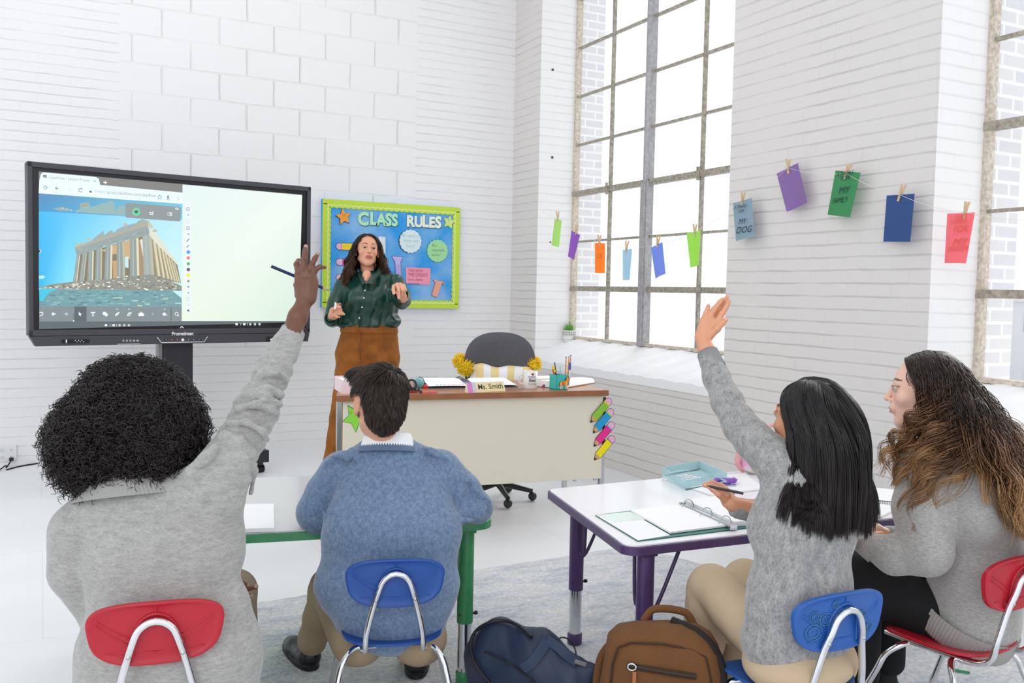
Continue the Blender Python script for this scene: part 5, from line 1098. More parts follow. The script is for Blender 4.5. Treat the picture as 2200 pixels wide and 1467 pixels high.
# ================================================================ STRING OF CARDS ALONG THE WINDOW WALL
XC = XW-.075
CF = Frame((XC, 0, 0), (0, -1, 0), (0, 0, 1))      # u runs towards the camera, normal -X
cards = [  # corners tl, tr, br, bl ; pin ; colour ; text ; label
 ([(1191.5, 470), (1207, 473), (1201, 531), (1185, 526)], (1198.5, 468), '#cbeb9f', [], 'pale green card at the far left end of the string, against the white reveal'),
 ([(1228, 495), (1246, 505), (1233.5, 560), (1221, 551)], (1238, 497), '#b586d4', [], 'narrow purple card second from the left end of the string'),
 ([(1278, 522), (1300, 522), (1299, 587), (1278, 586)], (1288, 520), '#ffac4e', [('US', 548, .06)], 'orange card hanging in front of the left window panes'),
 ([(1338, 537), (1358, 534), (1351.5, 601), (1337, 602)], (1346, 533), '#c3dcea', [], 'pale grey blue card left of the dark window mullion'),
 ([(1398.5, 532), (1423, 520), (1430.5, 588), (1409, 599)], (1413, 523), '#9db0ea', [], 'periwinkle blue card just right of the dark window mullion'),
 ([(1475, 501), (1505, 495), (1503, 569), (1484, 574.5)], (1493, 499), '#bce67c', [], 'light green card at the right of the first window'),
 ([(1574.5, 437), (1615, 425), (1621, 508), (1580.5, 518)], (1595, 432), '#a3bccb', [('A THANKS', 443, .035), ('FOR', 452, .03), ('MY', 474, .05), ('DOG', 493, .062)], 'slate blue card reading MY DOG on the brick pier'),
 ([(1668.5, 373), (1714, 350), (1733, 434), (1689.5, 455)], (1694, 362), '#9f80bd', [], 'plain tilted purple card on the brick pier'),
 ([(1795, 366), (1849, 371), (1827, 467), (1779, 461)], (1818, 374), '#4fa56c', [('A THANKS', 373, .035), ('FOR', 382, .035), ('MY', 408, .055), ('FAMILY', 430, .058)], 'green card reading MY FAMILY on the brick pier'),
 ([(1905, 420), (1965, 416), (1956, 519), (1898, 519)], (1934, 420), '#44629f', [], 'plain dark blue card at the right of the brick pier'),
 ([(2035, 459), (2094.5, 456), (2074, 565.5), (2028, 565)], (2073, 458), '#ff8a93', [('I\'M', 467, .045), ('THANKFUL', 476, .04), ('FOR', 491, .05), ('MY', 519, .055), ('GRANDMA', 533, .045)], 'coral red card at the right end against the white reveal')]
wpin = mat('pine_clothespin', '#d9bf98', .7, var=(40, .15, (1, 1, 6)))
pins = []
proto = None
for k, (cor, pin, c, txt, lb) in enumerate(cards):
    uv = [pf(CF, *q) for q in cor]; mcard = mat('card_'+c.strip('#')+('w' if k < 6 else ''), c, .85, bump=(90, .2, .001))
    if not mcard.node_tree.nodes.get('tl'):
        nt = mcard.node_tree; pbx = nt.nodes['Principled BSDF']; tlb = nt.nodes.new('ShaderNodeBsdfTranslucent'); tlb.name = 'tl'; tlb.inputs[0].default_value = srgb(c); mx = nt.nodes.new('ShaderNodeMixShader'); mx.inputs[0].default_value = .32 if k > 5 else .6
        o_ = [n for n in nt.nodes if n.type == 'OUTPUT_MATERIAL'][0]; nt.links.new(pbx.outputs[0], mx.inputs[1]); nt.links.new(tlb.outputs[0], mx.inputs[2]); nt.links.new(mx.outputs[0], o_.inputs[0])
    t = thing('paper_card', lb, 'paper card', tuple(CF(*(npv(uv[2])+npv(uv[3]))/2, 0) if False else CF((uv[2][0]+uv[3][0])/2, min(uv[2][1], uv[3][1]), 0)), group='cards pegged along the string')
    n = 8; G = np.zeros((n, n, 3)); bow = .010*(1 if k % 2 else -1)
    for i in range(n):
        for j in range(n):
            s, q = i/(n-1), j/(n-1); p = (npv(uv[0])*(1-s)+npv(uv[1])*s)*(1-q)+(npv(uv[3])*(1-s)+npv(uv[2])*s)*q
            G[i, j] = CF(p[0], p[1], bow*(4*(s-.5)**2-1)*q+.004*sin(k*1.7)*q)
    b = MB(); b.grid(G, smooth=True); b.grid(G-CF.n*.0006, smooth=True, flip=True); b.build('sheet', mcard, t)
    if txt:
        b = MB(); ink = mat('ink_'+c.strip('#'), {'#ff8a93': '#e0604f', '#ffac4e': '#c97a2b'}.get(c, '#1f3a40'), .8)
        for (tt, y, sz) in txt:
            cx = (cor[0][0]*(1-(y-cor[0][1])/(cor[3][1]-cor[0][1]))+cor[3][0]*((y-cor[0][1])/(cor[3][1]-cor[0][1])))
            wpx = (cor[1][0]-cor[0][0]); q = pf(CF, cx+wpx*(.30 if len(tt) < 4 and tt != 'DOG' else .14), y+3); q2 = pf(CF, cx+wpx*.85, y+3)
            sz = min(sz*.85, (q2[0]-q[0])/(len(tt)*.66*.72)); fit = (q2[0]-q[0])/(len(tt)*.66*sz); text_mesh(b, tt, CF, q[0], q[1]-sz*.3, sz, 0, .013, 'LEFT', min(1.1, fit), shear=.35, rot=.03)
        b.build('handwriting', ink, t)
    # clothes-peg: two slats and a spring
    pq = pf(CF, *pin); ang = radians([4, -12, 3, -8, -10, 2, -6, 5, -24, -20, -12][k])
    pk = MB(); R = np.stack([CF.u*cos(ang)+CF.v*sin(ang), -CF.u*sin(ang)+CF.v*cos(ang), CF.n], 1)
    if proto is None:
        proto = thing('clothespin', 'wooden clothespin holding the '+lb.split(' card')[0]+' card', 'clothespin', (0, 0, 0), group='clothespins on the string')
        for s in (-1, 1):
            m_ = MB(); V = [(-.0045, -.036, s*.001), (.0045, -.036, s*.001), (.0045, .0, s*.001), (.0045, .036, s*.009), (-.0045, .036, s*.009), (-.0045, .0, s*.001)]; V2 = [(x, y, z+s*.006) for x, y, z in V]; V2[0] = (-.0045, -.036, s*.004); V2[1] = (.0045, -.036, s*.004)
            m_.add(V+V2, [(0, 1, 2, 5), (5, 2, 3, 4), (6, 11, 8, 7), (11, 10, 9, 8), (0, 6, 7, 1), (3, 9, 10, 4), (1, 7, 8, 2), (2, 8, 9, 3), (0, 5, 11, 6), (5, 4, 10, 11)]); m_.build('slat', wpin, proto, world=False)
        m_ = MB(); m_.tube([(x, .003*cos(a), .005*sin(a)) for x, a in zip(np.linspace(-.0055, .0055, 20), np.linspace(0, 12, 20))], .0012, 5); m_.tube([(.005, .0, .0065), (.005, -.014, .0085), (-.005, -.014, .0085)], .001, 5); m_.build('spring', m_chr, proto, world=False)
        o_ = proto
    else: o_ = dup(proto, Matrix.Identity(4), 'wooden clothespin holding the '+lb.split(' card')[0]+' card', 'clothespins on the string')
    Mx = Matrix([[*R[0], 0], [*R[1], 0], [*R[2], 0], [0, 0, 0, 1]]); P0 = CF(pq[0], pq[1], 0)+R[:, 1]*.012; Mx.translation = Vector(P0); o_.matrix_world = Mx @ Matrix.Scale(1.12, 4); pins.append(CF(pq[0], pq[1]+.004, .002))
ends = [CF(*pf(CF, 1163, 452), 0)]+pins+[CF(*pf(CF, 2330, 470), 0)]
st = []
for a, c in zip(ends[:-1], ends[1:]):
    for t in np.linspace(0, 1, 8, endpoint=False): p = a*(1-t)+c*t; st.append(p-npv([0, 0, .02*4*t*(1-t)*min(1, np.linalg.norm(c-a)/.5)]))
st.append(ends[-1]); b = MB(); b.tube(st, .0011, 5); b.build('string', mat('white_twine', '#e9e4da', .9), label='thin white string strung along the window wall holding the cards', cat='string')
# ================================================================ PEOPLE: shared sculpting tools
def rotm(yaw, pitch=0., roll=0.):
    """local x right, y facing, z up -> world; yaw clockwise from +Y, pitch up positive"""
    cy, sy = cos(-yaw), sin(-yaw); Rz = npv([[cy, -sy, 0], [sy, cy, 0], [0, 0, 1]])
    Rx = npv([[1, 0, 0], [0, cos(pitch), -sin(pitch)], [0, sin(pitch), cos(pitch)]]); Ry = npv([[cos(roll), 0, sin(roll)], [0, 1, 0], [-sin(roll), 0, cos(roll)]])
    return Rz@Rx@Ry
def skin_mat(name, color, rough=.45):
    m = mat(name, color, rough, attr='tint', sss=.12, bump=(350, .12, .001)); return m
def head_geo(C, R, s, skin, lip, brow, h=.003, ears=True, iris='#3a2a1e', neck=(0, -.045, -.2), cheek=None, face=True, neck_r=.047):
    S = SDF(); k = .012
    S.ell((0, -.012, .035), (.073, .092, .079), k=k); S.ell((0, .028, -.01), (.060, .062, .085), k=.02); S.ell((0, .030, -.060), (.050, .050, .045), k=.02)
    S.ell((0, .066, -.092), (.022, .019, .018), k=.018)          # chin
    S.cap(((-.048, .0, -.055), .016), ((-.012, .062, -.09), .014), k=.02); S.cap(((.048, .0, -.055), .016), ((.012, .062, -.09), .014), k=.02)
    if face:
        S.cap(((-.034, .074, .029), .009), ((.034, .074, .029), .009), k=.014)
        for q in (-1, 1):
            S.ell((q*.031, .098, .010), (.017, .017, .011), k=.010, sub=True); S.ell((q*.041, .058, -.020), (.019, .018, .018), k=.016)
        S.cap(((0, .084, .018), .0058), ((0, .106, -.022), .0088), k=.008)
        for q in (-1, 1): S.ell((q*.0115, .092, -.026), (.0072, .010, .0065), k=.005)
        S.ell((0, .086, -.050), (.026, .012, .018), k=.012)
        S.ell((0, .0935, -.0495), (.0215, .0075, .0050), k=.004); S.ell((0, .0918, -.0600), (.0175, .0080, .0058), k=.004)
        S.cap(((-.020, .0965, -.0553), .0013), ((.020, .0965, -.0553), .0013), k=.003, sub=True)
        for q in (-1, 1): S.cap(((q*.017, .0885, .0165), .0052), ((q*.044, .0795, .0140), .0050), k=.003)      # upper lids
    if ears:
        for q in (-1, 1):
            Re = rotm(q*.35, 0, 0); S.ell((q*.078, -.012, -.002), (.0062, .018, .030), Re, k=.006); S.ell((q*.0765, .0, -.028), (.006, .009, .011), Re, k=.006)
            S.ell((q*.084, -.008, .004), (.004, .009, .018), Re, k=.004, sub=True)
    S.cap(((0, -.018, -.055), neck_r), (neck, neck_r*1.06), k=.02)
    V, Q = S.mesh(h/s if s > 1 else h)
    T = np.tile(npv(srgb(skin)[:3]), (len(V), 1))
    if face:
        X, Y, Z = V.T; f = Y > .06
        m = f & ((X/.023)**2+((Z+.055)/.0118)**2 < 1); m &= Z < -.046+.006*np.abs(X/.02); T[m] = srgb(lip)[:3]
        ax = np.abs(X); zb = .0345+.004*np.sin(np.clip((ax-.014)/.036, 0, 1)*pi)-.08*np.clip(ax-.042, 0, 1); m = f & (ax > .014) & (ax < .052) & (np.abs(Z-zb) < .0036*(1.15-(ax-.014)/.06)); T[m] = srgb(brow)[:3]
        w = np.exp(-(((ax-.040)/.016)**2+((Z+.026)/.018)**2))*(Y > .03); cc = npv(srgb(cheek or lip)[:3]); T = T*(1-.3*w[:, None])+cc*.3*w[:, None]
        m = f & (np.abs(Z-.0178) < .0022) & (ax > .016) & (ax < .047) & (Y < .0935); T[m] = T[m]*.35
    if ears: w = np.exp(-(((np.abs(V[:, 0])-.082)/.008)**2))*(np.abs(V[:, 2]) < .04); T = T*(1-.3*w[:, None])+npv(srgb(lip)[:3])*.3*w[:, None]
    parts = [(V, Q, T)]
    if face:
        for q in (-1, 1):
            b = MB(); b.ball((0, 0, 0), .0118, nu=28, nv=24); bv = np.concatenate(b.V); cs = bv[:, 1]/.0118
            bt = np.where(cs[:, None] > .93, 0.01, np.where(cs[:, None] > .76, npv(srgb(iris)[:3]), npv((.50, .47, .45)))); bq = npv([list(f_)+([f_[-1]] if len(f_) == 3 else []) for f_ in b.F]).astype(int)
            parts.append((bv+npv((q*.0305, .0768, .0095)), bq, bt))
    VV = np.concatenate([p[0] for p in parts]); n = 0; QQ = []
    for p in parts: QQ.append(p[1]+n); n += len(p[0])
    return C+(VV*s)@R.T, np.concatenate(QQ), np.concatenate([p[2] for p in parts])
def sdf_geo(S, h, skin, disp=None, dmax=0.): V, Q = S.mesh(h, disp, dmax); return V, Q, np.tile(npv(srgb(skin)[:3]), (len(V), 1))
def nails(geo, tips, col='#f0c3b5', r=.0055):
    V, Q, T = geo
    for t in tips: m = np.linalg.norm(V-npv(t), axis=1) < r; T[m] = srgb(col)[:3]
    return V, Q, T
def make_person(label, origin, skinmat, geos, group=None):
    n = 0; QQ = []
    for g in geos: QQ.append(g[1]+n); n += len(g[0])
    o = fastmesh('person', np.concatenate([g[0] for g in geos]), np.concatenate(QQ), skinmat, origin=origin, attr=np.concatenate([g[2] for g in geos])); return tag(o, label, 'person', group)
def foldring(a, b, freq, amp, rad, skew=(0, 0, 0), ph=0.):
    """soft creases across a sleeve or leg between points a and b"""
    a = npv(a); b = npv(b); ba = b-a; L2 = ba@ba; L_ = sqrt(L2); sk = npv(skew)
    def f(X, Y, Z):
        dx, dy, dz = X-a[0], Y-a[1], Z-a[2]; t = (dx*ba[0]+dy*ba[1]+dz*ba[2])/L2; tc = np.clip(t, 0, 1)
        d = np.sqrt((dx-tc*ba[0])**2+(dy-tc*ba[1])**2+(dz-tc*ba[2])**2); w = np.clip(1.6-d/rad, 0, 1)*np.clip(t*4+.6, 0, 1)*np.clip((1-t)*4+.6, 0, 1)
        u = t*L_*freq+(dx*sk[0]+dy*sk[1]+dz*sk[2])*freq+ph+1.3*wob(X, Y, Z, 14)
        return -amp*w*(np.sin(u)+.35*np.sin(2.3*u+1))*(.55+.45*wob(X+3, Y, Z, 9))
    return f
def sumf(*fs): return lambda X, Y, Z: sum(f(X, Y, Z) for f in fs)
def soft(amp, freq): return lambda X, Y, Z: amp*wob(X, Y, Z, freq)
def garment(name, S, h, m, parent, disp=None, dmax=.012, label=None, it=1):
    V, Q = S.mesh(h, disp, dmax); V = relax(V, Q, it, .5); o = fastmesh(name, V, Q, m, parent=parent); tag(o, label); return o
def knit(name, c1, c2, scale=260, stretch=(1, 1, .35), amt=.16, fleck=None):
    m = bpy.data.materials.new(name); m.use_nodes = True; nt = m.node_tree; L = nt.links.new; N = nt.nodes.new; b = nt.nodes['Principled BSDF']; b.inputs['Roughness'].default_value = .95; b.inputs['Sheen Weight'].default_value = .35; b.inputs['Sheen Roughness'].default_value = .5; b.inputs['Specular IOR Level'].default_value = .15
    tc = N('ShaderNodeTexCoord'); mp = N('ShaderNodeMapping'); mp.inputs['Scale'].default_value = stretch; L(tc.outputs['Object'], mp.inputs[0])
    n = N('ShaderNodeTexNoise'); n.inputs['Scale'].default_value = scale; n.inputs['Detail'].default_value = 2; L(mp.outputs[0], n.inputs['Vector'])
    n2 = N('ShaderNodeTexNoise'); n2.inputs['Scale'].default_value = scale*.28; n2.inputs['Detail'].default_value = 3; L(mp.outputs[0], n2.inputs['Vector'])
    ad = N('ShaderNodeMath'); ad.operation = 'ADD'; L(n.outputs['Fac'], ad.inputs[0]); L(n2.outputs['Fac'], ad.inputs[1]); r = N('ShaderNodeMapRange'); r.inputs['From Min'].default_value = 1-amt*2.2; r.inputs['From Max'].default_value = 1+amt*2.2; L(ad.outputs[0], r.inputs['Value'])
    mx = N('ShaderNodeMix'); mx.data_type = 'RGBA'; mx.inputs['A'].default_value = srgb(c1); mx.inputs['B'].default_value = srgb(c2); L(r.outputs[0], mx.inputs['Factor']); L(mx.outputs['Result'], b.inputs['Base Color'])
    bp = N('ShaderNodeBump'); bp.inputs['Strength'].default_value = .5; bp.inputs['Distance'].default_value = .0015; L(n.outputs['Fac'], bp.inputs['Height']); L(bp.outputs[0], b.inputs['Normal']); return m
def ribband(name, rings, m, parent, ribs=60, amp=.02, th=.004, arc=None):
    """rings: list of (centre, axisA, axisB) - ribbed knit band; inner side closed by a second skin"""
    a = np.linspace(0, 2*pi, ribs*4, endpoint=False) if arc is None else np.linspace(arc[0], arc[1], ribs*4)
    out = []; 
    for c, A_, B_ in rings:
        c, A_, B_ = npv(c), npv(A_), npv(B_); mod = 1+amp*np.cos(a*ribs if arc is None else np.arange(len(a))*pi/2)
        out.append(c+np.outer(np.cos(a)*mod, A_)+np.outer(np.sin(a)*mod, B_))
    inn = [npv(rings[i][0])+(o-npv(rings[i][0]))*(1-th/np.linalg.norm(rings[i][1])) for i, o in enumerate(out)]
    b = MB(); allr = out+inn[::-1]
    if arc is None: b.rings(allr+[out[0]], caps=False)
    else: G = np.stack(allr+[out[0]]); b.grid(G)
    return b.build(name, m, parent)
def grow(roots, d0, length, npts, grav=.15, stiff=1., cols=(), wind=None, gfun=None):
    p = roots.copy(); d = d0/np.linalg.norm(d0, axis=1)[:, None]; out = [p.copy()]; st = (length/npts)[:, None] if hasattr(length, 'shape') else length/npts
    for i in range(npts-1):
        g = npv([0, 0, -1])*(grav if gfun is None else gfun(i/npts)); d = d*stiff+g+(0 if wind is None else wind(p, i/npts)); d /= np.linalg.norm(d, axis=1)[:, None]; q = p+d*st
        for c, r, R in cols:
            e = ((q-c)@R)/r; n = np.linalg.norm(e, axis=1); m = n < 1
            if m.any(): e[m] /= n[m][:, None]; q[m] = c+(e[m]*r)@R.T
        d = q-p; d /= np.linalg.norm(d, axis=1)[:, None]+1e-9; p = q; out.append(p.copy())
    return np.stack(out, 1)
def clump(P_, ng, amt, seed=0, root_free=.15):
    r = np.random.default_rng(seed); gi = r.choice(len(P_), ng, replace=False); G = P_[gi]; D = ((P_[:, None, 0, :]-G[None, :, 0, :])**2).sum(-1); a = D.argmin(1); N = P_.shape[1]
    t = np.clip((np.linspace(0, 1, N)-root_free)/(1-root_free), 0, 1)**.8*amt; jit = r.normal(0, .0035, (len(P_), 1, 3))
    return P_+(G[a]+jit-P_)*t[None, :, None], a
def curl(P_, a, amp, turns, seed=1, grow_=.5, jit=.0):
    r = np.random.default_rng(seed); na = a.max()+1; ph = r.uniform(0, 2*pi, na)[a]; om = (turns*r.uniform(.75, 1.3, na))[a]; am = (amp*r.uniform(.6, 1.4, na))[a]
    N = P_.shape[1]; t = np.linspace(0, 1, N); T = np.gradient(P_, axis=1); T /= np.linalg.norm(T, axis=2, keepdims=True)+1e-9; U = np.cross(T, npv([.2, .3, .93])); U /= np.linalg.norm(U, axis=2, keepdims=True)+1e-9; W = np.cross(T, U)
    w = ph[:, None]+2*pi*om[:, None]*t+r.normal(0, jit, (len(P_), 1)); A_ = am[:, None]*np.clip(t*3, 0, 1)**grow_
    return P_+(A_*np.cos(w))[..., None]*U+(A_*np.sin(w))[..., None]*W
def scalp(n, C, R, s, r=(.076, .096, .083), c0=(0, -.012, .035), cond=None, seed=3):
    g = np.random.default_rng(seed); out = []
    d = g.normal(size=(n*6, 3)); d /= np.linalg.norm(d, axis=1)[:, None]
    if cond is not None: d = d[cond(d)]
    d = d[:n]; p = npv(c0)+d*npv(r); nn = d/npv(r); nn /= np.linalg.norm(nn, axis=1)[:, None]
    return C+(p*s)@R.T, nn@R.T, d
def hair_obj(name, P_, rad, m, parent, tint, n=3, taper=.6, tip=.25, extra=None):
    V, Q = strands(P_, rad, n, taper, tip); T = np.repeat(tint.reshape(-1, 3), n, axis=0)
    if extra is not None: V2, Q2, T2 = extra; Q = np.concatenate([Q, Q2+len(V)]); V = np.concatenate([V, V2]); T = np.concatenate([T, T2])
    return fastmesh(name, V, Q, m, parent=parent, attr=T)
def tintgrad(S_, N, stops, jit=.2, seed=2, a=None):
    """stops [(t, colour)] along the strand (grown colour, e.g. bleached ends)"""
    g = np.random.default_rng(seed); t = np.linspace(0, 1, N); C3 = np.array([srgb(c)[:3] for _, c in stops]); base = np.stack([np.interp(t, [q for q, _ in stops], C3[:, k]) for k in range(3)], 1)
    j = np.exp(g.normal(0, jit, (S_, 1, 1)))
    if a is not None: j = j*np.exp(g.normal(0, jit, a.max()+1))[a][:, None, None]
    return base[None]*j
def hairmat(name, rough=.4, spec=.5):
    m = mat(name, '#222222', rough, attr='tint', spec=spec); return m
# ================================================================ STUDENT WITH BLACK AFRO, LIGHT GREY SWEATER, ARM RAISED WITH PENCIL
SKA, LIPA, NAILA = '#6d4633', '#8a4b42', '#b58f80'
ska = skin_mat('skin_deep', SKA)
RT0 = unit(RT*[1, 1, 0]); FW0 = unit(FW*[1, 1, 0])
orgA = atz(345, 1467, 2.2)*[1, 1, 0]+[0, 0, .012]
# joints
hipA = J(352, 1530, 2.26, 92); waA = J(352, 1330, 2.24, 100); chA = J(322, 1190, 2.21, 96); upA = J(302, 1105, 2.20, 74); nkA = J(282, 1046, 2.19, 46)
core = SDF(); fl = (RT0, 1.5)
core.cap((hipA[0], .09), (waA[0], .085), .03, fl); core.cap((waA[0], .085), (chA[0], .085), .03, fl); core.cap((chA[0], .085), (upA[0], .06), .03, fl); core.cap((upA[0], .05), (nkA[0], .045), .03)
rs, re, rf, rw = J(452, 1048, 2.16, 46), J(556, 878, 2.27, 31), J(610, 760, 2.36, 24), J(652, 650, 2.42, 16.5)
core.chain([rs, re, rf, rw], .02)
ls, le, lw = J(170, 1145, 2.20, 40), J(212, 1318, 2.24, 30), J(440, 1300, 2.58, 22); core.chain([ls, le, lw], .02)
kn1, kn2 = J(506, 1268, 2.62, 38), J(240, 1330, 2.75, 40); core.cap(J(420, 1500, 2.3, 70), kn1, .02); core.cap(kn1, (kn1[0]*[1, 1, 0]+[0, 0, .08]+FW0*.05, .04), .02); core.cap(J(290, 1500, 2.3, 70), kn2, .02); core.cap(kn2, (kn2[0]*[1, 1, 0]+[0, 0, .08]+FW0*.05, .04), .02)
gA = [sdf_geo(core, .010, SKA)]
RHA = rotm(radians(12), radians(4), 0); HCA = atz(292, 905, 2.23)
gA.append(head_geo(HCA, RHA, 1.0, SKA, LIPA, '#1c120d', h=.004, neck=tuple(RHA.T@(nkA[0]-HCA))))
h = SDF(); K = .004
wr = J(654, 648, 2.42, 16.5)
h.chain([J(628, 712, 2.395, 22), J(640, 680, 2.405, 19.5), wr], .012)
for kx, ky, r in ((642.5, 590, 8.5), (652, 583, 9), (663, 586, 8.6), (671, 596, 8)): h.cap(J(656+(kx-656)*.35, 636, 2.42, 13), J(kx, ky, 2.42, r+1.3), .012)
h.ell(atz(657, 612, 2.422), (.026, .012, .032), rotm(YAW, 0, 0), k=.014); h.cap(J(666, 640, 2.418, 13), J(673, 606, 2.42, 9.5), .012)
h.chain([J(642, 588, 2.42, 7.5), J(638, 568, 2.435, 6.8), J(641.5, 561, 2.45, 5.6), J(646, 572, 2.47, 5)], K)
h.chain([J(652, 580, 2.42, 7.6), J(653.5, 557, 2.425, 6.5), J(655.5, 541, 2.43, 5.9), J(657, 529.5, 2.44, 4.9)], K)
h.chain([J(663, 584, 2.42, 7.2), J(670.5, 567, 2.42, 6), J(677, 555, 2.42, 5.2), J(683.5, 544.5, 2.425, 4)], K)
h.chain([J(671, 594, 2.42, 7.4), J(677.5, 579.5, 2.42, 6.2), J(687, 573, 2.42, 4.9), J(698, 574.5, 2.425, 3.7)], K)
h.chain([J(643, 634, 2.43, 10), J(640, 612, 2.46, 8.6), J(650, 600, 2.48, 7), J(658, 606, 2.48, 6)], .006)
for x in (648, 658, 667): h.cap(J(x, 600, 2.402, 2.6), J(x+ (656-x)*.3, 628, 2.405, 2.2), .006)
g = sdf_geo(h, .0019, SKA); V, Q, T = g
for (x, y, z) in ((653.5, 557, 2.413), (670.5, 567, 2.41), (677.5, 579.5, 2.41), (642, 588, 2.405), (652, 581, 2.405), (664, 584, 2.405)): T[np.linalg.norm(V-atz(x, y, z), axis=1) < .006] *= .75
gA.append(nails(g, [atz(657, 528.5, 2.435), atz(684, 543, 2.419)], NAILA, .0055))
# resting hand, fingers showing past the sweater
h = SDF(); h.cap(J(455, 1290, 2.55, 24), J(500, 1268, 2.52, 15), .012)
for (x0, y0, x1, y1, x2, y2, r) in ((505, 1258, 518, 1252, 527, 1254, 5.6), (505, 1268, 524, 1266, 540, 1263, 5.8), (548, 1261, 549.5, 1260, 551, 1259, 4.2), (505, 1278, 522, 1284, 539, 1279, 5.6)): h.chain([J(x0, y0, 2.50, r+.8), J(x1, y1, 2.49, r), J(x2, y2, 2.49, r*.8)], .004)
h.cap(J(538, 1264, 2.49, 4.9), J(549.5, 1260, 2.49, 4.1), .004); gA.append(nails(sdf_geo(h, .0019, SKA), [atz(550, 1259.5, 2.485), atz(541, 1279, 2.485)], NAILA))
pA = make_person('student with black afro and light grey sweater, seen from behind, raising an arm', orgA, ska, gA)
# sweater
m_swA = knit('heather_grey_knit', '#8d8c8a', '#b4b3b0', 300, (.5, .5, 1.5), .18)
m_ribA = mat('grey_rib_knit', '#9d9c99', .95, bump=(300, .3, .001), sheen=.3)
S = SDF(); f1 = (RT0, 1.62)
S.cap(J(358, 1530, 2.205, 122), J(362, 1400, 2.20, 113), .05, (RT0, 1.62)); S.cap(J(362, 1400, 2.20, 113), J(345, 1250, 2.20, 98), .05, (RT0, 1.50)); S.cap(J(345, 1250, 2.20, 98), J(325, 1165, 2.20, 96), .04, (RT0, 1.45)); S.cap(J(325, 1165, 2.20, 96), J(302, 1105, 2.20, 68), .04, (RT0, 1.75))
S.cap(J(300, 1098, 2.20, 54), J(284, 1062, 2.19, 54), .03, (RT0, 1.75))
S.cap(J(180, 1118, 2.20, 48), J(300, 1085, 2.19, 48), .04); S.cap(J(300, 1085, 2.19, 46), J(440, 1050, 2.17, 56), .04)
S.chain([J(168, 1140, 2.20, 61), J(168, 1225, 2.21, 58), J(214, 1318, 2.235, 41)], .012); S.cap(J(214, 1318, 2.235, 41), J(330, 1330, 2.5, 34), .012)
S.chain([J(450, 1062, 2.165, 62), J(487, 998, 2.19, 51), J(520, 945, 2.23, 44.5), J(551, 882, 2.27, 42.5), J(588, 796, 2.33, 34.5), J(612, 748, 2.37, 28.5), J(626, 718, 2.39, 25)], .03)
S.cap(J(470, 1085, 2.18, 50), J(455, 1180, 2.21, 62), .05)
S.cap(J(500, 1300, 2.2, 36), J(506, 1410, 2.24, 40), .05); S.cap(J(222, 1400, 2.22, 44), J(214, 1500, 2.24, 46), .04)
# draped folds: armhole ridges and elbow creases
def seg(*pts, k=.012, r=6): S.chain([(J(x, y, z, r)[0]-FW0*.004, r*z/FOC*1.15) for x, y, z in pts], k)
seg((473, 938, 2.165), (507, 950, 2.16), (530, 985, 2.165), (535, 1030, 2.175), (520, 1080, 2.18)); seg((482, 928, 2.17), (520, 940, 2.165), (545, 975, 2.185), (550, 1010, 2.2), (540, 1060, 2.21))
seg((492, 908, 2.19), (530, 905, 2.175), (565, 925, 2.19), (575, 945, 2.21)); seg((512, 876, 2.21), (550, 868, 2.20), (590, 885, 2.235))
seg((530, 850, 2.24), (570, 852, 2.22), (603, 868, 2.26)); seg((412, 1008, 2.12), (440, 985, 2.115), (462, 962, 2.13), r=9, k=.016); seg((405, 1015, 2.12), (415, 1040, 2.10), (440, 1070, 2.095), r=6)
seg((535, 845, 2.235), (575, 835, 2.23), (606, 848, 2.27)); seg((556, 810, 2.27), (595, 800, 2.27), (618, 815, 2.30), r=5)
0 and seg((205, 1318, 2.14), (250, 1375, 2.13), (340, 1398, 2.12), r=5, k=.014); 0 and seg((215, 1290, 2.13), (330, 1262, 2.11), (430, 1262, 2.11), r=4, k=.014)
dsp = sumf(soft(.0016, 26), soft(.0022, 11), foldring(atz(500, 985, 2.2), atz(600, 770, 2.35), 85, .0038, .06, (.4, .3, .5)), foldring(atz(160, 1120, 2.2), atz(240, 1350, 2.3), 60, .0016, .08, (.2, .8, .3)), foldring(atz(520, 1080, 2.2), atz(500, 1480, 2.25), 30, .0062, .19, (1.8, 0, .6)))
swA = garment('sweater', S, .0048, m_swA, pA, dsp, .02)
# ribbed cuff, neckline
c0, c1, c2 = atz(606, 764, 2.36), atz(620, 733, 2.385), atz(630, 710, 2.4); ax = unit(c2-c0); uA = unit(np.cross(ax, FW)); vA = np.cross(ax, uA)
ribband('cuff', [(c0, uA*.0385, vA*.0385), (c1, uA*.0345, vA*.0345), (c2, uA*.0312, vA*.0312)], m_ribA, swA, 34, .030)
nc = atz(288, 1042, 2.195); nu_ = unit(RT0*.98+npv([0, 0, .13])); nv_ = unit(np.cross(npv([0, 0, 1.]), nu_)-npv([0, 0, .25])); nn_ = np.cross(nu_, nv_)
ribband('neckband', [(nc-nn_*.030, nu_*.148, nv_*.098), (nc-nn_*.010, nu_*.128, nv_*.090), (nc+nn_*.006, nu_*.112, nv_*.083), (nc+nn_*.010, nu_*.106, nv_*.078)], m_ribA, swA, 92, .012)
wsh = mat('white_shirt_cotton', '#eef0f3', .8, bump=(200, .2, .001))
ribband('shirt_collar', [(nc-nn_*.01, nu_*.100, nv_*.074), (nc+nn_*.018, nu_*.088, nv_*.066), (nc+nn_*.030, nu_*.078, nv_*.060), (nc+nn_*.012, nu_*.092, nv_*.069)], wsh, pA, 20, .0)
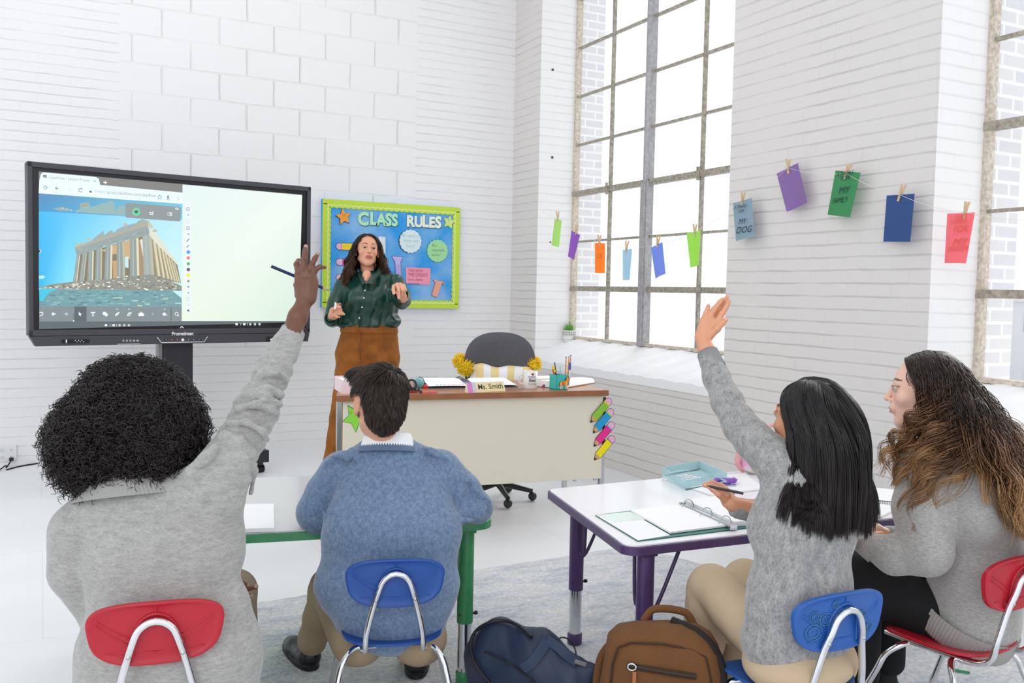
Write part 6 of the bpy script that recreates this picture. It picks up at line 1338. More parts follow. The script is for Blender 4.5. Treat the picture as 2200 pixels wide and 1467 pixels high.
# sleeve seam
# khaki trousers
m_kh = mat('khaki_twill', '#8f8069', .9, bump=(250, .3, .001), var=(8, .06)); S = SDF()
for kx, hp in ((kn1, J(430, 1500, 2.32, 78)), (kn2, J(280, 1500, 2.32, 78))):
    an = kn1[0]*[1, 1, 0]+[0, 0, .10]+FW0*.03 if kx is kn1 else kx[0]*[1, 1, 0]+[0, 0, .10]+FW0*.03
    S.cap(hp, (kx[0], kx[1]*1.12), .04); S.cap((kx[0], kx[1]*1.12), (an, .062), .02)
garment('trousers', S, .006, m_kh, pA, sumf(soft(.003, 22)), .012)
m_bs = mat('black_shoe_leather', '#17171a', .35)
def shoe(par, heel, yaw, L_=.24, mtl=None, lab=None):
    R = rotm(yaw); P_ = lambda x, y, z: heel+R@npv((x, y, z)); S = SDF()
    S.cap((P_(0, .03, .035), .034), (P_(0, L_*.62, .028), .036), .03, (R[:, 0], 1.15)); S.cap((P_(0, L_*.62, .026), .034), (P_(0, L_-.03, .022), .026), .02, (R[:, 0], 1.3)); S.cap((P_(0, .035, .04), .033), (P_(0, .04, .085), .034), .02)
    o = garment('shoe', S, .005, mtl or m_bs, par, label=lab); S2 = SDF(); b = MB(); pts = [(x*1.0, y) for x, y in superell(.043, L_/2+.012, 2.6, 30)]
    b.rings([[P_(x*s, L_/2-.0+y*s, z) for x, y in pts] for s, z in ((.96, 0), (1, .004), (1, .016), (.95, .022))], smooth=False); b.build('sole', mat('black_sole', '#101012', .6), o); return o
for kx in (kn1, kn2): shoe(pA, kx[0]*[1, 1, 0]+[0, 0, .0125]-FW0*.05, YAW)
# hair: thousands of springy curls rooted on a soft inner volume
B_ = SDF(); hz = 2.22
for x, y, r, z, fx in ((300, 892, 104, hz, 1.12), (205, 925, 80, hz-.01, 1.1), (372, 905, 62, hz, 1.), (280, 850, 78, hz, 1.25), (185, 960, 66, hz-.02, 1.), (330, 960, 70, hz-.02, 1.2), (240, 985, 45, hz-.03, 1.8)): B_.ell(atz(x, y, z), (r*fx*z/FOC, r*z/FOC*1.02, r*z/FOC), rotm(YAW), k=.03)
Vb, Qb = B_.mesh(.008, soft(.005, 40), .01); Vb = relax(Vb, Qb, 2)
e1 = Vb[Qb[:, 1]]-Vb[Qb[:, 0]]; e2 = Vb[Qb[:, 3]]-Vb[Qb[:, 0]]; fn = np.cross(e1, e2); fn /= np.linalg.norm(fn, axis=1)[:, None]+1e-9
ctr = Vb.mean(0); fn[((Vb[Qb[:, 0]]-ctr)*fn).sum(1) < 0] *= -1
g_ = np.random.default_rng(21); vis = (fn@FW < .45); cand = np.nonzero(vis)[0]; nS = 4800; pick = g_.choice(cand, nS); root = Vb[Qb[pick]].mean(1)+g_.normal(0, .003, (nS, 3)); nrm = fn[pick]
t_ = np.linspace(0, 1, 40); L_ = g_.uniform(.028, .052, nS); dd = nrm+g_.normal(0, .42, (nS, 3)); dd /= np.linalg.norm(dd, axis=1)[:, None]
low = np.clip((ctr[2]+.02-root[:, 2])/.10, 0, 1); L_ = L_*(1+.15*low)
ax_ = root[:, None, :]-nrm[:, None, :]*.018+dd[:, None, :]*(L_[:, None]*t_)[..., None]+npv([0, 0, -1])*(L_[:, None]*(t_**2)*(.25+.2*low[:, None]))[..., None]
U = np.cross(dd, npv([.3, .5, .8])); U /= np.linalg.norm(U, axis=1)[:, None]; W_ = np.cross(dd, U); ph = g_.uniform(0, 6.28, nS); tn = g_.uniform(2.4, 4.2, nS); am = g_.uniform(.0045, .0085, nS)
w = ph[:, None]+2*pi*tn[:, None]*t_; P_ = ax_+(am[:, None]*np.cos(w)*np.clip(t_*3, 0, 1))[..., None]*U[:, None]+(am[:, None]*np.sin(w)*np.clip(t_*3, 0, 1))[..., None]*W_[:, None]
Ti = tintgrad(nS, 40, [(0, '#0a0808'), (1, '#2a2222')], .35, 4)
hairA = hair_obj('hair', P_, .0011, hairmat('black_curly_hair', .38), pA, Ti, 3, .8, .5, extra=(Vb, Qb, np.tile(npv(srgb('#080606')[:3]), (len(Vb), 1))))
# pencil held between the fingers
pc0, pc1 = atz(583, 572, 2.45), atz(694, 618.5, 2.475); d = unit(pc1-pc0); e = atz(706, 624, 2.478)
pnc = thing('pencil', 'dark blue colouring pencil held in the raised hand of the afro haired student', 'pencil', tuple(pc0)); b = MB(); b.cyl(pc0, pc1, .0048, n=6, smooth=False); b.build('barrel', mat('navy_lacquer', '#22285a', .35), pnc); b = MB(); b.cyl(pc1, pc1+d*.012, .0048, .0018, n=10); b.build('wood_tip', mat('pencil_wood', '#d0a37c', .7), pnc); b = MB(); b.cyl(pc1+d*.012, pc1+d*.018, .0018, .0004, n=8); b.build('lead', mat('blue_lead', '#27457d', .5), pnc)
# ================================================================ BOY IN BLUE SWEATER
SKB, LIPB = '#e2a98c', '#d07f6c'
skb = skin_mat('skin_fair', SKB)
orgB = atz(838, 1400, 2.66)*[1, 1, 0]+[0, 0, .012]
core = SDF(); fl = (RT0, 1.45)
core.cap(J(838, 1340, 2.72, 38), J(838, 1250, 2.72, 48), .03, fl); core.cap(J(838, 1250, 2.72, 48), J(842, 1110, 2.74, 50), .03, fl); core.cap(J(842, 1110, 2.74, 60), J(840, 1020, 2.78, 40), .03, fl)
core.cap(J(840, 1010, 2.78, 40), J(832, 945, 2.76, 32), .03)
core.chain([J(735, 1015, 2.8, 32), J(690, 1105, 2.80, 25), J(770, 1118, 3.02, 20)], .02); core.chain([J(948, 1012, 2.8, 32), J(1020, 1090, 2.82, 24), J(950, 1085, 3.02, 20)], .02)
kB1, kB2 = J(706, 1262, 2.98, 40), J(900, 1262, 3.05, 40)
anB = onz(672, 1395, .08)*[1, 1, 0]+npv([0, 0, .11]); anB2 = kB2[0]*[1, 1, 0]+npv([0, 0, .11])-FW0*.05
for k_, a_ in ((kB1, anB), (kB2, anB2)): core.cap(J(838, 1370, 2.70, 30), (k_[0], .035), .02); core.cap((k_[0], .035), (a_, .03), .02)
gB = [sdf_geo(core, .010, SKB)]
RHB = rotm(radians(1), radians(-10), radians(3)); HCB = atz(815, 868, 2.72)
nkB = atz(834, 965, 2.775)
gB.append(head_geo(HCB, RHB, .93, SKB, LIPB, '#3a2a20', h=.0032, neck=tuple((RHB.T@(nkB-HCB))/.93), neck_r=.046, cheek='#d9806c'))
h = SDF(); K = .004
for bx, by, bz, sx in ((770, 1118, 3.02, 1), (950, 1085, 3.02, -1)):
    h.cap(J(bx, by, bz, 18), J(bx+sx*38, by-6, bz+.05, 16), .01)
    for i in range(4): h.chain([J(bx+sx*(40), by-10+i*5, bz+.04+.018*i, 7), J(bx+sx*62, by-9+i*5, bz+.05+.018*i, 6.2), J(bx+sx*78, by-4+i*5, bz+.05+.018*i, 5)], K)
    h.chain([J(bx+sx*20, by-6, bz+.01, 9), J(bx+sx*44, by-14, bz+.01, 7), J(bx+sx*58, by-10, bz+.02, 5.5)], K)
gB.append(sdf_geo(h, .0028, SKB))
pB = make_person('boy with short brown hair and blue sweater sitting at the green edged table', orgB, skb, gB)
m_swB = knit('blue_heather_knit', '#546b8b', '#8094ae', 330, (1, 1, .8), .15); m_ribB = mat('blue_rib_knit', '#5a7190', .95, bump=(300, .3, .001), sheen=.3)
S = SDF()
S.cap(J(838, 1338, 2.69, 70), J(835, 1262, 2.695, 88), .05, (RT0, 1.70)); S.cap(J(835, 1262, 2.695, 88), J(843, 1140, 2.72, 84), .05, (RT0, 1.53)); S.cap(J(835, 1000, 2.77, 48), J(833, 972, 2.765, 40), .03, (RT0, 1.25)); S.cap(J(843, 1140, 2.70, 86), J(842, 1045, 2.76, 70), .05, (RT0, 1.66)); S.cap(J(842, 1040, 2.77, 55), J(835, 985, 2.77, 42), .04, (RT0, 1.7))
S.cap(J(738, 1012, 2.79, 38), J(835, 990, 2.77, 40), .03); S.cap(J(945, 1008, 2.79, 38), J(835, 990, 2.77, 40), .03)
S.chain([J(732, 1018, 2.80, 46), J(702, 1062, 2.80, 43), J(682, 1100, 2.79, 41)], .018); S.cap(J(682, 1100, 2.79, 41), J(775, 1110, 3.0, 30), .018)
S.chain([J(948, 1015, 2.80, 46), J(992, 1055, 2.81, 40), J(1025, 1090, 2.82, 33)], .018); S.cap(J(1025, 1092, 2.82, 33), J(950, 1085, 3.02, 27), .015); S.cap(J(1018, 1098, 2.78, 22), J(985, 1108, 2.76, 18), .02)
def segB(*pts, k=.010, r=5): S.chain([(J(x, y, z, r)[0]-FW0*.003, r*z/FOC) for x, y, z in pts], k)
segB((748, 985, 2.71), (738, 975, 2.73), (716, 985, 2.75), (700, 998, 2.76), r=5); segB((755, 968, 2.74), (762, 975, 2.73), (770, 985, 2.71), r=6); segB((912, 965, 2.74), (925, 968, 2.73), (940, 975, 2.74), (958, 985, 2.75), r=6)
segB((1000, 1032, 2.735), (1012, 1030, 2.74), (1020, 1042, 2.745), r=5); segB((1018, 1052, 2.74), (1032, 1056, 2.745), (1038, 1070, 2.75), r=5); segB((1040, 1068, 2.75), (1052, 1075, 2.76), (1052, 1092, 2.77), r=4)
segB((978, 1112, 2.70), (1010, 1118, 2.72), (1040, 1108, 2.745), r=4); segB((712, 1130, 2.67), (700, 1115, 2.68), (694, 1095, 2.69), r=4); segB((708, 1060, 2.68), (712, 1100, 2.665), (716, 1140, 2.655), r=3, k=.014)
dspB = sumf(soft(.0016, 24), soft(.0030, 9), foldring(atz(690, 1060, 2.7), atz(790, 1125, 2.95), 85, .0025, .07, (.4, .3, .2)), foldring(atz(990, 1040, 2.74), atz(1040, 1120, 2.75), 110, .0030, .06, (.2, .4, 0)), foldring(atz(840, 1080, 2.6), atz(845, 1380, 2.55), 28, .0070, .22, (1.2, 0, .6)))
swB = garment('sweater', S, .0052, m_swB, pB, dspB, .02)
nc = atz(833, 955, 2.755); nu_ = unit(RT0+npv([0, 0, .02])); nv_ = unit(np.cross(npv([0, 0, 1.]), nu_)-npv([0, 0, .28])); nn_ = np.cross(nu_, nv_)
ribband('neckband', [(nc-nn_*.024, nu_*.094, nv_*.075), (nc-nn_*.004, nu_*.081, nv_*.067), (nc+nn_*.004, nu_*.074, nv_*.062)], m_ribB, swB, 64, .014)
ribband('shirt_collar', [(nc-nn_*.008, nu_*.083, nv_*.068), (nc+nn_*.012, nu_*.0765, nv_*.064), (nc+nn_*.030, nu_*.071, nv_*.060), (nc+nn_*.034, nu_*.067, nv_*.057), (nc+nn_*.01, nu_*.066, nv_*.056)], wsh, pB, 20, .0)
S = SDF()
for k_, hx in ((kB1, 770), (kB2, 900)):
    an = anB if k_ is kB1 else anB2
    S.cap(J(hx, 1370, 2.70, 60), (k_[0], .062), .04); S.cap((k_[0], .060), (an, .050), .02)
m_kh2 = mat('khaki_cotton', '#9a876d', .9, bump=(250, .3, .001), var=(8, .06)); garment('trousers', S, .006, m_kh2, pB, sumf(soft(.003, 20), foldring(kB1[0], anB, 70, .003, .08, (.5, .2, 0))), .014)
shoe(pB, anB*[1, 1, 0]+[0, 0, .0125]-FW0*.01, radians(-4), .24); shoe(pB, kB2[0]*[1, 1, 0]+[0, 0, .0125]-FW0*.06, radians(24), .24)
# hair: short, combed from the crown
sB = .93; cap = SDF(); cap.ell((0, -.016, .043), (.0765, .093, .079), k=.01); cap.ell((0, -.045, -.012), (.062, .060, .060), k=.03); cap.ell((0, -.056, -.048), (.043, .030, .040), k=.03); cap.ell((-.03, .055, .098), (.040, .030, .022), k=.02); cap.ell((0, .04, .085), (.06, .05, .035), k=.02)
Vc, Qc = cap.mesh(.005); keep = np.ones(len(Vc), bool)
Vw = HCB+(Vc*sB)@RHB.T
condB = lambda d: ((d[:, 1] < .55) | (d[:, 2] > .5)) & (d[:, 2] > -1.6) & ~((np.abs(d[:, 0]) > .70) & (d[:, 2] < .02) & (d[:, 1] > -.42))
gq = np.random.default_rng(77); ok = condB((Vc-npv((0, -.014, .038)))/npv((.078, .096, .083))/1.0); fq_ = Qc[ok[Qc].all(1)]; pk_ = gq.choice(len(fq_), 9500); w4 = gq.dirichlet(np.ones(4), 9500); rl = (Vc[fq_[pk_]]*w4[:, :, None]).sum(1)
a_, b_ = Vc[fq_[pk_, 1]]-Vc[fq_[pk_, 0]], Vc[fq_[pk_, 3]]-Vc[fq_[pk_, 0]]; nl = np.cross(a_, b_); nl /= np.linalg.norm(nl, axis=1)[:, None]; nl[((rl-npv((0, -.03, .02)))*nl).sum(1) < 0] *= -1
rt = HCB+(rl*sB)@RHB.T; nr = nl@RHB.T; dl = nl
# flow away from the crown
crown = npv((.012, -.055, .075)); loc = ((rt-HCB)@RHB)/sB; v = loc-crown; v -= (v*dl).sum(1)[:, None]*dl; v /= np.linalg.norm(v, axis=1)[:, None]+1e-6
fr_ = (loc[:, 2] > .09) & (dl[:, 1] > -.2); v[fr_] += npv((-.7, .3, .1)); v[loc[:, 2] < .08] += npv((0, -.1, -.8)); d0 = (v+dl*.55)@RHB.T
gB_ = np.random.default_rng(4); Lb = np.where(dl[:, 2] > .35, .050, .030)*gB_.uniform(.8, 1.15, len(rt)); Lb = np.where(loc[:, 2] < -.03, .020, Lb)
colsB = [(HCB+RHB@(npv((0, -.013, .038))*sB), npv((.080, .098, .086))*sB, RHB), (HCB+RHB@(npv((0, -.045, -.014))*sB), npv((.064, .063, .064))*sB, RHB)]
colsB += [(HCB+RHB@(npv(c_)*sB), npv(r_)*sB, RHB) for c_, r_ in (((0, -.056, -.048), (.0445, .0315, .0415)), ((0, .04, .085), (.0615, .0515, .0365)), ((-.03, .055, .098), (.0415, .0315, .0235)))]
Pb = grow(rt+nr*.001, d0, Lb, 12, grav=.10, cols=colsB); Pb, ab = clump(Pb, 600, .40, 5, .1)
Ti = tintgrad(len(Pb), 12, [(0, '#1b1413'), (1, '#3d2e26')], .20, 4, ab)
hair_obj('hair', Pb, .00095, hairmat('brown_short_hair', .42), pB, Ti, 3, .5, .3, extra=(Vw, Qc, np.tile(npv(srgb('#1f1715')[:3]), (len(Vw), 1))))
# closed white notebook on the green table
q = [onz(x, y, TZ+.001) for x, y in ((470, 1146), (589, 1142), (588, 1089), (480, 1091))]; b = MB(); V = q+[v+npv([0, 0, .012]) for v in q]; b.add(V, [(0, 3, 2, 1), (4, 5, 6, 7), (0, 1, 5, 4), (1, 2, 6, 5), (2, 3, 7, 6), (3, 0, 4, 7)]); b.build('notebook', m_page, label='closed white notebook on the green edged table left of the boy', cat='notebook')
# ================================================================ GIRL WITH STRAIGHT BLACK HAIR, GREY FLECKED SWEATER, RAISED HAND
SKC, LIPC = '#d79a78', '#bf6f5c'
skc = skin_mat('skin_tan', SKC)
orgC = atz(1700, 1440, 2.32)*[1, 1, 0]+[0, 0, .012]
X0 = npv([1., 0, 0]); XR = unit(npv([1., .05, 0]))
seatC = atz(1712, 1400, 2.33)
core = SDF(); fl = (XR, 1.4)
core.cap(J(1708, 1395, 2.33, 72), J(1722, 1250, 2.33, 66), .03, fl); core.cap(J(1722, 1250, 2.33, 66), J(1738, 1110, 2.33, 64), .03, fl); core.cap(J(1738, 1110, 2.33, 64), J(1745, 1020, 2.34, 46), .03, fl); core.cap(J(1745, 1020, 2.34, 40), J(1742, 985, 2.35, 32), .03)
wC = [J(1686, 1022, 2.34, 34), J(1600, 922, 2.43, 22), J(1556, 850, 2.5, 17), J(1519, 762, 2.60, 13)]
core.chain(wC, .02)
kC1 = (onz(1528, 1262, .45), .058); kC2 = (onz(1600, 1248, .46), .056)
for k_ in (kC1, kC2): core.cap(J(1690, 1400, 2.36, 32), (k_[0], .035), .02)
rwC = [J(1840, 1040, 2.42, 34), J(1800, 1120, 2.62, 26), J(1640, 1100, 2.62, 22), J(1572, 1082, 2.60, 17)]
core.chain(rwC, .02)
gC_ = [sdf_geo(core, .010, SKC)]
RHC = rotm(radians(-5), radians(2), radians(2)); HCC = atz(1736, 906, 2.37); nkC = atz(1744, 1010, 2.34)
gC_.append(head_geo(HCC, RHC, .95, SKC, LIPC, '#221a18', h=.0032, neck=tuple((RHC.T@(nkC-HCC))/.95), neck_r=.046))
h = SDF(); K = .0035
h.chain([J(1524, 775, 2.59, 18), J(1517, 750, 2.60, 16), J(1512, 733, 2.61, 15.5)], .012)
Zh = 2.62
for kx, ky, r in ((1511, 690, 8), (1521, 686, 8.6), (1531, 689, 8.4), (1539, 694, 7.6)): h.cap(J(1510+(kx-1525)*.35, 724, Zh, 12), J(kx, ky, Zh, r), .012)
h.chain([J(1511, 690, Zh, 7), J(1517, 673, Zh, 5.8), J(1522, 657, Zh, 4.2)], K)
h.chain([J(1520, 688, Zh, 7.5), J(1535, 664, Zh, 6.4), J(1546, 650, Zh, 5.2), J(1552, 643, Zh, 4.4)], K)
h.chain([J(1529, 690, Zh+.01, 7.5), J(1545, 664, Zh+.01, 6.4), J(1556, 648, Zh+.01, 5.4), J(1562, 638, Zh+.01, 4.3)], K)
h.chain([J(1538, 696, Zh-.01, 7.2), J(1551, 674, Zh-.01, 6.4), J(1560, 660, Zh-.01, 5.4), J(1566, 647, Zh-.01, 4.6)], K)
h.chain([J(1524, 722, Zh-.01, 9), J(1541, 706, Zh-.02, 7.4), J(1552, 694, Zh-.02, 6), J(1560, 686, Zh-.02, 4.8)], .006)
g = sdf_geo(h, .0019, SKC); T = g[2]; V = g[0]
gC_.append(nails(g, [atz(1561, 684, Zh-.03)], '#edc4b0', .005))
h = SDF(); Zp = 2.62
h.chain([J(1585, 1088, 2.61, 17), J(1566, 1076, 2.62, 15), J(1558, 1066, 2.62, 13)], .01)
h.chain([J(1558, 1064, 2.62, 11), J(1549, 1047, 2.63, 8), J(1530, 1038, 2.63, 6.4), J(1514, 1042, 2.62, 5.2)], .006)
h.chain([J(1562, 1062, 2.60, 9), J(1548, 1052, 2.60, 6.4), J(1530, 1044, 2.61, 5.6), J(1519, 1044, 2.61, 4.6)], .004)
h.chain([J(1560, 1074, 2.60, 9), J(1545, 1062, 2.59, 7), J(1531, 1051, 2.60, 5.8), J(1524, 1046, 2.605, 4.8)], .004)
h.chain([J(1566, 1060, 2.64, 9), J(1554, 1048, 2.66, 7), J(1544, 1056, 2.66, 5.8), J(1546, 1066, 2.65, 5)], .004)
h.chain([J(1570, 1062, 2.66, 8), J(1562, 1054, 2.68, 6), J(1552, 1062, 2.68, 5.2), J(1555, 1070, 2.66, 4.6)], .004)
gC_.append(nails(sdf_geo(h, .0019, SKC), [atz(1512.5, 1040.5, 2.61), atz(1522, 1044, 2.598)], '#e9a596', .0055))
pC = make_person('girl with shoulder length straight black hair raising her left hand', orgC, skc, gC_)
m_swC = knit('grey_flecked_knit', '#6f6f70', '#b3b2b0', 240, (1, 1, .6), .20); m_ribC = mat('grey_rib_dark', '#8b8b8b', .95, bump=(300, .3, .001))
S = SDF()
S.cap(J(1712, 1368, 2.325, 92), J(1722, 1270, 2.33, 84), .04, (XR, 1.42)); S.cap(J(1722, 1270, 2.33, 84), J(1735, 1130, 2.33, 80), .04, (XR, 1.36)); S.cap(J(1735, 1130, 2.33, 80), J(1745, 1050, 2.33, 62), .04, (XR, 1.5)); S.cap(J(1745, 1045, 2.34, 50), J(1744, 1005, 2.34, 40), .03, (XR, 1.4))
S.chain([J(1706, 1030, 2.33, 50), J(1662, 985, 2.36, 44), J(1622, 948, 2.40, 40), J(1590, 912, 2.44, 37), J(1562, 862, 2.49, 33), J(1540, 812, 2.55, 28), J(1524, 768, 2.59, 24)], .02)
S.cap(J(1690, 1060, 2.33, 46), J(1662, 1130, 2.33, 46), .04); S.chain([J(1826, 1030, 2.42, 46), J(1822, 1120, 2.5, 36), J(1790, 1130, 2.62, 32)], .03)
S.chain([J(1790, 1130, 2.64, 30), J(1640, 1100, 2.64, 26), J(1588, 1094, 2.61, 22)], .015)
def segC(*pts, k=.010, r=5): S.chain([(J(x, y, z, r)[0]-FW0*.002, r*z/FOC) for x, y, z in pts], k)
0 and segC((1598, 905, 2.38), (1622, 905, 2.375), (1642, 925, 2.36), (1640, 940, 2.35));0 and segC((1600, 945, 2.36), (1630, 955, 2.34), (1650, 985, 2.32), (1645, 1030, 2.30)); 0 and segC((1648, 1010, 2.28), (1665, 985, 2.29), (1690, 975, 2.29), r=6)
0 and segC((1640, 1100, 2.22), (1655, 1200, 2.215), (1690, 1300, 2.22), (1735, 1370, 2.22), r=4, k=.016); 0 and segC((1665, 1120, 2.21), (1690, 1210, 2.205), (1745, 1290, 2.21), r=4, k=.016); 0 and segC((1780, 1150, 2.20), (1740, 1210, 2.20), (1810, 1250, 2.22), r=4, k=.02)
0 and segC((1556, 862, 2.45), (1580, 868, 2.44), (1590, 885, 2.44), r=4)
dspC = sumf(soft(.0016, 26), soft(.0024, 10), foldring(atz(1665, 985, 2.33), atz(1545, 830, 2.5), 80, .0042, .06, (.4, .3, .5)), foldring(atz(1655, 1040, 2.3), atz(1720, 1380, 2.25), 32, .0085, .18, (1.5, .5, .6)))
swC = garment('sweater', S, .0048, m_swC, pC, dspC, .02)
c0, c1, c2 = atz(1534, 792, 2.57), atz(1527, 775, 2.585), atz(1520, 757, 2.6); ax = unit(c2-c0); uA = unit(np.cross(ax, FW)); vA = np.cross(ax, uA)
ribband('cuff', [(c0, uA*.0345, vA*.0345), (c1, uA*.0325, vA*.0325), (c2, uA*.0300, vA*.0300)], m_ribC, swC, 30, .014)
c0, c2 = atz(1606, 1096, 2.62), atz(1576, 1090, 2.605); ax = unit(c2-c0); uA = unit(np.cross(ax, FW)); vA = np.cross(ax, uA); ribband('cuff', [(c0, uA*.031, vA*.031), (c2, uA*.0265, vA*.0265)], m_ribC, swC, 30, .014)
# trousers
m_kh3 = mat('light_khaki', '#bfa98d', .9, bump=(250, .25, .001), var=(7, .05)); S = SDF()
S.cap(J(1702, 1412, 2.315, 74), J(1770, 1422, 2.40, 62), .05, (XR, 1.25)); S.ell(atz(1718, 1420, 2.32), (.155, .125, .062), k=.04)
aC1 = kC1[0]*[1, 1, 0]+npv([-.01, .05, .11]); aC2 = kC2[0]*[1, 1, 0]+npv([.02, .03, .11])
S.cap(J(1672, 1400, 2.36, 62), (kC1[0], .066), .03); S.cap((kC1[0], .066), (aC1, .058), .015); S.cap(J(1752, 1390, 2.44, 58), (kC2[0], .062), .02); S.cap((kC2[0], .062), (aC2, .056), .015)
garment('trousers', S, .0055, m_kh3, pC, sumf(soft(.0022, 22), foldring(kC1[0], atz(1672, 1400, 2.36), 48, .0050, .10, (.6, .3, .4)), foldring(kC1[0], aC1, 50, .0055, .09, (.5, .6, 0))), .015)
h_ = SDF()
for a in (aC1, aC2): shoe(pC, a*[1, 1, 0]+npv([0, -.03, .0125]), radians(-6), .23, mat('brown_sandal', '#7c5443', .6))
# hair: straight, side parted, to the shoulders
sC = .95
def capC(): c = SDF(); c.ell((0, -.028, .040), (.079, .086, .082), k=.01); c.ell((0, -.05, -.03), (.070, .060, .085), k=.03); c.ell((-.0, -.055, -.11), (.085, .050, .07), k=.04); c.ell((.06, -.02, -.05), (.03, .055, .08), k=.03); return c
Vc, Qc = capC().mesh(.006); Vw = HCC+(Vc*sC)@RHC.T
condC = lambda d: ((d[:, 1] < .50) | (d[:, 2] > .70)) & ~((d[:, 0] < -.3) & (d[:, 1] > -.12) & (d[:, 2] < .58)) & (d[:, 2] > -.55) & ~((d[:, 0] < -.72) & (d[:, 2] < .12) & (d[:, 1] > -.1))
rt, nr, dl = scalp(9500, HCC, RHC, sC, r=(.079, .096, .083), c0=(0, -.014, .038), cond=condC, seed=9)
part = npv((-.025, .02, .12)); loc = dl; v = np.stack([np.where(loc[:, 0] > -.28, .8, -.8)*np.clip(loc[:, 2], 0, 1), -.25*np.clip(loc[:, 2], 0, 1), -1+.3*loc[:, 2]], 1); v -= (v*dl).sum(1)[:, None]*dl; d0 = (v+dl*.25)@RHC.T
gC2 = np.random.default_rng(6); tip_z = HCC[2]-.245+gC2.normal(0, .012, len(rt)); Lc = np.clip((rt[:, 2]-tip_z)*1.06+.05*np.clip(dl[:, 2], 0, 1), .06, .42)
colsC = [(HCC+RHC@(npv((0, -.014, .038))*sC), npv((.083, .100, .087))*sC, RHC), (HCC+RHC@(npv((0, -.048, -.03))*sC), npv((.074, .062, .085))*sC, RHC), (HCC+RHC@(npv((.0, -.05, -.125))*sC), npv((.094, .055, .075))*sC, RHC), (atz(1742, 1056, 2.34), npv((.130, .09, .06)), np.eye(3)), (atz(1704, 1036, 2.335), npv((.072, .072, .072)), np.eye(3)), (atz(1664, 990, 2.36), npv((.062, .062, .062)), np.eye(3)), (atz(1800, 1046, 2.38), npv((.085, .075, .075)), np.eye(3)), (atz(1738, 1108, 2.33), npv((.150, .112, .125)), np.eye(3))]
Pc = grow(rt+nr*.001, d0, Lc, 26, grav=.30, cols=colsC, wind=lambda p, t: -RHC[:, 1]*(np.where(dl[:, 0] < -.05, .18, .0)*(1 if t < .30 else .0))[:, None]); Pc, ac = clump(Pc, 260, .50, 7, .25); Pc = curl(Pc, ac, .0035, .8, 3)
Ti = tintgrad(len(Pc), 26, [(0, '#0d0b0d'), (.5, '#151011'), (1, '#20171a')], .22, 4, ac)
hair_obj('hair', Pc, .0009, hairmat('black_straight_hair', .30, .45), pC, Ti, 3, .7, .3, extra=(Vw, Qc, np.tile(npv(srgb('#0c0a0b')[:3]), (len(Vw), 1))))
pc0, pc1 = atz(1522, 1044, 2.60), atz(1597, 1060, 2.56); d = unit(pc1-pc0); b = MB(); pnc = thing('pencil', 'dark grey pencil in the writing hand over the ring binder', 'pencil', tuple(pc0)); b.cyl(pc0+d*.01, pc1, .0042, n=6, smooth=False); b.build('barrel', mat('graphite_lacquer', '#3c3a40', .35), pnc); b = MB(); b.cyl(pc0+d*.01, pc0-d*.006, .0040, .0005, n=10); b.build('lead', mat('pen_black', ''), pnc)
# ================================================================ GIRL WITH LONG WAVY BROWN HAIR IN PROFILE
SKD, LIPD = '#ecc0ab', '#d98a82'
skd = skin_mat('skin_pale', SKD)
orgD = atz(2085, 1400, 2.62)*[1, 1, 0]+[0, 0, .012]
XD = rotm(radians(-28))[:, 0]
core = SDF(); fl = (XD, 1.45)
core.cap(J(2090, 1325, 2.72, 46), J(2095, 1200, 2.71, 46), .03, fl); core.cap(J(2095, 1200, 2.71, 46), J(2075, 1060, 2.69, 46), .03, fl); core.cap(J(2075, 1060, 2.68, 44), J(2035, 965, 2.68, 36), .03)
aD = [J(1990, 1010, 2.62, 42), J(1998, 1185, 2.56, 33), J(1885, 1178, 2.64, 24), J(1842, 1152, 2.67, 16)]; core.chain(aD, .02)
kD1 = (onz(1842, 1238, .44), .075); kD2 = (onz(1900, 1225, .44), .07)
for k_ in (kD1, kD2): core.cap(J(2070, 1340, 2.70, 36), (k_[0], .05), .02)
gD = [sdf_geo(core, .010, SKD)]
RHD = rotm(radians(-36), radians(-2), radians(1)); HCD = atz(1988, 842, 2.70); nkD = atz(2030, 960, 2.68)
gD.append(head_geo(HCD, RHD, 1.0, SKD, LIPD, '#6b4a37', h=.0027, neck=tuple(RHD.T@(nkD-HCD)), iris='#5a6a5a', cheek='#e08f86', neck_r=.045))
h = SDF(); K = .004
h.chain([J(1868, 1172, 2.655, 19), J(1842, 1150, 2.67, 15.5), J(1828, 1138, 2.68, 14)], .01)
for i in range(4): h.chain([J(1826+i*2, 1138+i*4, 2.68-.012*i, 7.2), J(1816-i, 1150+i*3, 2.69-.012*i, 6), J(1818-i, 1163+i*2, 2.70-.012*i, 5.2)], K)
h.chain([J(1905, 1150, 2.78, 15), J(1880, 1138, 2.77, 14), J(1862, 1134, 2.76, 12)], .01)
for i in range(4): h.chain([J(1862, 1131+i*6, 2.75-.01*i, 7.4), J(1846, 1128+i*7, 2.74-.01*i, 6.2), J(1834, 1134+i*7, 2.73-.01*i, 5.2)], K)
h.chain([J(1872, 1150, 2.74, 8), J(1884, 1148, 2.70, 6.5), J(1893, 1146, 2.68, 5.4)], K)
gD.append(nails(sdf_geo(h, .0021, SKD), [atz(1833, 1134, 2.72), atz(1816, 1165, 2.69)], '#f2d2c8', .005))
pD = make_person('girl with long wavy brown hair in profile, hands clasped on her lap', orgD, skd, gD)
m_swD = knit('pale_heather_knit', '#8f8e8c', '#bab8b5', 300, (1, 1, 2.4), .16); m_ribD = mat('grey_rib_light', '#a3a19e', .95, bump=(300, .3, .001))
S = SDF()
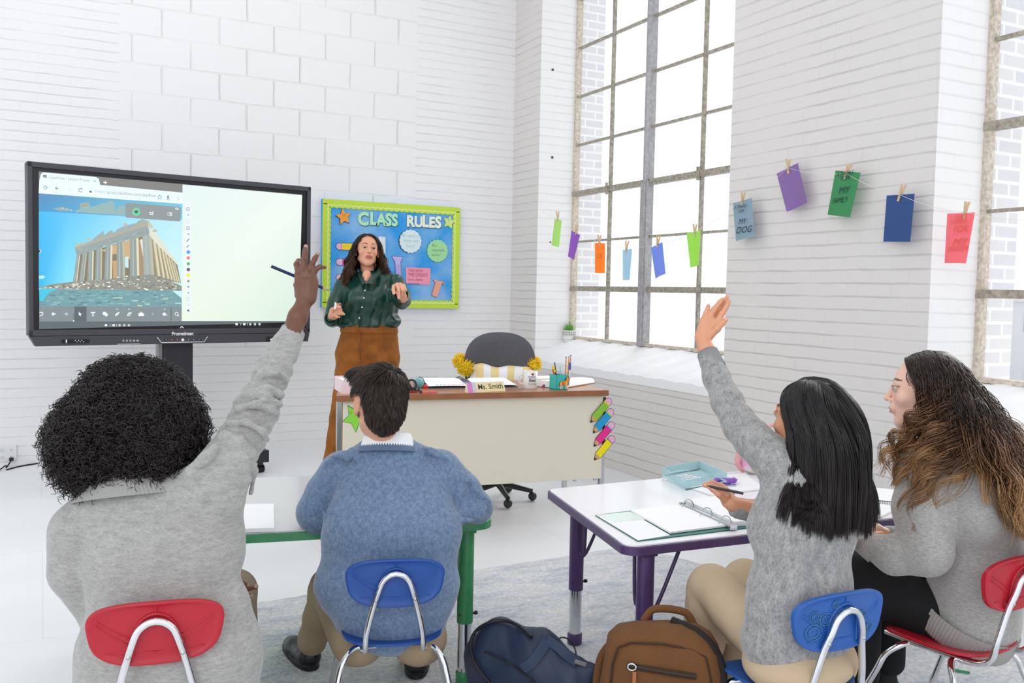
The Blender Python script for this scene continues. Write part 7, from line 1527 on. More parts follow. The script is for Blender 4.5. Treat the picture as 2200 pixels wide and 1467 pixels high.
S.cap(J(2090, 1328, 2.695, 92), J(2100, 1210, 2.70, 90), .05, (XD, 1.38)); S.cap(J(2100, 1210, 2.70, 90), J(2095, 1080, 2.68, 84), .05, (XD, 1.38)); S.cap(J(2095, 1080, 2.65, 88), J(2062, 1000, 2.67, 66), .05, (XD, 1.45)); S.cap(J(2055, 990, 2.67, 50), J(2032, 955, 2.68, 40), .03)
S.chain([J(1990, 1005, 2.62, 56), J(1980, 1090, 2.59, 58), J(1988, 1180, 2.56, 52)], .02); S.chain([J(1988, 1182, 2.56, 52), J(1920, 1192, 2.60, 40), J(1868, 1172, 2.655, 27)], .02)
S.chain([J(2150, 1010, 2.75, 50), J(2120, 1150, 2.82, 44), J(1990, 1165, 2.85, 34), J(1910, 1152, 2.79, 24)], .03)
def segD(*pts, k=.010, r=5): S.chain([(J(x, y, z, r)[0]-FW0*.002, r*z/FOC) for x, y, z in pts], k)
0 and segD((1905, 1180, 2.53), (1915, 1205, 2.53), (1945, 1225, 2.52), r=5); 0 and segD((1935, 1165, 2.52), (1945, 1200, 2.5), (1975, 1222, 2.49), r=5); 0 and segD((2012, 1215, 2.46), (2070, 1222, 2.46), (2130, 1235, 2.47), (2200, 1235, 2.5), r=5, k=.02)
0 and segD((2030, 1050, 2.50), (2040, 1120, 2.48), (2030, 1190, 2.47), r=5, k=.02)
dspD = sumf(soft(.0016, 24), soft(.0026, 10), foldring(atz(1990, 1130, 2.5), atz(1880, 1180, 2.6), 75, .0032, .08, (.4, .3, .2)), foldring(atz(2070, 1080, 2.5), atz(2100, 1300, 2.5), 30, .0080, .20, (.8, .5, .6)))
swD = garment('sweater', S, .005, m_swD, pD, dspD, .02)
# deep ribbed hem: band hugging the lower back, dipping towards the seat
hc = atz(2078, 1338, 2.69); u_ = unit(XD*.97+npv([0, 0, -.0])); v_ = rotm(radians(-28))[:, 1]; tl = npv([0, 0, 1.])
up_ = unit(npv([0, 0, 1.])-v_*.40); v2 = unit(np.cross(up_, u_)); v2 = v2 if v2@v_ > 0 else -v2
ribband('hem', [(hc+up_*.030, u_*.180, v2*.138), (hc+up_*.0, u_*.182, v2*.140), (hc-up_*.032, u_*.175, v2*.135), (hc-up_*.040, u_*.168, v2*.130)], m_ribD, swD, 84, .014)
c0, c2 = atz(1884, 1182, 2.64), atz(1852, 1160, 2.665); ax = unit(c2-c0); uA = unit(np.cross(ax, FW)); vA = np.cross(ax, uA); ribband('cuff', [(c0, uA*.042, vA*.042), (c0*.5+c2*.5, uA*.0395, vA*.0395), (c2, uA*.036, vA*.036)], m_ribD, swD, 34, .022)
# black trousers + shoes
m_bk = mat('black_leggings', '#0e0f12', .9, bump=(200, .2, .001)); S = SDF(); aD1 = kD1[0]*[1, 1, 0]+npv([.02, -.02, .14]); aD2 = kD2[0]*[1, 1, 0]+npv([.04, .0, .14])
S.ell(atz(2088, 1372, 2.69), (.150, .12, .05), rotm(radians(-28)), k=.04); S.cap(J(2050, 1345, 2.66, 62), (kD1[0], .078), .03); S.cap(J(2120, 1345, 2.74, 62), (kD2[0], .074), .03); S.cap((kD1[0], .074), (aD1, .050), .02); S.cap((kD2[0], .07), (aD2, .048), .02)
garment('trousers', S, .006, m_bk, pD, soft(.002, 18), .01)
m_tl = mat('teal_laces', '#2fa7b5', .6)
for a, yw in ((aD1, -30), (aD2, -22)):
    hp_ = a*[1, 1, 0]+npv([0, 0, .0125]); o = shoe(pD, hp_-rotm(radians(yw))[:, 1]*.03, radians(yw), .24, mat('black_sneaker', '#16181c', .8), 'black sneaker with teal laces'); R = rotm(radians(yw)); b = MB()
    for i in range(5): z = .088-.008*i; y = .07+.022*i; b.tube([hp_+R@npv((-.028, y, z-.014)), hp_+R@npv((0, y+.006, z)), hp_+R@npv((.028, y, z-.014))], .003, 6)
    b.build('laces', m_tl, o)
# hair
def capD(): c = SDF(); c.ell((0, -.034, .040), (.079, .084, .083), k=.01); c.ell((0, -.065, -.03), (.082, .062, .10), k=.03); c.ell((0, -.10, -.16), (.10, .05, .11), k=.05); return c
Vc, Qc = capD().mesh(.006); Vw = HCD+Vc@RHD.T
condD = lambda d: ((d[:, 1] < .28) | (d[:, 2] > .70)) & (d[:, 1] < .72) & (d[:, 2] > -.5) & ~((np.abs(d[:, 0]) > .70) & (d[:, 2] < .02) & (d[:, 1] > .05))
rt, nr, dl = scalp(6800, HCD, RHD, 1., r=(.079, .097, .083), c0=(0, -.014, .038), cond=condD, seed=12)
side = np.where(dl[:, 0] > .05, 1., -1.); v = np.stack([side*.75, -.55+0*side, -.1+0*side], 1); v -= (v*dl).sum(1)[:, None]*dl; d0 = (v+dl*.3)@RHD.T
g4 = np.random.default_rng(8); Ld = g4.uniform(.40, .56, len(rt)); fm_ = (dl[:, 0] < -.15)&(dl[:, 1] > -.45); Ld[fm_] = g4.uniform(.36, .50, fm_.sum())
# shoulders spread the hair: some falls in front of the shoulder, most down the back
colsD = [(HCD+RHD@npv((0, -.014, .038)), npv((.083, .100, .086)), RHD), (HCD+RHD@npv((0, -.065, -.03)), npv((.088, .066, .10)), RHD), (atz(2062, 1060, 2.66), npv((.215, .165, .125)), rotm(radians(-28))), (atz(1986, 1075, 2.60), npv((.080, .080, .15)), np.eye(3)), (atz(2105, 1200, 2.62), npv((.185, .155, .22)), rotm(radians(-28)))]
back = RHD[:, 1]*-1; fwdD = RHD[:, 1]
bias = np.where(fm_, .24, -.17)+g4.normal(0, .05, len(rt)); spread = g4.normal(0, .07, len(rt))
def windD(p, t): return (fwdD*np.where(bias > 0, bias*(1 if .34 < t < .8 else -.5*(t < .30)), bias*(1 if .05 < t < .7 else .2))[:, None])+RHD[:, 0]*(spread[:, None])
Pd = grow(rt+nr*.001, d0, Ld, 44, grav=.30, cols=colsD, wind=windD); Pd, ad_ = clump(Pd, 210, .88, 7, .10); Pd = curl(Pd, ad_, .0105, 4.2, 3, .9, .16)
for c, r, R in colsD[2:]:
    e = ((Pd-c)@R)/(r*.97); n = np.linalg.norm(e, axis=2); m = n < 1; e[m] /= n[m][:, None]; Pd[m] = (c+(e*(r*.97))@R.T)[m]
Ti = tintgrad(len(Pd), 44, [(0, '#1f1512'), (.25, '#33231a'), (.55, '#664630'), (1, '#a57c50')], .20, 4, ad_)
hair_obj('hair', Pd, .00105, hairmat('brown_wavy_hair', .36), pD, Ti, 3, .75, .3, extra=(Vw, Qc, np.tile(npv(srgb('#22160f')[:3]), (len(Vw), 1))))
p0, p1 = atz(1842, 1150, 2.69), atz(1908, 1146, 2.66); b = MB(); b.cyl(p0, p1, .004, n=6, smooth=False); b.build('pencil', mat('pencil_orange', ''), label='orange pencil between the clasped hands of the wavy haired girl', cat='pencil')
# ================================================================ TEACHER
SKE, LIPE = '#dfa384', '#c0645c'
ske = skin_mat('skin_medium', SKE)
ZT_ = 6.1; orgE = atz(785, 1030, ZT_)*[1, 1, 0]
XE = rotm(radians(180+YAW*57.3*0))[:, 0]; XE = RT0
core = SDF(); fl = (RT0, 1.5)
core.cap(J(788, 760, ZT_, 30), J(792, 700, ZT_, 27), .03, fl); core.cap(J(792, 700, ZT_, 27), J(796, 625, ZT_, 29), .03, fl); core.cap(J(796, 625, ZT_, 27), J(795, 598, ZT_, 18), .03, fl)
core.chain([J(738, 612, ZT_, 13), J(712, 685, ZT_-.05, 10), J(718, 680, ZT_-.2, 8)], .02); core.chain([J(850, 610, ZT_, 14), J(862, 650, ZT_-.2, 11), J(860, 628, ZT_-.42, 8)], .02)
hE, kE, aE = J(760, 775, ZT_, 28), J(738, 880, ZT_-.02, 17), J(722, 1000, ZT_+.02, 12); hE2, kE2, aE2 = J(822, 775, ZT_, 28), J(818, 880, ZT_-.02, 17), J(815, 1000, ZT_+.02, 12)
core.chain([hE, kE, aE], .02); core.chain([hE2, kE2, aE2], .02)
gE = [sdf_geo(core, .010, SKE)]
yawT = YAW+pi-radians(6)-radians(12)
RHE = rotm(yawT, radians(9), radians(-4)); HCE = atz(789, 540, ZT_-.02); nkE = atz(792, 602, ZT_)
gE.append(head_geo(HCE, RHE, .98, SKE, LIPE, '#2e1f19', h=.0022, neck=tuple((RHE.T@(nkE-HCE))/.98), iris='#3b2618', cheek='#d8806c', neck_r=.044))
h = SDF(); K = .003; Zq = ZT_-.44
# pointing hand, towards the class
h.chain([J(866, 640, ZT_-.36, 10), J(860, 628, ZT_-.41, 9.5)], .01)
for i, (kx, ky) in enumerate(((846, 615), (853, 611), (860, 611), (867, 615))): h.cap(J(859, 626, ZT_-.42, 7), J(kx, ky, Zq-.04, 4.4), .008)
h.chain([J(867, 615, Zq-.04, 3.9), J(870.5, 623, Zq-.09, 3.4), J(868, 631, Zq-.075, 3.0)], K); h.chain([J(860, 612, Zq-.04, 3.9), J(865, 624, Zq-.09, 3.4), J(863, 634, Zq-.08, 3.0)], K)
h.chain([J(853, 612, Zq-.04, 4.0), J(857, 626, Zq-.10, 3.5), J(856.5, 640, Zq-.12, 2.9)], K); h.chain([J(846, 616, Zq-.03, 3.9), J(844.5, 622, Zq-.10, 3.6), J(846, 630, Zq-.14, 3.0)], K); h.chain([J(849, 622, Zq, 4.4), J(852, 628, Zq-.05, 3.6), J(858, 629, Zq-.08, 3.0)], K)
# relaxed hand by the hip holding a marker
h.chain([J(711, 684, ZT_-.16, 9), J(714, 676, ZT_-.22, 8.5)], .01); h.ell(atz(716, 669, ZT_-.235), (.026, .018, .028), k=.01)
for x0, y0, x1, y1, x2, y2, r in ((719, 662, 727, 661, 733, 665, 3.5), (721, 667, 730, 668, 736, 672, 3.4), (721, 672, 730, 674, 739, 675, 3.2), (718, 676, 724, 680, 729, 681, 3.1)): h.chain([J(x0, y0, ZT_-.26, r+.5), J(x1, y1, ZT_-.29, r), J(x2, y2, ZT_-.28, r*.8)], K)
h.chain([J(716, 664, ZT_-.27, 4.2), J(724, 659, ZT_-.30, 3.6), J(731, 660, ZT_-.31, 2.9)], K)
gE.append(nails(sdf_geo(h, .0024, SKE), [atz(856.5, 641, Zq-.13), atz(846, 631, Zq-.15)], '#f0c9bb', .006))
pE = make_person('teacher in a dark green satin shirt and rust corduroy trousers pointing towards the class', orgE, ske, gE)
m_sat = mat('green_satin', '#0d3a30', .28, spec=.5, sheen=.0, bump=(60, .05, .002)); S = SDF()
S.cap(J(793, 697, ZT_, 33), J(795, 655, ZT_, 32), .03, (RT0, 1.78)); S.cap(J(795, 655, ZT_, 32), J(797, 622, ZT_, 32), .03, (RT0, 1.75)); S.cap(J(797, 622, ZT_, 28), J(796, 602, ZT_, 18), .03, (RT0, 1.9))
S.ell(atz(775, 643, ZT_-.09), (.080, .06, .08), k=.07); S.ell(atz(816, 643, ZT_-.09), (.080, .06, .08), k=.07)
S.cap(J(742, 612, ZT_, 17), J(796, 598, ZT_, 16), .03); S.cap(J(850, 608, ZT_, 17), J(796, 598, ZT_, 16), .03)
S.chain([J(738, 614, ZT_, 18.5), J(722, 650, ZT_, 18), J(714, 685, ZT_-.03, 16)], .012); S.cap(J(714, 687, ZT_-.04, 15.5), J(711, 686, ZT_-.17, 12.5), .012)
S.chain([J(850, 610, ZT_, 19), J(862, 634, ZT_-.10, 20), J(864, 645, ZT_-.22, 17), J(863, 636, ZT_-.34, 14)], .012)
S.ell(atz(745, 698, ZT_-.02), (.045, .06, .035), k=.03); S.ell(atz(846, 690, ZT_-.02), (.05, .06, .04), k=.03)
dspE = sumf(soft(.003, 20), soft(.0028, 34), foldring(atz(835, 640, ZT_-.1), atz(830, 700, ZT_-.08), 40, .0055, .13, (1.2, 0, .9)), foldring(atz(735, 615, ZT_), atz(712, 690, ZT_-.05), 80, .005, .07, (1, 0, .5)), foldring(atz(852, 612, ZT_), atz(864, 640, ZT_-.3), 85, .005, .08, (1, 0, .5)), foldring(atz(780, 660, ZT_-.1), atz(790, 705, ZT_-.08), 42, .0045, .12, (1.5, 0, .6)))
sh = garment('shirt', S, .0052, m_sat, pE, dspE, .02)
EF = Frame(atz(790, 640, ZT_-.19), RT0, (0, 0, 1)); es = 1 if EF.n@FW < 0 else -1
# collar and open neck
b = MB(); cq = atz(791, 596, ZT_-.0)
def cp(x, y, dz): return atz(x, y, ZT_+dz)
for sgn, pts in ((-1, [(774, 575, -.03), (769, 588, -.08), (779, 612, -.155), (787, 606, -.165), (779, 590, -.10)]), (1, [(815, 573, -.03), (819, 586, -.08), (798, 610, -.165), (787, 607, -.165), (806, 588, -.10)])):
    P5 = [cp(*q) for q in pts]; V = P5+[p-FW0*.004 for p in P5]; n = 5; f = [list(range(n)), list(range(n, 2*n))[::-1]]+[[i, (i+1) % n, (i+1) % n+n, i+n] for i in range(n)]; b.add(V, f)
b.build('collar', m_sat, sh)
# skin at the open neck lies just above the cloth
Vn = SDF(); Vn.ell(atz(788, 592, ZT_-.085), (.030, .045, .040), rotm(YAW), k=.01); Vn.ell(atz(787, 601, ZT_-.125), (.014, .03, .028), rotm(YAW), k=.02); V, Q = Vn.mesh(.004)
V = V; me_o = fastmesh('neckline', V, Q, ske, parent=pE, attr=np.tile(npv(srgb(SKE)[:3]), (len(V), 1)))
b = MB(); b.tube(bez([cp(787, 612, -.185), cp(783, 640, -.215), cp(777, 665, -.205), cp(772, 690, -.17), cp(771, 703, -.13)], 6), .004, 6, flat=None); b.build('placket', m_sat, sh)
for x, y, dz in ((784, 624, -.205), (782, 640, -.222), (778, 660, -.215), (772, 683, -.195)): b = MB(); b.lathe([(.0055, 0), (.0055, .002), (.003, .003)], cp(x, y, dz), -FW0, 12); b.build('button', mat('pearl_button', '#cfd8d2', .3), sh)
for c0, c2, r in ((atz(712, 690, ZT_-.15), atz(711, 683, ZT_-.205), .039), (atz(864, 640, ZT_-.30), atz(862, 632, ZT_-.375), .043)):
    ax = unit(c2-c0); u1, v1_ = perp(ax); b = MB(); b.rings([[c+R_*(u1*cos(a)+v1_*sin(a)) for a in np.linspace(0, 2*pi, 24, endpoint=False)] for c, R_ in ((c0, r*.95), (c2, r), (c2, r*.93), (c0, r*.88))], caps=False); b.build('cuff', m_sat, sh)
# rust corduroy trousers
m_cord = bpy.data.materials.new('rust_corduroy'); m_cord.use_nodes = True; nt = m_cord.node_tree; pb = nt.nodes['Principled BSDF']; pb.inputs['Roughness'].default_value = .95; pb.inputs['Sheen Weight'].default_value = .4; pb.inputs['Sheen Tint'].default_value = srgb('#e0a050')
nz = nt.nodes.new('ShaderNodeTexNoise'); nz.inputs['Scale'].default_value = 14; tc = nt.nodes.new('ShaderNodeTexCoord'); nt.links.new(tc.outputs['Object'], nz.inputs[0]); cr = nt.nodes.new('ShaderNodeValToRGB'); cr.color_ramp.elements[0].position = .3; cr.color_ramp.elements[0].color = srgb('#784414'); cr.color_ramp.elements[1].position = .7; cr.color_ramp.elements[1].color = srgb('#9c5c1e'); nt.links.new(nz.outputs[0], cr.inputs[0]); nt.links.new(cr.outputs[0], pb.inputs[0])
wv = nt.nodes.new('ShaderNodeTexWave'); wv.inputs['Scale'].default_value = 60; wv.bands_direction = 'X'; nt.links.new(tc.outputs['Object'], wv.inputs[0]); bp = nt.nodes.new('ShaderNodeBump'); bp.inputs['Strength'].default_value = .35; bp.inputs['Distance'].default_value = .002; nt.links.new(wv.outputs['Fac'], bp.inputs['Height']); nt.links.new(bp.outputs[0], pb.inputs['Normal'])
S = SDF(); S.cap(J(790, 760, ZT_, 41), J(794, 712, ZT_, 34), .04, (RT0, 1.7)); S.chain([J(760, 778, ZT_, 39), J(744, 850, ZT_-.01, 28), J(734, 900, ZT_-.02, 25), J(714, 1012, ZT_+.02, 23)], .02); S.chain([J(822, 778, ZT_, 37), J(820, 850, ZT_-.01, 28), J(818, 1012, ZT_+.02, 23)], .02)
tr = garment('trousers', S, .0062, m_cord, pE, sumf(soft(.003, 18), foldring(hE[0], kE[0], 50, .005, .12, (1.5, 0, .3)), foldring(kE[0], aE[0], 55, .006, .09, (1, 0, .3)), foldring(hE2[0], kE2[0], 50, .005, .12, (-1.5, 0, .3))), .02)
wc = atz(793, 707, ZT_); ribband('waistband', [(wc+npv([0, 0, -.022]), RT0*.196, FW0*.118), (wc+npv([0, 0, .016]), RT0*.192, FW0*.115)], m_cord, tr, 4, .0)
b = MB(); b.tube([cp(773, 712, -.125), cp(771, 745, -.14), cp(772, 775, -.13)], .004, 6); b.build('fly_seam', m_cord, tr); b = MB(); b.tube([cp(842, 716, -.09), cp(852, 745, -.075)], .0035, 6); b.build('pocket_seam', m_cord, tr)
for k_ in (aE, aE2): shoe(pE, k_[0]*[1, 1, 0]+FW0*.03, YAW+pi, .25, mat('brown_ankle_boot', '#4a3226', .5))
# hair: dark brown, side parted, loose waves
sE = .98; cc = SDF(); cc.ell((0, -.034, .040), (.079, .082, .082), k=.01); cc.ell((0, -.06, -.04), (.080, .055, .09), k=.03); Vc, Qc = cc.mesh(.006); Vw = HCE+(Vc*sE)@RHE.T
condE = lambda d: ((d[:, 1] < .45) | (d[:, 2] > .70)) & (d[:, 1] < .68) & (d[:, 2] > -.45) & ~((np.abs(d[:, 0]) > .60) & (d[:, 2] < .25) & (d[:, 1] > .12))
rt, nr, dl = scalp(3600, HCE, RHE, sE, r=(.079, .097, .083), c0=(0, -.014, .038), cond=condE, seed=31)
side = np.where(dl[:, 0] > .12, 1., -1.); v = np.stack([side*.9, -.30+0*side, .0+0*side], 1); v -= (v*dl).sum(1)[:, None]*dl; d0 = (v+dl*.35)@RHE.T
g5 = np.random.default_rng(18); Le = g5.uniform(.27, .36, len(rt)); fm2 = (dl[:, 1] > -.15)
colsE = [(HCE+RHE@(npv((0, -.014, .038))*sE), npv((.084, .101, .087))*sE, RHE), (HCE+RHE@(npv((0, .02, -.03))*sE), npv((.072, .080, .10))*sE, RHE), (atz(796, 625, ZT_), npv((.235, .135, .085)), rotm(YAW))]
bias = np.where(fm2, .12, -.02)+g5.normal(0, .03, len(rt)); spr = side*.05+g5.normal(0, .03, len(rt))
Pe = grow(rt+nr*.001, d0, Le, 30, grav=.32, cols=colsE, wind=lambda p, t: RHE[:, 1]*(bias*(1 if t > .35 else 0))[:, None]+RHE[:, 0]*(spr*(1 if t > .2 else 0))[:, None]); Pe, ae = clump(Pe, 110, .7, 7, .2); Pe = curl(Pe, ae, .010, 2.6, 3, 1.3, .1)
Ti = tintgrad(len(Pe), 30, [(0, '#1c1310'), (.5, '#34221a'), (1, '#5b3926')], .18, 4, ae)
hair_obj('hair', Pe, .0016, hairmat('dark_brown_hair', .34), pE, Ti, 3, .7, .35, extra=(Vw, Qc, np.tile(npv(srgb('#1b120f')[:3]), (len(Vw), 1))))
p0, p1 = atz(720, 664, ZT_-.31), atz(721, 650, ZT_-.30); b = MB(); b.cyl(p0, p1, .006, n=12); b.build('whiteboard_marker', mat('white_print', ''), label='short white marker held in the teacher\'s right hand', cat='marker')
# ================================================================ THINGS ON THE PURPLE TABLE AND THE FLOOR
def tz(x, y, h=0.): return onz(x, y, TZ+h)
def sheet(mb, px, h0, th, mi=0):
    q = [tz(x, y, h0) for x, y in px]; n = len(q); V = q+[p+npv([0, 0, th]) for p in q]
    mb.add(V, [list(range(n))[::-1], list(range(n, 2*n))]+[[i, (i+1) % n, (i+1) % n+n, i+n] for i in range(n)], mi); c = sum(q)/n; return c
m_teal = mat('teal_binder', '#1f6a5f', .4); m_clear = mat('pale_green_film', '#e3f1e8', .2); m_ring = mat('ring_steel', '#c9cbd0', .15, 1.)
bd = thing('ring_binder', 'open teal ring binder with white paper on the corner of the purple edged table', 'binder', tuple(tz(1440, 1130)))
b = MB(); sheet(b, [(1279, 1108), (1370, 1163.5), (1625, 1133), (1500, 1080)], .0005, .003); b.build('cover', m_teal, bd)
b = MB(); sheet(b, [(1281, 1107), (1371, 1161), (1440, 1150), (1352, 1099)], .0037, .0008); b.build('divider_sheet', mat('white_sheet', '#f1f3f4', .4), bd)
b = MB(); sheet(b, [(1281.5, 1106.5), (1318, 1121), (1388, 1116), (1354, 1099)], .0046, .0005); b.build('film_pocket', m_clear, bd)
b = MB(); sheet(b, [(1355, 1098.5), (1440, 1146.5), (1572, 1130), (1466, 1086)], .0052, .006); b.build('paper_stack', m_page, bd)
b = MB(); sheet(b, [(1472, 1083), (1578, 1131), (1640, 1126), (1640, 1088), (1560, 1072)], .004, .016); b.build('paper_stack', m_page, bd)
ra, rb_ = tz(1466, 1083, .012), tz(1574, 1132, .012); dr = unit(rb_-ra); pr_ = np.cross([0, 0, 1], dr)
b = MB(); b.box((ra+rb_)/2, (np.linalg.norm(rb_-ra), .016, .007), np.stack([dr, pr_, [0, 0, 1]], 1), bev=.002); b.box(ra, (.008, .022, .014), np.stack([dr, pr_, [0, 0, 1]], 1)); b.box(rb_, (.012, .026, .016), np.stack([dr, pr_, [0, 0, 1]], 1)); b.build('ring_mechanism', m_ring, bd)
for t in (.12, .5, .86):
    c = ra+(rb_-ra)*t; b = MB(); b.tube([c+pr_*.022*cos(a)*-1+npv([0, 0, .001])+npv([0, 0, .024])*sin(a) for a in np.linspace(-.1, pi+.1, 16)], .0018, 8); b.build('ring', m_ring, bd)
# pale blue plastic pencil case, open
m_pb = bpy.data.materials.new('pale_blue_plastic'); m_pb.use_nodes = True; nt = m_pb.node_tree; pb = nt.nodes['Principled BSDF']; pb.inputs['Base Color'].default_value = srgb('#bfe4ea'); pb.inputs['Roughness'].default_value = .15; pb.inputs['Alpha'].default_value = .62
cs = thing('pencil_box', 'pale blue translucent plastic pencil box at the far edge of the purple edged table', 'pencil box', tuple(tz(1485, 1030)))
Q4 = [(1424, 1022), (1503, 1008), (1560, 1034), (1473, 1052)]; b = MB(); sheet(b, Q4, .001, .003)
for i in range(4):
    p, q = tz(*Q4[i]), tz(*Q4[(i+1) % 4]); n_ = unit(np.cross(q-p, [0, 0, 1])); V = [p, q, q+n_*-.003, p+n_*-.003]; V += [v+npv([0, 0, .036]) for v in V]; b.add(V, [(0, 3, 2, 1), (4, 5, 6, 7), (0, 1, 5, 4), (1, 2, 6, 5), (2, 3, 7, 6), (3, 0, 4, 7)])
b.build('box', m_pb, cs); b = MB(); b.tube([tz(x, y, .037) for x, y in Q4], .004, 8, closed=True); b.build('rim', m_pb, cs)
b = MB(); hx = [tz(1446, 1017.5, .037), tz(1448, 1015, .037), tz(1474, 1010.5, .037), tz(1477, 1012.5, .037)]; b.tube(bez(hx, 5), .005, 8); b.build('latch', m_pb, cs)
b = MB(); F5 = Frame(tz(1445, 1034, .005), tz(1500, 1026)-tz(1445, 1034), (0, .5, 1)); F5 = Frame(tz(1450, 1036, .006), tz(1510, 1026)-tz(1450, 1036), tz(1440, 1025)-tz(1450, 1036))
for i in range(4):
    for j in range(9): b.box(F5(.012+.018*j, .01+.022*i, 0), (.011, .013, .002), F5.R())
b.build('stencil_insert', mat('insert_white', '#f7fbfb', .5), cs)
# loose papers and purple punch
b = MB(); c = sheet(b, [(1483, 1050), (1531, 1066), (1640, 1052), (1600, 1018), (1520, 1028)], .001, .006); b.build('notebook', m_page, label='white notebook under the writing hand behind the ring binder', cat='notebook')
pp = thing('hole_punch', 'small purple hole punch lying on white paper beside the pale blue pencil box', 'hole punch', tuple(tz(1556, 1032, .008))); m_pu = mat('purple_plastic', '#8a4fc0', .3)
a, c = tz(1540, 1034, .026), tz(1577, 1032, .022); S = SDF(); S.cap((a, .013), (c, .009), .01, (npv([0, 0, 1]), 1.15)); S.cap((c, .008), (c+npv([.03, .02, -.004]), .005), .01); V, Q = S.mesh(.0025); fastmesh('body', V, Q, m_pu, parent=pp)
for q in (tz(1545, 1033, .03), tz(1553, 1033, .03)): b = MB(); b.cyl(q-FW0*.010, q-FW0*.018, .006, n=12); b.build('rivet', mat('dark_purple', '#33195c', .4), pp)
b = MB(); b.box(tz(1562, 1040, .010), (.07, .018, .004), rotm(radians(60)), bev=.001); b.build('base_plate', m_ring, pp)
# tie dye bag beyond the table
tb_ = thing('backpack', 'pastel pink tie-dye bag on the far end of the purple edged table', 'backpack', tuple(tz(1650, 1010)))
m_td = bpy.data.materials.new('tie_dye'); m_td.use_nodes = True; nt = m_td.node_tree; n_ = nt.nodes.new('ShaderNodeTexNoise'); n_.inputs['Scale'].default_value = 11; g = nt.nodes.new('ShaderNodeNewGeometry'); nt.links.new(g.outputs['Position'], n_.inputs[0]); cr = nt.nodes.new('ShaderNodeValToRGB'); e = cr.color_ramp.elements; e[0].position = .35; e[0].color = srgb('#bfe0ee'); e[1].position = .66; e[1].color = srgb('#e6a9c8')
q = cr.color_ramp.elements.new(.47); q.color = srgb('#f6eecb'); q = cr.color_ramp.elements.new(.56); q.color = srgb('#ead0ea'); nt.links.new(n_.outputs[0], cr.inputs[0]); nt.links.new(cr.outputs[0], nt.nodes['Principled BSDF'].inputs[0]); nt.nodes['Principled BSDF'].inputs['Roughness'].default_value = .7
c = tz(1655, 1018); S = SDF(); R_ = rotm(YAW); S.ell(c+npv([0, 0, .075]), (.115, .07, .085), R_, k=.02); S.cap((c+R_@npv((-.06, 0, .13)), .045), (c+R_@npv((.07, 0, .14)), .045), .03); S.cap((c+R_@npv((-.09, 0, .042)), .04), (c+R_@npv((.09, 0, .042)), .04), .03); V, Q = S.mesh(.006, soft(.003, 30), .01); fastmesh('bag_body', V, Q, m_td, parent=tb_)
b = MB(); b.tube(bez([c+R_@npv((-.03, 0, .185)), c+R_@npv((0, 0, .205)), c+R_@npv((.04, 0, .187))], 6), .006, 8); b.build('handle', mat('pink_strap', '#e7a3a8', .7), tb_)
b = MB(); p = tz(1586, 1018); b.tube(bez([p+npv([.02, .01, .12]), p+npv([-.0, .0, .09]), p+npv([-.005, 0, .045]), p+npv([.03, 0, .012])], 6), .012, 8); b.build('shoulder_strap', mat('pink_strap', ''), tb_)
# spiral notebook between the girls
sp_ = thing('spiral_notebook', 'open white spiral notebook on the purple edged table between the two girls', 'notebook', tuple(tz(1870, 1085))); b = MB(); sheet(b, [(1834.5, 1107), (1891, 1114.5), (1925, 1095), (1930, 1056), (1868, 1050), (1848, 1076)], .001, .007); b.build('pages', m_page, sp_)
b = MB(); s0, s1 = tz(1845, 1075, .011), tz(1922, 1082, .011)
for i in range(22): c = s0+(s1-s0)*i/21; b.tube([c+npv([.0, .008*cos(a), .007*sin(a)]) for a in np.linspace(0, 2*pi, 9)], .0011, 4)
b.build('wire_spiral', mat('pen_black', ''), sp_)
b = MB(); p, q = onz(2051, 1439, .017), onz(2084, 1445, .017); b.cyl(p, q, .0045, n=6); b.build('crayon', mat('crayon_green', '#2f9e6d', .5), label='thin green crayon lying on the rug under the wavy haired girl\'s chair', cat='crayon')

# ---------------------------------------------------------------- brown canvas backpack
BZ = 2.46; bo = atz(1425, 1400, BZ)*[1, 1, 0]+npv([0, 0, .0125]); RB = rotm(YAW+radians(9)+radians(-1)); RB = rotm(radians(27.5+14))
bp_ = thing('backpack', 'brown canvas backpack with zip pocket standing on the rug by the purple table leg', 'backpack', tuple(bo)); m_br = mat('brown_canvas', '#6b4625', .95, bump=(260, .6, .002), var=(9, .10)); m_brd = mat('brown_canvas_dark', '#3f2814', .9); m_lea = mat('tan_leather', '#a5643a', .5)
def bw(x, y, z): return bo+RB@npv((x, y, z))
prof = [(0, .145, .070, 0), (.01, .155, .085, 0), (.10, .164, .095, 0), (.22, .165, .093, 0), (.30, .160, .085, .0), (.345, .150, .075, .0), (.375, .128, .062, .0), (.392, .095, .045, .0), (.400, .05, .02, 0)]
rg = []
for z, a, c, o in prof: rg.append([bw(x+.004*sin(z*30+y*40), y+o+.004*sin(x*40+z*22), z+.006*sin(x*25)) for x, y in superell(a, c, 3.6, 56)])
b = MB(); b.rings(rg); b.build('main_body', m_br, bp_)
def fy(x, z, e=.004):      # front surface of the bag (towards -y local)
    zs = [p[0] for p in prof]; a = np.interp(z, zs, [p[1] for p in prof]); c = np.interp(z, zs, [p[2] for p in prof]); return -c*(max(0, 1-abs(x/a)**3.6))**(1/3.6)-e
b = MB(); G = np.zeros((22, 14, 3))
for i in range(22):
    for j in range(14):
        x = -.128+.256*i/21; z = .02+.21*j/13; ed = min(i, 21-i, j, 13-j); G[i, j] = bw(x, fy(x*.96, z, .004+.034*min(1, ed/2.2)**.6), z)
b.grid(G); b.build('front_pocket', m_br, bp_)
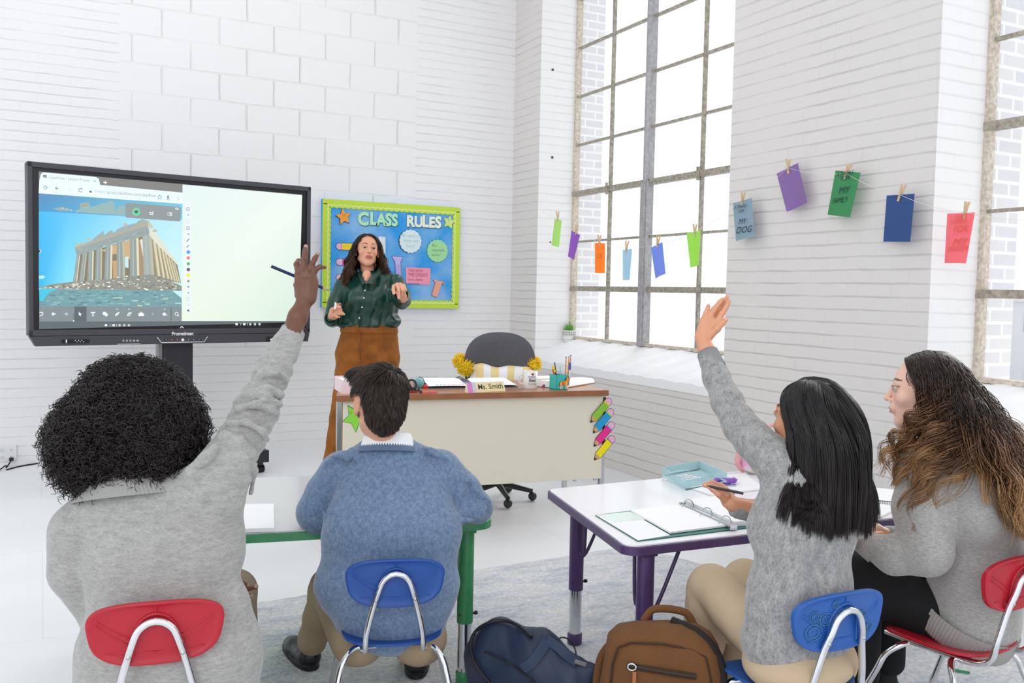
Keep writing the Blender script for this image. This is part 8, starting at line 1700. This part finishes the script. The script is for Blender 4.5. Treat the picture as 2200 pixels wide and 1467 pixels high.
b = MB(); b.tube([bw(x, fy(x, z, .004), z) for x, z in [(-.132, .03), (-.133, .20), (-.128, .30), (-.115, .345), (-.08, .362), (0, .368), (.08, .362), (.115, .345), (.130, .29), (.134, .2), (.132, .03)]], .0032, 6); b.tube([bw(x, fy(x*.96, .232, .010), .232-.02*x) for x in np.linspace(-.13, .13, 16)], .0035, 6); b.build('piping', m_brd, bp_)
b = MB(); zc = lambda x: .306-.09*(x+.07)*.5
for off, rr_, mi in ((0, .0055, 1), (.006, .0022, 0), (-.006, .0022, 0)): b.tube([bw(x, fy(x, zc(x)+off, .0035 if mi else .005), zc(x)+off) for x in np.linspace(-.082, .092, 14)], rr_, 6, mi=mi)
b.build('zip', [m_brd, mat('zip_tape', '#33241a', .7)], bp_)
b = MB(); zx, zz = -.074, zc(-.074); b.tube([bw(zx+.011*cos(a), fy(zx, zz, .010), zz+.009*sin(a)) for a in np.linspace(0, 2*pi, 14)], .003, 6); b.build('zip_ring', m_ring, bp_)
b = MB(); b.box(bw(zx+.008, fy(zx, zz-.04, .012), zz-.040), (.010, .003, .062), RB, bev=.001); b.build('zip_pull', m_lea, bp_)
b = MB(); c = [(-.02, .165), (.0, .20), (.03, .205), (.052, .175), (.045, .12), (-.015, .12)]; Fp = Frame(bw(0, fy(0, .16, .040), 0), RB[:, 0], (0, 0, 1)); b.prism(c, Fp, 0, .0015); b.build('leather_patch', mat('dark_leather', '#4a2c22', .5), bp_)
b = MB(); b.tube(bez([bw(.150, -.050, .10), bw(.160, -.045, .24), bw(.150, -.04, .33), bw(.10, -.025, .388), bw(.02, .01, .405)], 8), .012, 8); b.build('side_zip', mat('black_zip', '#17130f', .8), bp_)
b = MB(); b.tube(bez([bw(-.06, .04, .385), bw(-.03, .05, .418), bw(.05, .05, .418), bw(.08, .04, .385)], 8), .011, 8); b.build('handle', m_br, bp_)
b = MB(); b.tube(bez([bw(-.155, .05, .02), bw(-.185, .04, .12), bw(-.175, .04, .26), bw(-.13, .04, .33)], 8), .013, 8); b.build('shoulder_strap', m_br, bp_)

# ---------------------------------------------------------------- navy backpack slumped on the floor
no = atz(1120, 1430, 2.68)*[1, 1, 0]+npv([0, 0, .0125]); nb = thing('backpack', 'navy blue nylon backpack slumped on the rug beside the green table leg', 'backpack', tuple(no)); m_nv = mat('navy_nylon', '#1c2a45', .55, bump=(300, .4, .001), var=(5, .12)); m_nvd = mat('navy_dark', '#0c111c', .6)
S = SDF(); D = (unit(RT0*.3+npv([0, 0, 1.])), 1.3)
S.cap(J(1070, 1395, 2.74, 56), J(1150, 1425, 2.66, 52), .05, D); S.cap(J(1150, 1425, 2.66, 52), J(1225, 1462, 2.60, 44), .05, D); S.cap(J(1100, 1500, 2.72, 60), J(1240, 1500, 2.62, 50), .05); S.cap(J(1045, 1410, 2.80, 46), J(1060, 1500, 2.8, 50), .04)
S.cap(J(1235, 1432, 2.58, 12), J(1272, 1440, 2.57, 10), .03); S.cap(J(1272, 1440, 2.57, 10), J(1258, 1490, 2.57, 14), .03)
V, Q = S.mesh(.0055, sumf(soft(.004, 18), soft(.002, 45), foldring(atz(1060, 1380, 2.6), atz(1240, 1460, 2.5), 55, .004, .12, (.8, .3, .6))), .015); V = V; V[:, 2] = np.maximum(V[:, 2], .0125); fastmesh('main_body', V, Q, m_nv, parent=nb)
def onbag(x, y, off=-.004):      # nearest point of the bag along a sight line
    d = ray(x, y); P0 = CC; w = V-P0; t = w@d/(d@d); dist = np.linalg.norm(w-np.outer(t, d), axis=1); m = dist < .010
    return P0+d*((t[m].min() if m.any() else 2.6)+off)
b = MB(); b.tube(bez([onbag(x, y) for x, y in ((1052, 1467), (1020, 1425), (1011, 1385), (1022, 1356), (1050, 1338), (1085, 1333), (1115, 1345), (1142, 1368))], 5), .0052, 6); b.build('zip_piping', m_nvd, nb)
b = MB(); sm = [onbag(x, y) for x, y in ((1040, 1400), (1085, 1420), (1130, 1452), (1150, 1470))]; b.tube(bez(sm, 5), .003, 6); b.build('seam', m_nvd, nb)
def ribbon(mb, pts, w, wd=None):
    pts = [npv(p) for p in bez(pts, 6)]; n_ = len(pts); G = np.zeros((n_, 2, 3))
    for i in range(n_):
        t = unit(pts[min(i+1, n_-1)]-pts[max(i-1, 0)]); s_ = unit(np.cross(t, FW)); G[i, 0] = pts[i]-s_*w/2; G[i, 1] = pts[i]+s_*w/2
    mb.grid(G); mb.grid(G+FW0*.006, flip=True); mb.grid(np.stack([G[:, 0], G[:, 0]+FW0*.006])); mb.grid(np.stack([G[:, 1], G[:, 1]+FW0*.006]), flip=True)
b = MB(); ribbon(b, [onbag(x, y, -.012) for x, y in ((1176, 1374), (1162, 1398), (1140, 1426), (1122, 1436))], .030); ribbon(b, [onbag(x, y, -.012) for x, y in ((1174, 1376), (1196, 1388), (1215, 1405), (1238, 1424))], .026); b.build('shoulder_strap', mat('navy_strap', '#22324d', .6, bump=(200, .5, .001)), nb)
b = MB(); b.box(onbag(1247, 1424, -.012), (.034, .006, .012), rotm(YAW, 0, .3), bev=.002); b.build('strap_buckle', mat('grey_webbing', '#6f7072', .6), nb)
b = MB(); b.tube(bez([onbag(1196, 1388, -.01), atz(1204, 1370, 2.6), atz(1222, 1374, 2.6), atz(1236, 1396, 2.6), onbag(1238, 1422, -.008)], 6), .0022, 6); b.build('cord', m_nvd, nb)
